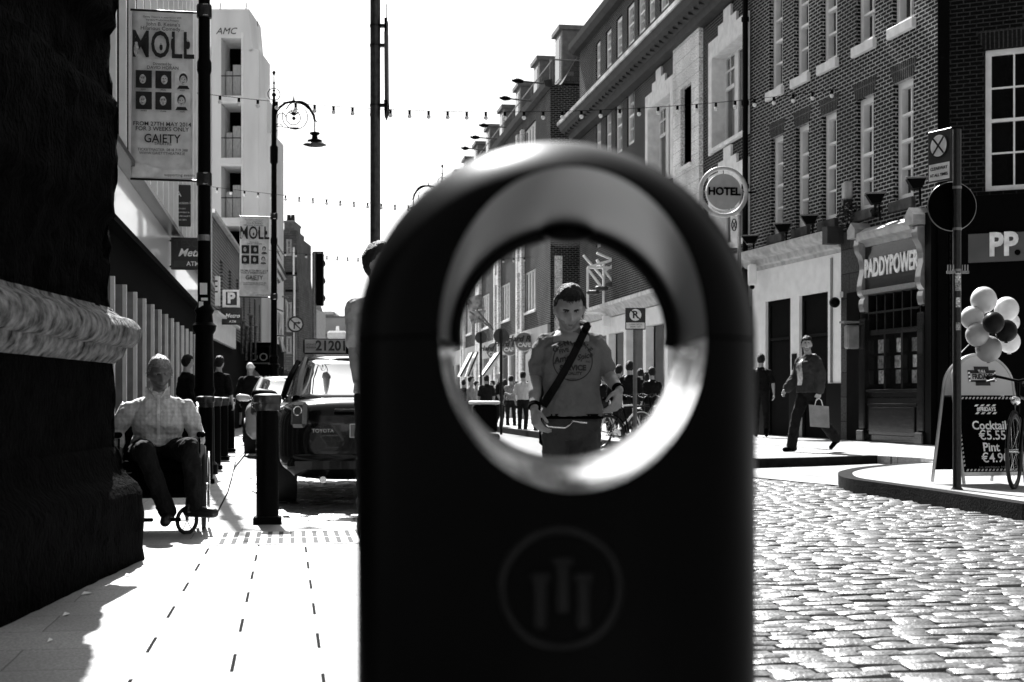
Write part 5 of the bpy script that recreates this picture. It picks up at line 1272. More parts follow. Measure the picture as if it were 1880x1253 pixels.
# ================================================================ CARS
def car(label, loc, rz, paint, taxi=False, group=None):
    t = thing('taxi' if taxi else 'parked_car', label, 'taxi' if taxi else 'car', loc, rz, group)
    st = [(.0, .60, .42, .72), (.02, .72, .34, .80), (.07, .80, .28, .885), (.16, .845, .24, .925), (.3, .865, .22, .945), (.7, .88, .20, .955), (1.4, .885, .19, .95), (2.9, .885, .19, .93), (3.4, .88, .20, .90), (3.9, .86, .22, .83), (4.25, .80, .26, .74), (4.42, .70, .32, .64), (4.46, .55, .38, .55)]
    mb = MB(); n = 44; vs = []; fs = []; p = 4.5
    for y, w_, zb_, zt_ in st:
        for i in range(n):
            a = 2*pi*i/n; ca, sa = cos(a), sin(a)
            vs.append((w_*math.copysign(abs(ca)**(2/p), ca), y+(.05*(abs(ca)**3) if y < .3 else 0), (zb_+zt_)/2+(zt_-zb_)/2*math.copysign(abs(sa)**(2/p), sa)))
    for k in range(len(st)-1):
        for i in range(n): fs.append((k*n+i, k*n+(i+1) % n, (k+1)*n+(i+1) % n, (k+1)*n+i))
    fs += [tuple(range(n)), tuple(range((len(st)-1)*n, len(st)*n))]
    mb.add(vs, fs).build('body', paint, t, smooth='all')
    mb = MB(); mb.loft([((0, 1.88, .90), .80, 1.42), ((0, 1.90, .98), .775, 1.28), ((0, 1.93, 1.12), .72, 1.0), ((0, 1.95, 1.26), .655, .77), ((0, 1.96, 1.31), .62, .70)], 56, p=5); mb.build('glazing', mat('car_glass', .02, .03, spec=.9, coat=1, var=.2, vs=2), t, smooth='all')
    mb = MB(); mb.loft([((0, 1.96, 1.295), .635, .715), ((0, 1.96, 1.325), .61, .69), ((0, 1.96, 1.35), .54, .60), ((0, 1.96, 1.36), .40, .42), ((0, 1.96, 1.363), .1, .1)], 56, p=4); mb.build('roof', paint, t, smooth='all')
    for sx in (-1, 1):
        for pts in (((.70, .72, .935), (.665, .98, 1.13), (.60, 1.28, 1.31)), ((.71, 3.05, .93), (.665, 2.85, 1.13), (.60, 2.62, 1.31)), ((.785, 1.9, .93), (.73, 1.93, 1.12), (.63, 1.95, 1.31))):
            mb = MB(); mb.tube([(sx*a, b, c_) for a, b, c_ in pts], [.045, .04, .035], 8); mb.build('pillar', paint, t, smooth=True)
        mb = MB(); mb.cap((sx*.90, 2.55, .97), (sx*1.03, 2.53, .98), .07, .075, 12, flat=.8); mb.build('mirror', paint if not taxi else BLACK, t, smooth=True)
        mb = MB(); mb.bbox((-.075, -.03, -.115), (.075, .05, .11), .03); tl = mb.build('tail_light', mat('tail_lamp', .06, .12, var=.3, coat=1), t, loc=(sx*.70, .055, .80), rot=(radians(-6), 0, sx*radians(28)))
        mb = MB(); mb.tube([(.038*cos(a), -.034, .03+.038*sin(a)) for a in [2*pi*i/20 for i in range(20)]], .006, 5, closed=True); mb.build('lamp_ring', CHROME, tl)
        mb = MB(); mb.bbox((-.10, -.02, -.06), (.10, .03, .06), .02); mb.build('headlight', GLASSC if False else mat('lamp_clear', .5, .1, coat=1), t, loc=(sx*.62, 4.36, .64), rot=(0, 0, -sx*radians(20)))
        for y_ in (.82, 3.58):
            mb = MB(); mb.cyl((sx*.70, y_, .31), (sx*.895, y_, .31), .31, n=30); w_ = mb.build('wheel', mat('tyre_rubber', .01, .7), t, smooth=True)
            mb = MB(); mb.cyl((sx*.896, y_, .31), (sx*.90, y_, .31), .20, .19, 20); mb.build('rim', GREYM, w_)
    mb = MB(); mb.bbox((-.80, -.04, .27), (.80, .12, .46), .06); mb.build('bumper', paint, t, smooth=True)
    mb = MB(); mb.bbox((-.40, -.015, .82), (.40, .03, .85), .008); mb.build('boot_handle', CHROME if not taxi else DARKM, t)
    mb = MB(); mb.bbox((-.27, -.018, .60), (.27, .0, .72), .004); pl = mb.build('number_plate', WHITE, t)
    mb = MB(); mb.box((-.262, -.021, .607), (-.215, -.0185, .713)); mb.build('plate_band', mat('plate_blue_grey', .15), pl)
    text('05-D-4711' if taxi else '02-D', .105, pl, (.02, -.020, .66), BL, ext=.001, bold=.0015, sx=.9)
    for sx in (-1, 1):
        mb = MB(); mb.cap((sx*.5, .0, .36), (sx*.56, .01, .36), .02, .02, 8); mb.build('reflector', mat('tail_lamp', .06), t)
    mb = MB(); mb.cyl((-.5, -.05, .24), (-.5, .15, .24), .03, n=12); mb.build('exhaust', CHROME, t)
    if taxi:
        mb = MB(); mb.bbox((-.60, 1.72, 1.38), (.60, 1.95, 1.53), .015); sg_ = mb.build('roof_sign', BLACK, t)
        mb = MB(); mb.box((-.59, 1.712, 1.39), (-.19, 1.717, 1.52)); mb.build('sign_face', mat('taxi_face', .42, .4), sg_)
        text('21201', .135, sg_, (-.33, 1.708, 1.455), BL, ext=.002, bold=.004, sx=.92)
        text('LICENCE', .026, sg_, (-.53, 1.708, 1.47), BL, ext=.001); text('NUMBER', .026, sg_, (-.53, 1.708, 1.44), BL, ext=.001)
        text('TAXI', .12, sg_, (.15, 1.708, 1.455), mat('taxi_face', .42), ext=.002, bold=.003)
        text('TOYOTA', .045, t, (-.50, -.03, .66), CHROME, ext=.002, rot=(pi/2, 0, radians(0)))
    return t
cb_ = WP(699, 736, 12.35)
car('black taxi parked behind the nearest bollard, licence number 21201 on its roof sign', (cb_.x, cb_.y, -.0), radians(1.5), mat('black_car_paint', .004, .16, coat=.25, var=.1, vs=2, spec=.3), taxi=True)
cb_ = WP(545, 736, 24)
car('pale parked car partly hidden in front of the black taxi', (cb_.x, cb_.y, 0), 0, mat('pale_car_paint', .6, .15, coat=1, var=.05))

# ================================================================ THINGS SEEN THROUGH THE OPENING
HR = 'round rock cafe signs on the far facade'
for k, (px, py, Zk) in enumerate(((962, 628, 60), (936, 637, 64.5), (907, 645, 70))):
    c = WP(px, py, Zk); R_ = .36*1.0
    t = thing('cafe_sign', ('nearest', 'middle', 'farthest')[k]+' round rock cafe sign of the three beside the walking man', 'sign', c, 0, HR)
    mb = MB(); mb.cyl((0, .06, 0), (0, -.06, 0), .40, n=32); mb.build('disc', mat('cafe_disc', .20, .5), t, smooth=True)
    mb = MB(); mb.tube([(.40*cos(a), -.05, .40*sin(a)) for a in [2*pi*i/32 for i in range(32)]], .022, 5, closed=True); mb.build('ring', PALE, t, smooth='all')
    text('Hard Rock', .34, t, (0, -.09, .12), mat('dark_red_letter', .03), ext=.02, bold=.012, shear=.25); text('CAFE', .24, t, (0, -.09, -.14), WL, ext=.01, bold=.01)
    mb = MB(); mb.tube([(.4, 0, 0), (.8, 0, 0)], .03, 6); mb.build('bracket', BLACK, t)
disc_sign('round_sign', 'smaller round sign seen from behind, left of the rock cafe signs', 'traffic sign', 883, 620, 11, 48, .0, False, mat('sign_back', .06, .5), 'round sign backs seen through the bin')
disc_sign('round_sign', 'larger round sign seen from behind, just left of the rock cafe signs', 'traffic sign', 920, 617, 14, 40, .0, False, mat('sign_back', .06, .5), 'round sign backs seen through the bin')
c = WP(1166, 736, 24)
t = thing('no_parking_sign', 'black no parking sign with a white panel, right of the walking man', 'traffic sign', (c.x, c.y, 0), -YAW)
s_ = F/24; z_ = lambda py: (736-py)/s_+.92
mb = MB(); mb.lathe([(.035, 0), (.033, z_(570))], n=12); mb.build('post', mat('pole_grey', .12, .5), t, smooth=True)
mb = MB(); mb.bbox((-.17, -.06, z_(606)), (.17, -.04, z_(566)), .005); mb.build('panel', BL, t)
mb = MB(); mb.cyl((0, -.062, z_(579)), (0, -.066, z_(579)), .10, n=28); mb.build('sign_face', WL, t)
text('R', .17, t, (0, -.069, z_(579)), BL, ext=.002, bold=.005)
mb = MB(); mb.box((-.010, -.078, -.1), (.010, -.074, .1), 0, Matrix.Translation((0, 0, z_(579))) @ Matrix.Rotation(radians(-45), 4, 'Y')); mb.build('slash', BL, t)
mb = MB(); mb.box((-.155, -.065, z_(604)), (.155, -.061, z_(593))); mb.build('plate', WL, t)
text('LUAN - SATH', .035, t, (0, -.067, z_(596.5)), BL, ext=.001); text('MON - SAT', .035, t, (0, -.067, z_(601)), BL, ext=.001)
# white lattice canopy with lamps fixed to the hotel front
kx = H.k(1105)[1]
c = WP(1120, 560, kx-1.5)
t = thing('lattice_canopy', 'white tubular lattice canopy frame with hanging lamps over the street front', 'canopy', c, 0)
s_ = (kx-1.5)/F; P = lambda px, py, y=0: ((px-1120)*s_, y, (560-py)*s_)
segs = [((1078, 492), (1130, 476)), ((1078, 492), (1078, 566)), ((1108, 482), (1108, 572)), ((1136, 492), (1136, 575)), ((1078, 492), (1150, 492)), ((1078, 494), (1104, 528)), ((1095, 478), (1135, 530)), ((1070, 470), (1108, 512)), ((1108, 500), (1140, 476)), ((1130, 476), (1160, 520)), ((1150, 470), (1150, 580)), ((1095, 465), (1160, 492)), ((1070, 576), (1148, 574))]
for (a, b) in segs:
    mb = MB(); mb.tube([P(*a), P(*b)], .045, 6); mb.build('tube', WHITE, t)
for (px, py) in ((1088, 538), (1104, 530), (1124, 522), (1146, 514)):
    mb = MB(); mb.cap(P(px-7, py), P(px+7, py), .10, .10, 10, flat=.7); mb.build('lamp', mat('ribbed_lamp', .06, .6), t, smooth=True)
c = WP(1128, 590, kx-1.6)
t = thing('white_sign_box', 'plain white box sign left of the no parking sign', 'sign', c, 0)
mb = MB(); mb.bbox((-22*s_, -.12, -10*s_), (22*s_, .12, 10*s_), .02); mb.build('panel', WHITE, t); mb = MB(); mb.tube([(0, 0, 10*s_), (0, 0, 16*s_)], .03, 6); mb.build('hanger', WHITE, t)
# fluttering pale flags at the left of the opening
flag('upper crumpled pale flag above the round sign backs', [(856, 548), (884, 540), (890, 566), (862, 572)], [(904, 604), (858, 548)], 46, mat('pale_flag', .4, .9, var=.7, vs=5), 'pale flags over the far crowd')
flag('lower crumpled pale flag above the round sign backs', [(860, 572), (892, 570), (884, 592), (866, 596)], [(906, 606), (862, 572)], 47, mat('pale_flag', .4), 'pale flags over the far crowd')
# leaning white awning boards beside the far doors
for k, (x0_, x1_) in enumerate(((842, 866), (856, 874), (882, 914))):
    c = WP(x0_, 692, 50); s_ = 50/F
    t = thing('awning', ('left', 'middle', 'right')[k]+' slanting white awning of the far shops seen through the bin', 'awning', c, 0, 'slanting white awnings')
    mb = MB(); wq = 5 if k < 2 else 12
    mb.prism([(0, 0), (wq*s_, 0), ((x1_-x0_+wq*.4)*s_, 44*s_), ((x1_-x0_-2)*s_, 44*s_)], -.5, .5, 0, 'y'); mb.build('canvas', WHITE, t); mb = MB(); mb.tube([(0, -.52, 0), ((x1_-x0_)*s_, -.52, 44*s_)], .03, 6); mb.build('frame_bar', DARKM, t)
# cafe table (white oval top)
c = WP(889, 750, 30)
t = thing('cafe_table', 'dark standing table with a white oval top among the far crowd', 'table', (c.x, c.y, 0), 0)
mb = MB(); mb.loft([((0, 0, .84), .30, .22), ((0, 0, .86), .34, .26), ((0, 0, .90), .34, .26), ((0, 0, .915), .30, .22)], 28); mb.build('table_top', WHITE, t, smooth=True)
mb = MB(); mb.bbox((-.26, -.2, .25), (.26, .2, .83), .04); mb.build('cabinet', BLACK, t); mb = MB(); mb.bbox((-.3, -.24, 0), (.3, .24, .22), .03); mb.build('base', BLACK, t)
b1_ = WP(1115, 800, 24); bicycle('dark bicycle parked in front of the two men right of the walking man', (b1_.x, b1_.y, .0), radians(15), group='bicycles parked in the far street')
b1_ = WP(1098, 800, 27); bicycle('pale bicycle parked behind the dark one, right of the walking man', (b1_.x, b1_.y, .0), radians(25), dark=False, group='bicycles parked in the far street')
# ================================================================ PEOPLE
def remesh(mb, vox, name, m, parent, smooth=2, wr=0.0):
    o = mb.build(name+'_tmp', m, None)
    r = o.modifiers.new('r', 'REMESH'); r.mode = 'VOXEL'; r.voxel_size = vox
    s = o.modifiers.new('s', 'SMOOTH'); s.factor = .5; s.iterations = smooth
    dg = bpy.context.evaluated_depsgraph_get(); me = bpy.data.meshes.new_from_object(o.evaluated_get(dg))
    old = o.data; COL.objects.unlink(o); bpy.data.objects.remove(o); bpy.data.meshes.remove(old)
    if wr:
        nv = []
        for v in me.vertices:
            c = v.co; q = Vector((c.x*9+c.z*5, c.y*9, c.z*7-c.x*6)); n_ = noise.noise(q+Vector((3, 7, 1))); n2_ = noise.noise(q*2.3+Vector((9, 2, 5)))
            nv.append(c+v.normal*(wr*((.5-abs(n_)*2.2)+.45*(.4-abs(n2_)*2))))
        for v, c in zip(me.vertices, nv): v.co = c
    me.name = name; me.polygons.foreach_set('use_smooth', [True]*len(me.polygons))
    if not me.materials: me.materials.append(m)
    ob = bpy.data.objects.new(name, me); COL.objects.link(ob); ob.parent = parent
    return ob
def sstep(a, b, x): t = min(1, max(0, (x-a)/(b-a))); return t*t*(3-2*t)
def headpt(d, s=1.0):
    x, y, z = d
    X = .073*x; Y = .094*y; Zv = .118*z
    if z < 0:
        q = -z; X *= 1-.30*q**1.6; 
        if y > 0: Y *= 1-.45*q
        else: Y *= 1-.10*q
    if y > 0: Y *= 1.06; X *= 1+.04*y
    X = math.copysign(min(abs(X), .0735), X)
    if y < .15:
        f = sstep(.15, -.35, y)
        G_ = lambda cx, cz, sx, sz: math.exp(-((abs(X)-cx)/sx)**2-((Zv-cz)/sz)**2)
        Y += f*(.027*G_(.031, .013, .018, .014))         # sockets
        Y -= f*(.010*G_(.028, .036, .032, .010))          # brow
        nz = sstep(.03, -.030, Zv)*sstep(-.046, -.034, Zv)
        Y -= f*(.026*nz*math.exp(-(X/.0115)**2)+.006*G_(.012, -.034, .008, .008))   # nose
        Y -= f*(.005*G_(.046, -.018, .02, .022))         # cheeks
        Y -= f*(.009*G_(0, -.061, .024, .009)-.007*G_(0, -.078, .03, .008)-.0035*G_(0, -.0605, .022, .0022))           # mouth
        Y -= f*(.011*G_(0, -.098, .024, .016))           # chin
    return Vector((X, Y, Zv))*s
def dirs(n=44, m=34):
    D = [(0, 0, -1)]
    for k in range(1, m):
        ph = -pi/2+pi*k/m
        D += [(cos(ph)*cos(2*pi*i/n), cos(ph)*sin(2*pi*i/n), sin(ph)) for i in range(n)]
    D.append((0, 0, 1)); fs = [(0, 1+(i+1) % n, 1+i) for i in range(n)]
    for k in range(m-2):
        for i in range(n): fs.append((1+k*n+i, 1+k*n+(i+1) % n, 1+(k+1)*n+(i+1) % n, 1+(k+1)*n+i))
    t = len(D)-1
    for i in range(n): fs.append((t, 1+(m-2)*n+i, 1+(m-2)*n+(i+1) % n))
    return D, fs
DD, DF = dirs()
def hair_mesh(M, s, style, seed=1, thick=.016):
    vs = []
    for d in DD:
        x, y, z = d; p = headpt(d, s)
        front = {'fringe': .33, 'crop': .60}.get(style, .50)
        lim = front if y < -.35 else (front+(-.18-front)*sstep(-.35, .05, y)) if y < .05 else (-.18-.45*sstep(.05, .5, y))
        if style == 'long': lim = front if y < -.5 else front+(-1.2-front)*sstep(-.5, -.2, y)
        if style == 'cap': lim = .22 if y < .2 else .0
        k = sstep(lim-.07, lim+.09, z+.10*noise.noise(Vector((x*9+seed, y*9, 0))))
        nn = noise.noise(Vector((p.x*45+seed, p.y*45, p.z*45)))*.9+noise.noise(Vector((p.x*160+seed, p.y*160, p.z*160)))*.35
        off = (thick*(.75+.5*nn)+(.010*max(0, z) if style != 'cap' else .004)) if style != 'cap' else .012
        dirv = Vector((x, y*1.0, z)).normalized()
        vs.append(M @ (p+dirv*(off*k-.012*(1-k))*s))
    mb = MB(); mb.add(vs, DF)
    if style == 'long':
        for sx in (-1, 1): mb.cap(M @ Vector((sx*.072*s, .02*s, .0)), M @ Vector((sx*.075*s, .02*s, -.16*s)), .03*s, .02*s, 10)
        mb.cap(M @ Vector((0, .08*s, .0)), M @ Vector((0, .08*s, -.17*s)), .07*s, .05*s, 12)
    if style == 'cap':
        mb.cap(M @ Vector((-.03*s, -.09*s, .035*s)), M @ Vector((.03*s, -.09*s, .035*s)), .05*s, .05*s, 12, flat=.3)
    return mb
def hand(mb, w, fwd, palm, side, s=1.0, curl=.5, fr=.0085):
    """w wrist, fwd direction of the hand, palm = direction the palm faces, side=+1/-1 thumb side sign"""
    w = Vector(w); f = Vector(fwd).normalized(); p = Vector(palm); p = (p-f*p.dot(f)).normalized(); a = f.cross(p)*side
    kn = []
    for i, (o_, L) in enumerate(((.030, .086), (.010, .092), (-.010, .088), (-.029, .080))):
        b = w+a*(o_*.55*s)+f*(.012*s); k = w+a*(o_*s)+f*(L*s); mb.cap(b, k, .0125*s, .0105*s, 10); kn.append(k)
    for i, (k, ln) in enumerate(zip(kn, (.040, .045, .041, .032))):
        c = curl*(1+.12*i); d0 = (f*cos(c)+p*sin(c)); d1 = (f*cos(c*2.1)+p*sin(c*2.1)); d2 = (f*cos(c*2.9)+p*sin(c*2.9))
        q0 = k+d0*(ln*s); q1 = q0+d1*(ln*.68*s); q2 = q1+d2*(ln*.5*s)
        mb.cap(k, q0, fr*1.08*s, fr*.98*s, 8); mb.cap(q0, q1, fr*.98*s, fr*.9*s, 8); mb.cap(q1, q2, fr*.9*s, fr*.75*s, 8)
    t0 = w+a*(.022*s)+f*(.022*s); t1 = t0+(a*.62+f*.75+p*.25).normalized()*(.040*s); t2 = t1+(a*.25+f*.9+p*.45).normalized()*(.032*s); t3 = t2+(f*.85+p*.55-a*.05).normalized()*(.022*s)
    mb.cap(t0, t1, .0135*s, .0105*s, 8); mb.cap(t1, t2, .0102*s, .0092*s, 8); mb.cap(t2, t3, .0092*s, .0075*s, 8)
    return kn
SKIN = mat('skin_light', .36, .5, var=.10, vs=25, bump=.1, bs=150)
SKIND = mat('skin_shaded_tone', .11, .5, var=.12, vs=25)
HAIRD = mat('dark_hair', .008, .6, var=.5, vs=120, bump=1, bs=160, bd=.03, spec=.35)
HAIRL = mat('fair_hair', .22, .4, var=.5, vs=90, bump=1, bs=140, bd=.01)
HAIRW = mat('white_hair', .6, .5, var=.2, vs=60, bump=1, bs=90)
def cloth(name, c, var=.15): return mat(name, c, .9, var=var, vs=9, bump=1, bs=11, bd=.035, spec=.15)
def person(label, loc, rz, H=1.75, J=None, shirt=None, sleeve=.45, legs=None, legcover=1.0, skin=None, hair='short', hairm=None, vox=.012, shoes=None, group=None, face=False,
           hs=1.0, bulk=1.0, loose=.0, curl=.45, yaw=0, pitch=0, roll=0, hemz=None, jacket=None, cat='person', skirt=False, palms=None, fists=True):
    k = H/1.75; skin = skin or SKIN; hairm = hairm or HAIRD; legs = legs or cloth('dark_trousers', .012); shoes = shoes or BLACKM
    P = {'neck': (0, .01, 1.475), 'head': (0, -.02, 1.632), 'chest': (0, 0, 1.30), 'waist': (0, 0, 1.06), 'pelvis': (0, 0, .95),
         's+': (.163, 0, 1.365), 's-': (-.163, 0, 1.365), 'e+': (.235, .02, 1.14), 'e-': (-.235, .02, 1.14), 'w+': (.24, -.07, .91), 'w-': (-.24, -.07, .91),
         'h+': (.085, 0, .91), 'h-': (-.085, 0, .91), 'k+': (.095, -.02, .50), 'k-': (-.095, -.02, .50), 'a+': (.10, .02, .085), 'a-': (-.10, .02, .085), 'f+': (.02, -1, 0), 'f-': (-.02, -1, 0)}
    for q, v in (J or {}).items(): P[q] = v
    P = {q: (Vector(v)*k if q[0] != 'f' else Vector(v)) for q, v in P.items()}
    t = thing('person', label, cat, loc, rz, group)
    HM = Matrix.Translation(P['head']) @ Matrix.Rotation(yaw, 4, 'Z') @ Matrix.Rotation(pitch, 4, 'X') @ Matrix.Rotation(roll, 4, 'Y')
    hS = k*hs; mb = MB()
    mb.add([HM @ headpt(d, hS) for d in DD], DF)
    for sx in (-1, 1):
        mb.ball(HM @ Vector((sx*.077*hS, .008*hS, -.008*hS)), (.010*hS, .019*hS, .031*hS), 10, 8, M=HM.to_3x3())
    nb = P['neck']; mb.cap(HM @ Vector((0, .022*hS, -.06*hS)), nb-Vector((0, -.0, .03*k)), .052*hS, .060*k, 16)
    up = (nb-P['pelvis']).normalized()
    mb.loft([(P['pelvis']-Vector((0, 0, .06*k)), .12*k, .09*k), (P['pelvis'], .15*k*bulk, .10*k*bulk), (P['waist'], .13*k*bulk, .095*k*bulk), (P['chest'], .15*k*bulk, .10*k*bulk), ((P['chest']+nb)/2+Vector((0, 0, .03*k)), .13*k, .08*k), (nb, .055*k, .05*k)], 24)
    for s in '+-':
        mb.cap(nb-Vector((0, 0, .05*k)), P['s'+s], .042*k, .052*k, 12)
        mb.cap(P['s'+s], P['e'+s], .052*k*bulk, .040*k, 12); mb.cap(P['e'+s], P['e'+s]*.45+P['w'+s]*.55, .041*k, .036*k, 12); mb.cap(P['e'+s]*.45+P['w'+s]*.55, P['w'+s], .036*k, .026*k, 12, flat=.8)
        if fists:
            fw = (P['w'+s]-P['e'+s]).normalized(); pl = Vector((-1 if s == '+' else 1, .15, 0))
            if palms and s in palms:
                fw = Vector(palms[s][0]); pl = Vector(palms[s][1])
            thumb = (1 if s == '+' else -1)
            # thumb points forward (-y) when arms hang
            a_ = fw.cross(pl); sd = -1 if a_.y > 0 else 1
            if palms and s in palms and len(palms[s]) > 2: sd = palms[s][2]
            hand(mb, P['w'+s], fw, pl, sd, k*1.0, curl)
        mb.cap(P['pelvis'], P['h'+s], .09*k, .085*k, 12)
        mb.cap(P['h'+s], P['k'+s], .078*k*bulk, .052*k, 14); mb.cap(P['k'+s], P['k'+s]*.6+P['a'+s]*.4, .052*k, .052*k, 12); mb.cap(P['k'+s]*.6+P['a'+s]*.4, P['a'+s], .052*k, .034*k, 12)
        fd = P['f'+s].normalized(); mb.cap(P['a'+s]-Vector((0, 0, .03*k)), P['a'+s]+fd*.12*k-Vector((0, 0, .045*k)), .035*k, .028*k, 10)
    body = remesh(mb, vox, 'body', skin, t, 1)
    # trousers
    g_ = .010*k+loose; mb = MB()
    if skirt:
        mb.loft([(P['waist'], .14*k, .10*k), (P['pelvis'], .18*k, .13*k), ((P['k+']+P['k-'])/2+Vector((0, 0, .08)), .20*k, .16*k)], 24)
    else:
        mb.loft([(P['pelvis']-Vector((0, 0, .10*k)), .13*k, .10*k), (P['pelvis'], .165*k*bulk, .118*k*bulk), (P['waist']*.6+P['pelvis']*.4, .150*k*bulk, .11*k*bulk)], 24)
        for s in '+-':
            mb.cap(P['pelvis'], P['h'+s], .095*k, .096*k, 12)
            if legcover > .5:
                mb.cap(P['h'+s], P['k'+s], .090*k*bulk+g_*.5, .062*k+g_*.6, 16); e = P['k'+s]*(1-legcover)+P['a'+s]*legcover
                mb.cap(P['k'+s], e+Vector((0, 0, .0)), .060*k+g_*.6, .050*k+g_*.9, 16)
            else:
                e = P['h'+s]*(1-legcover*2)+P['k'+s]*legcover*2; mb.cap(P['h'+s], e, .092*k, .080*k, 14)
    remesh(mb, vox, 'skirt' if skirt else 'trousers', legs, t, 2, .009)
    # shirt
    if shirt:
        mb = MB(); j = .018*k+loose if jacket else .010*k+loose*.6
        hz_ = Vector((P['pelvis'].x*.6+P['waist'].x*.4, P['pelvis'].y, (hemz*k if hemz is not None else P['pelvis'].z+.0)))
        secs = [(hz_, .168*k*bulk+j, .120*k*bulk+j), ((hz_+P['waist'])/2, .160*k*bulk+j, .115*k*bulk+j), (P['waist']+Vector((0, 0, .02)), .146*k*bulk+j, .108*k*bulk+j), (P['chest']-Vector((0, 0, .04)), .160*k*bulk+j, .116*k*bulk+j), (P['chest']+Vector((0, 0, .05)), .160*k*bulk+j, .112*k*bulk+j), (nb-Vector((0, 0, .075*k)), .115*k+j, .075*k+j), (nb-Vector((0, 0, .022*k)), .068*k+j, .062*k+j*.6), (nb+Vector((0, 0, .002)), .060*k+j*.6, .058*k+j*.4)]
        mb.loft(secs, 32, p=2.3)
        for s in '+-':
            mb.cap(nb-Vector((0, 0, .052*k)), P['s'+s]-Vector((0, 0, .004)), .046*k+j*.5, .058*k+j*.8, 14)
            if sleeve <= .5:
                f_ = sleeve*2; e = P['s'+s]*(1-f_)+P['e'+s]*f_; mb.cap(P['s'+s], e, .056*k*bulk+j, .052*k*bulk+j, 16)
            else:
                f_ = sleeve*2-1; e = P['e'+s]*(1-f_)+P['w'+s]*f_; mb.cap(P['s'+s], P['e'+s], .060*k*bulk+j, .048*k+j, 16); mb.cap(P['e'+s], e, .048*k+j, .036*k+j, 14)
        sh = remesh(mb, vox, 'jacket' if jacket else 'shirt', shirt, t, 2, .009)
        t_shirt = sh
    else: t_shirt = None
    if hair: hair_mesh(HM, hS, hair, seed=len(label), thick=.016).build('hair' if hair != 'cap' else 'cap', hairm, t, smooth='all')
    for s in '+-':
        a = P['a'+s]; fd = P['f'+s].normalized(); mb = MB()
        mb.cap(a-fd*.05*k-Vector((0, 0, .035*k)), a+fd*.13*k-Vector((0, 0, .048*k)), .045*k, .036*k, 14, flat=.95); mb.cap(a, a-Vector((0, 0, .03*k)), .045*k, .046*k, 12)
        mb.build('shoe', shoes, t, smooth=True)
    if face:
        vs = []
        for d in DD:
            x, y, z = d; p = headpt(d, hS); m_ = sstep(-.18, -.42, z)*sstep(.25, -.05, y)
            if abs(x) < .28 and -.60 < z < -.42 and y < 0: m_ *= .0 if z > -.50 else .3
            if abs(x) < .42 and z > -.50 and y < 0: m_ *= .35
            if z > -.25: m_ = 0
            vs.append(HM @ (p+Vector((x, y, z*.4))*(.0022*m_-.004*(1-m_))*1.0))
        mb = MB(); mb.add(vs, DF); mb.build('stubble', mat('stubble_tone', .16, .7, var=.3, vs=60) if skin != SKIND else mat('stubble_dark', .07, .7, var=.3, vs=60), t, smooth='all')
        random.seed(9); mb = MB()
        for i in range(1500):
            d = Vector((random.gauss(0, 1), random.gauss(0, 1), random.gauss(0, 1))).normalized(); x, y, z = d
            if z < (.55 if y < -.35 else -.1 if y < .05 else -.5): continue
            p = headpt(d, hS)+d*.013*hS; tn = d.cross(Vector((0, 0, 1)) if abs(z) < .8 else Vector((1, 0, 0))).normalized(); fwd = (Vector((random.gauss(0, .5), -.7, -.1+random.gauss(0, .4)))); fwd = (fwd-d*fwd.dot(d)).normalized()
            q = p+fwd*.020*hS+d*random.uniform(.002, .010)*hS; w_ = .0022*hS
            side = fwd.cross(d).normalized()*w_
            mb.add([HM @ (p-side), HM @ (p+side), HM @ q], [(0, 1, 2)])
        if hair != 'cap': mb.build('hair_tufts', hairm, t)
        for sx in (-1, 1):
            mb = MB(); pts = []
            for q in np.linspace(0, 1, 6):
                d = Vector((sx*(.18+.52*q), -1, .225+.04*sin(q*pi)-.05*q)).normalized(); pts.append(HM @ (headpt(d, hS)+Vector((0, -.0035, 0))))
            mb.tube(pts, [.004*hS, .0065*hS, .0068*hS, .006*hS, .0045*hS, .002*hS], 6); mb.build('eyebrow', hairm, t)
            mb = MB(); d = Vector((sx*.42, -1, .085)).normalized(); c = headpt(d, hS)
            mb.ball(HM @ (c+Vector((0, .006*hS, 0))), (.0125*hS, .011*hS, .0068*hS if face != 'down' else .0045*hS), 12, 8, M=HM.to_3x3()); ey = mb.build('eye', mat('eye_white', .35, .3), t, smooth=True)
            mb = MB(); mb.ball(HM @ (c+Vector((0, -.0035*hS, -.0006))), (.0055*hS, .003*hS, .0052*hS if face != 'down' else .0036*hS), 10, 8, M=HM.to_3x3()); mb.build('iris', BLACK, ey, smooth=True)
            mb = MB(); pts = [HM @ (headpt(Vector((sx*(.22+.42*q), -1, .125+.05*sin(q*pi)-.015*q)).normalized(), hS)+Vector((0, -.0015, 0))) for q in np.linspace(0, 1, 6)]
            mb.tube(pts, .0042*hS, 5); mb.build('upper_eyelid', mat('eyelid_dark', .04, .6), t)
        mb = MB(); pts = [HM @ (headpt(Vector((x, -1, -.585-.02*abs(x)*4)).normalized(), hS)+Vector((0, -.0005, 0))) for x in np.linspace(-.24, .24, 7)]
        mb.tube(pts, [.001*hS, .003*hS, .0036*hS, .003*hS, .0036*hS, .003*hS, .001*hS], 6); mb.build('mouth', mat('lip_dark', .09, .5), t)
    t['_h'] = 0; del t['_h']
    return t, P, HM, t_shirt
def project(mesh_obj, target, yfrom=-1.0, off=.002):
    me = target.data; bvh = BVHTree.FromPolygons([v.co for v in me.vertices], [tuple(p.vertices) for p in me.polygons])
    for v in mesh_obj.data.vertices:
        h = bvh.ray_cast(Vector((v.co.x, yfrom, v.co.z)), Vector((0, 1, 0)))
        if h[0] is not None: v.co.y = h[0].y-off
    return mesh_obj
def bake(o):       # apply location and rotation of a text object into its vertices
    o.data.transform(o.matrix_basis.copy()); o.matrix_basis = Matrix(); return o

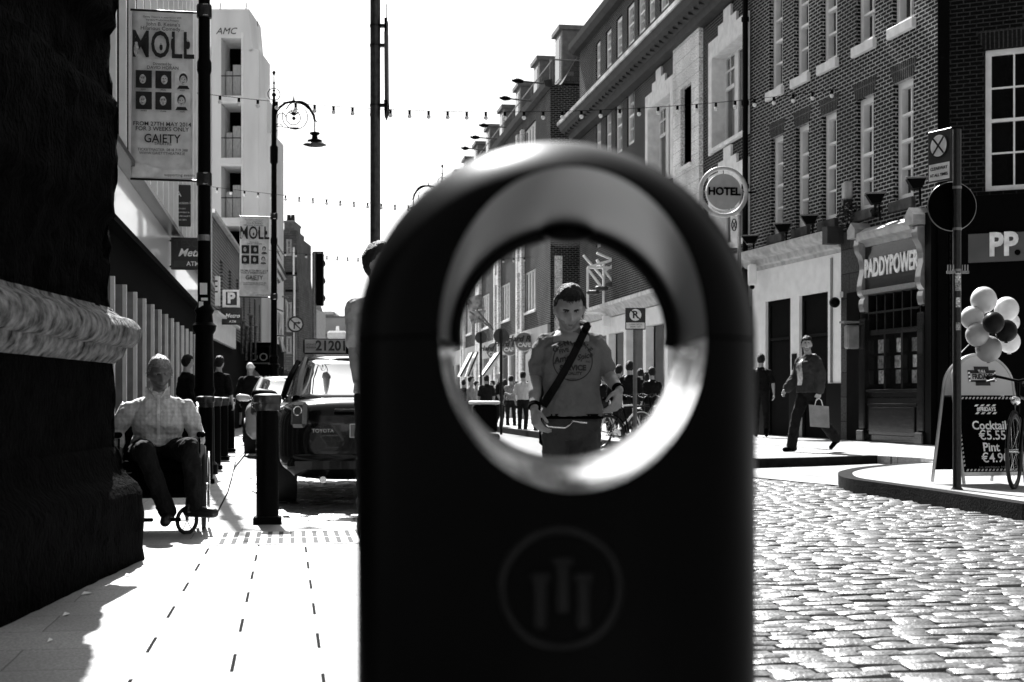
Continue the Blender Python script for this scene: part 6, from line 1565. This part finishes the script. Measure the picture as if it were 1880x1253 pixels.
# ---- the young man seen through the opening
Zm = 7.9; sm = F/Zm
mp_ = WP(1047, 736, Zm)
px2 = lambda px, py, y=0.0: ((px-1047)/sm, y, (736-py)/sm+.92)
Jm = {'neck': px2(1048, 602, .01), 'head': px2(1044, 569, -.09), 'chest': px2(1048, 655), 'waist': px2(1050, 728), 'pelvis': px2(1050, 775, .0),
      's+': px2(1094, 635, .0), 's-': px2(1001, 635, .0), 'e+': px2(1117, 688, .05), 'e-': px2(983, 692, .05), 'w+': px2(1133, 718, -.16), 'w-': px2(980, 751, -.14),
      'h+': px2(1072, 796), 'h-': px2(1026, 796), 'k+': (.085, -.10, .40), 'k-': (-.085, .06, .38), 'a+': (.13, .04, .085), 'a-': (-.10, .30, .12), 'f+': (.1, -1, 0), 'f-': (0, -1, -.4)}
TEE = cloth('grey_tshirt_cloth', .125, .12)
tm, P, HM, sh = person('young man in a grey printed T-shirt with dark bag strap, framed by the bin opening', (mp_.x, mp_.y, 0), -YAW, 1.75, Jm, TEE, .36, cloth('dark_grey_jeans', .04), 1.0, mat('skin_tanned', .24, .5, var=.15, vs=25), 'crop', HAIRD, .0052, face='down', hs=1.04, bulk=1.0, pitch=radians(26), yaw=radians(5), curl=.55,
    hemz=.835, palms={'-': ((.15, -.35, -.9), (.5, .3, 0)), '+': ((-.15, -.55, -.75), (-.7, .5, -.2))})
# printed text on the chest
s1 = 1/sm
def onchest(s, size, px, py, rot=0, **k):
    x, _, z = px2(px, py)
    o = text(s, size, tm, (x, -.3, z), mat('shirt_print', .018, .9), 'shirt_print', (pi/2, rot, 0), ext=0, **k)
    bake(o); return project(o, sh, -.6, .0025)
cpx, cpy = 1050, 665
for i, ch in enumerate('GENUINE'):
    a = radians(-48+i*16); onchest(ch, .038, cpx+42*sin(a), cpy+6-41*cos(a), rot=a, bold=.002)
onchest('FIVE', .030, 1034, 646, rot=radians(-12), bold=.001); onchest('Ameri', .046, 1034, 660, rot=radians(-14), bold=.002, shear=.3); onchest('Spice', .042, 1071, 656, rot=radians(-14), bold=.001, shear=.4)
onchest('SERVICE', .040, 1050, 677, bold=.002); onchest('QUALITY', .024, 1050, 687, bold=.001); onchest('INC', .016, 1078, 666); onchest('EST', .016, 1022, 668); onchest('AUTHENTIC', .012, 1050, 697)
for R_, w_ in ((35.5, .0028),):
    mb = MB(); vs = []; fs = []; n = 72
    for i in range(n):
        a = 2*pi*i/n
        for q in (R_*s1-w_, R_*s1+w_): vs.append((px2(cpx, 664)[0]+q*cos(a), -.3, px2(cpx, 664)[2]+q*sin(a)))
    for i in range(n): j = (i+1) % n; fs.append((2*i, 2*i+1, 2*j+1, 2*j))
    o = mb.add(vs, fs).build('shirt_print', mat('shirt_print', .018), tm); project(o, sh, -.6, .0025)
# cross-body bag : strap follows the chest
bt = thing('messenger_bag', 'dark cross-body bag worn by the young man, its strap running over his chest', 'bag', (mp_.x, mp_.y, 0), -YAW)
bvh = BVHTree.FromPolygons([v.co for v in sh.data.vertices], [tuple(p.vertices) for p in sh.data.polygons])
mb = MB(); vs = []; fs = []; n = 40
A_, B_ = Vector(px2(1078, 597)), Vector(px2(996, 746))
for i in range(n+1):
    f = i/n; c = A_.lerp(B_, f); c.x += .012*sin(f*pi); d = (B_-A_).normalized(); nr = Vector((-d.z, 0, d.x))*.021
    for sg_ in (-1, -.5, .5, 1):
        q = c+nr*sg_; h = bvh.ray_cast(Vector((q.x, -.8, q.z)), Vector((0, 1, 0)))
        y = h[0].y-.010 if h[0] is not None else (Vector(vs[-4]).y if len(vs) >= 4 else -.1)
        vs.append((q.x, max(y, -.25), q.z))
for i in range(n):
    for k_ in range(3): q = i*4+k_; fs.append((q, q+4, q+5, q+1))
st_ = mb.add(vs, fs).build('strap', mat('strap_webbing', .006, .8, spec=.1), bt); so = st_.modifiers.new('t', 'SOLIDIFY'); so.thickness = .005; so.offset = 0
mb = MB(); mb.tube([px2(1078, 597, -.05), px2(1070, 592, .04), px2(1050, 600, .12), px2(1000, 700, .16), px2(990, 748, .13)], .016, 8); mb.build('strap_back', mat('strap_webbing', .006), bt, smooth=True)
mb = MB(); mb.bbox((-.17, .14, .66), (.12, .24, .93), .02); mb.build('pouch', BLACKM, bt)
mb = MB(); pts = [px2(999, 770, -.15), px2(1002, 779, -.16), px2(1006, 783, -.16), px2(1036, 785, -.165), px2(1043, 780, -.165), px2(1049, 773, -.165), px2(1062, 775, -.16), px2(1075, 776, -.15)]
o = mb.tube(pts, .0045, 6).build('chain', CHROME, None, loc=(mp_.x, mp_.y, 0), rot=(0, 0, -YAW)); tag(o, 'pale looped cord hanging at the belt of the young man', 'cord')
for s_, c_ in (('-', BLACKM), ('+', BLACKM)):
    w_ = P['w'+s_]; e_ = P['e'+s_]; d = (w_-e_).normalized(); mb = MB(); mb.cyl(w_-d*.035, w_-d*.012, .034, .033, 16); mb.build('wrist_band', c_, tm, smooth=True)
mb = MB(); mb.loft([(P['pelvis']+Vector((0, 0, .018)), .176, .128), (P['pelvis']+Vector((0, 0, .045)), .174, .127)], 28, p=2.3); mb.build('belt', BLACKM, tm)

# ---- man in the wheelchair
Zw = 10.05; sw = F/Zw; wp_ = WP(292, 736, Zw)
q2 = lambda px, py, y=0.0: ((px-292)/sw, y, (736-py)/sw+.92)
Jw = {'pelvis': (-.02, .10, .56), 'waist': (-.01, .08, .66), 'chest': q2(290, 770, .02), 'neck': q2(290, 719, -.01), 'head': q2(293, 687, -.06),
      's+': q2(340, 752, .0), 's-': q2(240, 755, .0), 'e+': q2(358, 790, .02), 'e-': q2(216, 790, .04), 'w+': q2(367, 830, -.06), 'w-': q2(222, 838, -.10),
      'h+': (.10, .05, .55), 'h-': (-.12, .05, .55), 'k+': (.21, -.42, .60), 'k-': (-.09, -.42, .58), 'a+': (.25, -.36, .20), 'a-': (.06, -.32, .16), 'f+': (.92, -.45, .0), 'f-': (-.1, -1, -.1)}
SHIRTC = checkmat('checked_shirt_cloth', .78, .28, 34)
tw, P, HM, shw = person('fair haired man in a checked shirt sitting in the wheelchair on the left pavement', (wp_.x, wp_.y, 0), -YAW+radians(13), 1.75, {a: (Vector(b)/1.0 if a[0] != 'f' else b) for a, b in Jw.items()}, SHIRTC, .76, cloth('black_trousers', .008), 1.0, SKIND, 'short', HAIRL, .0062, shoes=mat('shoe_leather', .008, .4), face=True, hs=.98, bulk=1.06, pitch=radians(14), yaw=radians(14), loose=.002, hemz=.60, curl=.6,
    palms={'-': ((.1, -.3, -.9), (.8, .2, 0)), '+': ((-.05, -.25, -.95), (-.8, .3, 0))})
mb = MB()
for sx in (-1, 1):
    n_ = P['neck']; mb.add([n_+Vector((sx*.012, -.085, -.055)), n_+Vector((sx*.085, -.075, -.045)), n_+Vector((sx*.085, -.02, .035)), n_+Vector((sx*.060, -.06, .025))], [(0, 1, 2, 3)])
o = mb.build('collar', SHIRTC, tw); so = o.modifiers.new('t', 'SOLIDIFY'); so.thickness = .008
mb = MB()
for i in range(5): mb.cyl((.0, -.152+i*.0, .93-i*.065), (0, -.160, .93-i*.065), .006, n=8)
mb = MB(); vs = []; fs = []
for i in range(13):
    for q in (-.012, .012): vs.append((q, -.3, .96-i*.026))
for i in range(12): fs.append((2*i, 2*i+2, 2*i+3, 2*i+1))
project(mb.add(vs, fs).build('placket', cloth('placket_cloth', .7, .05), tw, smooth=True), shw, -.6, .006)
wc = thing('wheelchair', 'manual wheelchair with chromed rims carrying the man in the checked shirt', 'wheelchair', (wp_.x, wp_.y, 0), -YAW+radians(13))
for sx, x_ in ((-1, -.30), (1, .31)):
    mb = MB(); cc = Vector((x_, .12, .30))
    mb.tube([cc+Vector((sx*.02*0, .285*cos(a), .285*sin(a))) for a in [2*pi*i/48 for i in range(48)]], .016, 8, closed=True); w_ = mb.build('wheel', mat('tyre_rubber', .01), wc, smooth='all')
    mb = MB(); mb.tube([cc+Vector((sx*.035, .25*cos(a), .25*sin(a))) for a in [2*pi*i/48 for i in range(48)]], .009, 6, closed=True); mb.build('handrim', CHROME, w_, smooth='all')
    mb = MB(); mb.cyl(cc-Vector((.03, 0, 0)), cc+Vector((.03, 0, 0)), .03, n=12)
    for i in range(16): a = 2*pi*i/16; mb.tube([cc, cc+Vector((0, .28*cos(a), .28*sin(a)))], .0015, 4)
    mb.build('spokes', CHROME, w_)
    mb = MB(); mb.tube([(x_*.86, .38, .86), (x_*.86, .34, .9), (x_*.86, .30, .88), (x_*.86, .28, .45), (x_*.86, -.20, .42), (x_*.86, -.26, .35), (x_*.86, -.28, .22)], .012, 8); mb.tube([(x_*.86, .28, .15), (x_*.86, -.15, .17), (x_*.86, -.20, .42)], .012, 8); mb.build('side_frame', CHROME, wc, smooth=True)
    mb = MB(); mb.bbox((x_*.93-.03, -.12, .66), (x_*.93+.03, .24, .70), .012); mb.build('armrest', BLACKM, wc)
    mb = MB(); mb.box((x_*.90-.006, -.1, .46), (x_*.90+.006, .25, .655)); mb.build('side_guard', BLACKM, wc)
    mb = MB(); cx_ = x_*.62; q_ = radians(50); 
    mb.tube([(cx_+.085*cos(a)*sin(q_), -.30+.085*cos(a)*cos(q_), .095+.085*sin(a)) for a in [2*pi*i/24 for i in range(24)]], .014, 8, closed=True); cs = mb.build('caster', mat('tyre_rubber', .01), wc, smooth='all')
    mb = MB(); mb.tube([(cx_, -.30, .095), (cx_, -.28, .24)], .012, 6)
    for i in range(6): a = 2*pi*i/6; mb.tube([(cx_, -.30, .095), (cx_+.08*cos(a)*sin(q_), -.30+.08*cos(a)*cos(q_), .095+.08*sin(a))], .004, 4)
    mb.build('fork', GREYM, cs)
    mb = MB(); mb.tube([(x_*.70, -.26, .40), (x_*.66, -.42, .16)], .011, 6); mb.build('leg_hanger', CHROME, wc)
    mb = MB(); mb.bbox((x_*.30-.06, -.44, .10), (x_*.30+.06, -.34, .12), .008, M=None); mb.build('footplate', BLACK, wc)
mb = MB(); mb.bbox((-.25, -.22, .44), (.26, .26, .50), .02); mb.build('seat', BLACKM, wc)
mb = MB(); mb.bbox((-.24, -.16, .24), (.25, .24, .435), .03); mb.build('under_seat_bag', BLACKM, wc)
mb = MB(); mb.bbox((-.25, .27, .48), (.26, .30, .88), .012); mb.build('backrest', BLACKM, wc)

# ---- young man standing at the left edge of the bin (back view, pale T-shirt)
Zn = 8.9; sn = F/Zn; np_ = WP(703, 736, Zn)
WT = cloth('white_tshirt_cloth', .42, .06)
Jn = {'s-': (-.165, 0, 1.47), 's+': (.19, 0, 1.47), 'e-': (-.175, .01, 1.22), 'w-': (-.15, -.12, 1.02), 'neck': (0, 0, 1.57), 'head': (-.02, -.03, 1.745), 'chest': (0, 0, 1.38), 'waist': (0, 0, 1.10), 'pelvis': (0, 0, .96)}
person('young man in a pale T-shirt in profile, mostly hidden behind the left of the bin', (np_.x, np_.y, 0), -YAW, 1.78, Jn, WT, .40, cloth('black_jeans', .008), 1.0, None, 'short', HAIRD, .010, yaw=radians(62), hemz=.95, bulk=1.02, curl=.9, palms={'-': ((.3, -.6, -.6), (.6, .2, .2))})

# ---- walking man with paper bag and the man walking away, on the right footpath
wk = WP(1484, 830, F*.8/94); s_ = F/wk.length
Jk = {'h+': (.07, 0, .92), 'h-': (-.07, 0, .92), 'k+': (.10, .12, .53), 'a+': (.20, .46, .30) if False else (.12, .44, .20), 'k-': (-.09, -.16, .53), 'a-': (-.10, -.24, .085), 'f+': (0, -.75, -.65), 'e-': (-.25, -.02, 1.15), 'w-': (-.27, -.20, .95), 'e+': (.24, .04, 1.16), 'w+': (.22, .03, .92), 'head': (0, -.03, 1.63)}
tk, P, HMk, _ = person('smiling man in an open dark jacket walking left with a pale paper bag', (wk.x, wk.y, .12), radians(-62)-YAW, 1.80, Jk, cloth('dark_jacket_cloth', .03, .3), .95, cloth('black_walking_trousers', .007), 1.0, SKIN, 'short', HAIRD, .012, face=True, jacket=True, loose=.022, yaw=radians(52), hemz=.90)
mb = MB(); n = 14; vs = []; fs = []
for i in range(n+1):
    f = i/n; z_ = 1.46-f*.42; w_ = .03+.045*sin(f*2.6)
    for q in range(7): vs.append((-.02+w_*(q/3-1), -.3, z_))
for i in range(n):
    for q in range(6): a = i*7+q; fs.append((a, a+7, a+8, a+1))
project(mb.add(vs, fs).build('tshirt', cloth('pale_print_tshirt', .45, .7), tk, smooth=True), _, -.6, .004)
mb = MB(); mb.tube([(-.09, -.01, 1.46), (-.06, .07, 1.50), (.06, .08, 1.50), (.09, -.01, 1.46)], .035, 8); mb.build('hood', mat('pale_hood', .35, .9), tk, smooth=True)
bt = thing('paper_bag', 'pale paper carrier bag held by the smiling walking man', 'bag', (tk.matrix_basis @ Vector((.225, .02, .0))), radians(-15)-YAW)
bt.location.z = .12
mb = MB(); mb.prism([(-.13, .40), (.16, .38), (.15, .71), (-.15, .74)], -.05, .06, 0, 'y'); mb.build('bag_body', mat('paper_bag_pale', .22, .85, var=.2, vs=8, bump=1, bs=14, bd=.02), bt)
for y_ in (-.045, .045):
    mb = MB(); mb.tube([(-.06, y_, .72), (-.04, y_, .80), (0, y_*.4, .84), (.04, y_, .80), (.06, y_, .72)], .006, 6); mb.build('handle', PALE, bt)
aw = WP(1397, 803, F*.8/67)
Ja = {'k+': (.10, -.10, .52), 'a+': (.11, -.12, .085), 'k-': (-.10, .06, .50), 'a-': (-.12, .30, .16), 'f-': (0, -.8, -.5), 'w+': (.27, -.10, .93), 'e-': (-.25, .02, 1.15), 'w-': (-.27, .0, .92)}
ta, P, _, _ = person('man in a black T-shirt and dark trousers walking away beside the white shopfront', (aw.x, aw.y, .12), radians(168)-YAW, 1.82, Ja, cloth('black_tshirt_cloth', .006), .45, cloth('black_trousers', .008), 1.0, SKIN, 'short', HAIRD, .013)

# ---- pedestrians on the left pavement
def ped(label, px, py, Z, rz, H=1.75, shirt=None, sleeve=.9, hair='short', hairm=None, group=None, base=0, J=None, **k):
    c = WP(px, 736, Z); Jd = {'k+': (.10, -.08, .51), 'a+': (.10, -.02, .085), 'k-': (-.10, .02, .5), 'a-': (-.10, .14, .10)}
    Jd.update(J or {})
    return person(label, (c.x, c.y, base), rz, H, Jd, shirt, sleeve, None if 'legs' not in k else k.pop('legs'), k.pop('legcover', 1.0), k.pop('skin', None), hair, hairm, k.pop('vox', .016), group=group, **k)
DJ = cloth('black_jacket_cloth', .006)
ped('man in a white cap and long dark coat walking away towards the tattoo shop', 459, 0, 30.2, radians(165), 1.72, DJ, .95, 'cap', WHITE, jacket=True, hemz=.80, loose=.02)
ped('man with backlit short hair and a dark jacket beside the near lamp post', 402, 0, 24.5, radians(150), 1.68, DJ, .6, jacket=True, skin=SKIN)
ped('dark figure standing by the pilasters just behind the wheelchair man', 343, 0, 22, radians(120), 1.62, DJ, .9, jacket=True)
ped('woman with bare legs standing in the tattoo shop doorway', 437, 0, 48, radians(170), 1.55, DJ, .9, 'long', skirt=True, legcover=.3)
for k_, (px, Z_, c_) in enumerate(((478, 44, .02), (487, 46, .05), (499, 42, .3), (507, 50, .02))):
    ped(('first', 'second', 'third', 'last')[k_]+' small figure from the left in the group under the tattoo awning slats', px, 0, Z_, radians(20+k_*70), 1.66+.03*k_, cloth('crowd_cloth_%d' % k_, c_), .8, group='people outside the tattoo shop', vox=.025, fists=False)
# ---- the crowd seen through the opening
rnd = random.Random(4)
CG = 'people in the crowd seen through the bin'
ped('man in a light shirt at the far left of the crowd, seen in profile', 864, 0, 43, radians(85), 1.66, cloth('light_shirt_cloth', .30), .6, group=CG)
ped('broad man in a dark T-shirt seen from behind, second from the left in the crowd', 893, 0, 45, radians(178), 1.72, cloth('dark_tee_cloth', .015), .5, group=CG, bulk=1.15)
ped('woman with short white hair and a dark top facing right in the crowd', 917, 0, 44, radians(70), 1.76, DJ, .5, 'short', HAIRW, group=CG, J={'w+': (.15, -.30, 1.1), 'e+': (.23, -.08, 1.16)})
ped('person in a striped top and black trousers seen from behind', 938, 0, 46, radians(182), 1.72, stripes('striped_top', .4, .06, 9, 1.57), .45, group=CG)
ped('man in a white T-shirt just left of the walking man arm', 960, 0, 40, radians(160), 1.74, cloth('white_tee', .6, .05), .45, group=CG)
ped('person in a pale patterned top close behind the walking man arm', 990, 0, 38, radians(200), 1.62, cloth('patterned_cloth', .35, .8), .5, group=CG)
ped('left one of two men in dark tops right of the walking man', 1136, 0, 30.5, radians(150), 1.68, DJ, .9, group=CG)
ped('right one of two men in dark tops, his back to the no parking sign', 1156, 0, 29, radians(160), 1.72, DJ, .9, group=CG, bulk=1.1)
ped('dark figure near the right edge of the opening', 1197, 0, 30, radians(190), 1.62, DJ, .9, group=CG)

words = ('in a black top facing away', 'in a pale shirt facing left', 'in a grey top facing right', 'with long hair in a dark coat', 'in a white shirt facing away')
spots = ((851, 48, 0), (874, 52, 1), (905, 54, 2), (927, 56, 3), (949, 53, 4), (972, 50, 0), (1003, 46, 1), (1010, 58, 3), (1122, 44, 2), (1147, 40, 4), (1176, 36, 0), (1186, 42, 3), (1108, 38, 0), (982, 57, 2))
for i, (px, Z_, w_) in enumerate(spots):
    od = ('first', 'second', 'third', 'fourth', 'fifth', 'sixth', 'seventh', 'eighth', 'ninth', 'tenth', 'eleventh', 'twelfth', 'thirteenth', 'last')[sorted(q[0] for q in spots).index(px)]
    ped('%s from the left in the far crowd row, %s' % (od, words[w_]), px, 0, Z_, radians((180, 90, -80, 170, 185)[w_]+rnd.uniform(-15, 15)), rnd.uniform(1.6, 1.8), (DJ, cloth('light_shirt_cloth', .30), cloth('grey_top', .1), DJ, cloth('white_tee', .6))[w_], .6, 'long' if w_ == 3 else 'short', group=CG, vox=.024, fists=False)

# ---- scraps of litter beside the stone pier
for (px, py, w_, lab) in ((234, 1060, 10, 'white litter scrap farthest along the foot of the stone pier'), (158, 1094, 16, 'longest white litter scrap near the stone pier'), (120, 1133, 10, 'small white litter scrap in the shade, left on the near pavement'), (90, 1182, 7, 'tiny round pale scrap lowest on the shaded pavement')):
    c = G(px, py); s_ = c.length/F; o = MB()
    o.add([(-w_/2*s_, 0, .006), (w_/2*s_, .012, .012), (w_*.4*s_, .05, .008), (-w_*.35*s_, .04, .016)], [(0, 1, 2, 3)])
    o = o.build('paper_scrap', mat('litter_paper', .8, .8), None, loc=(c.x, c.y, 0)); tag(o, lab, 'litter', 'litter scraps by the stone pier'); so = o.modifiers.new('t', 'SOLIDIFY'); so.thickness = .002
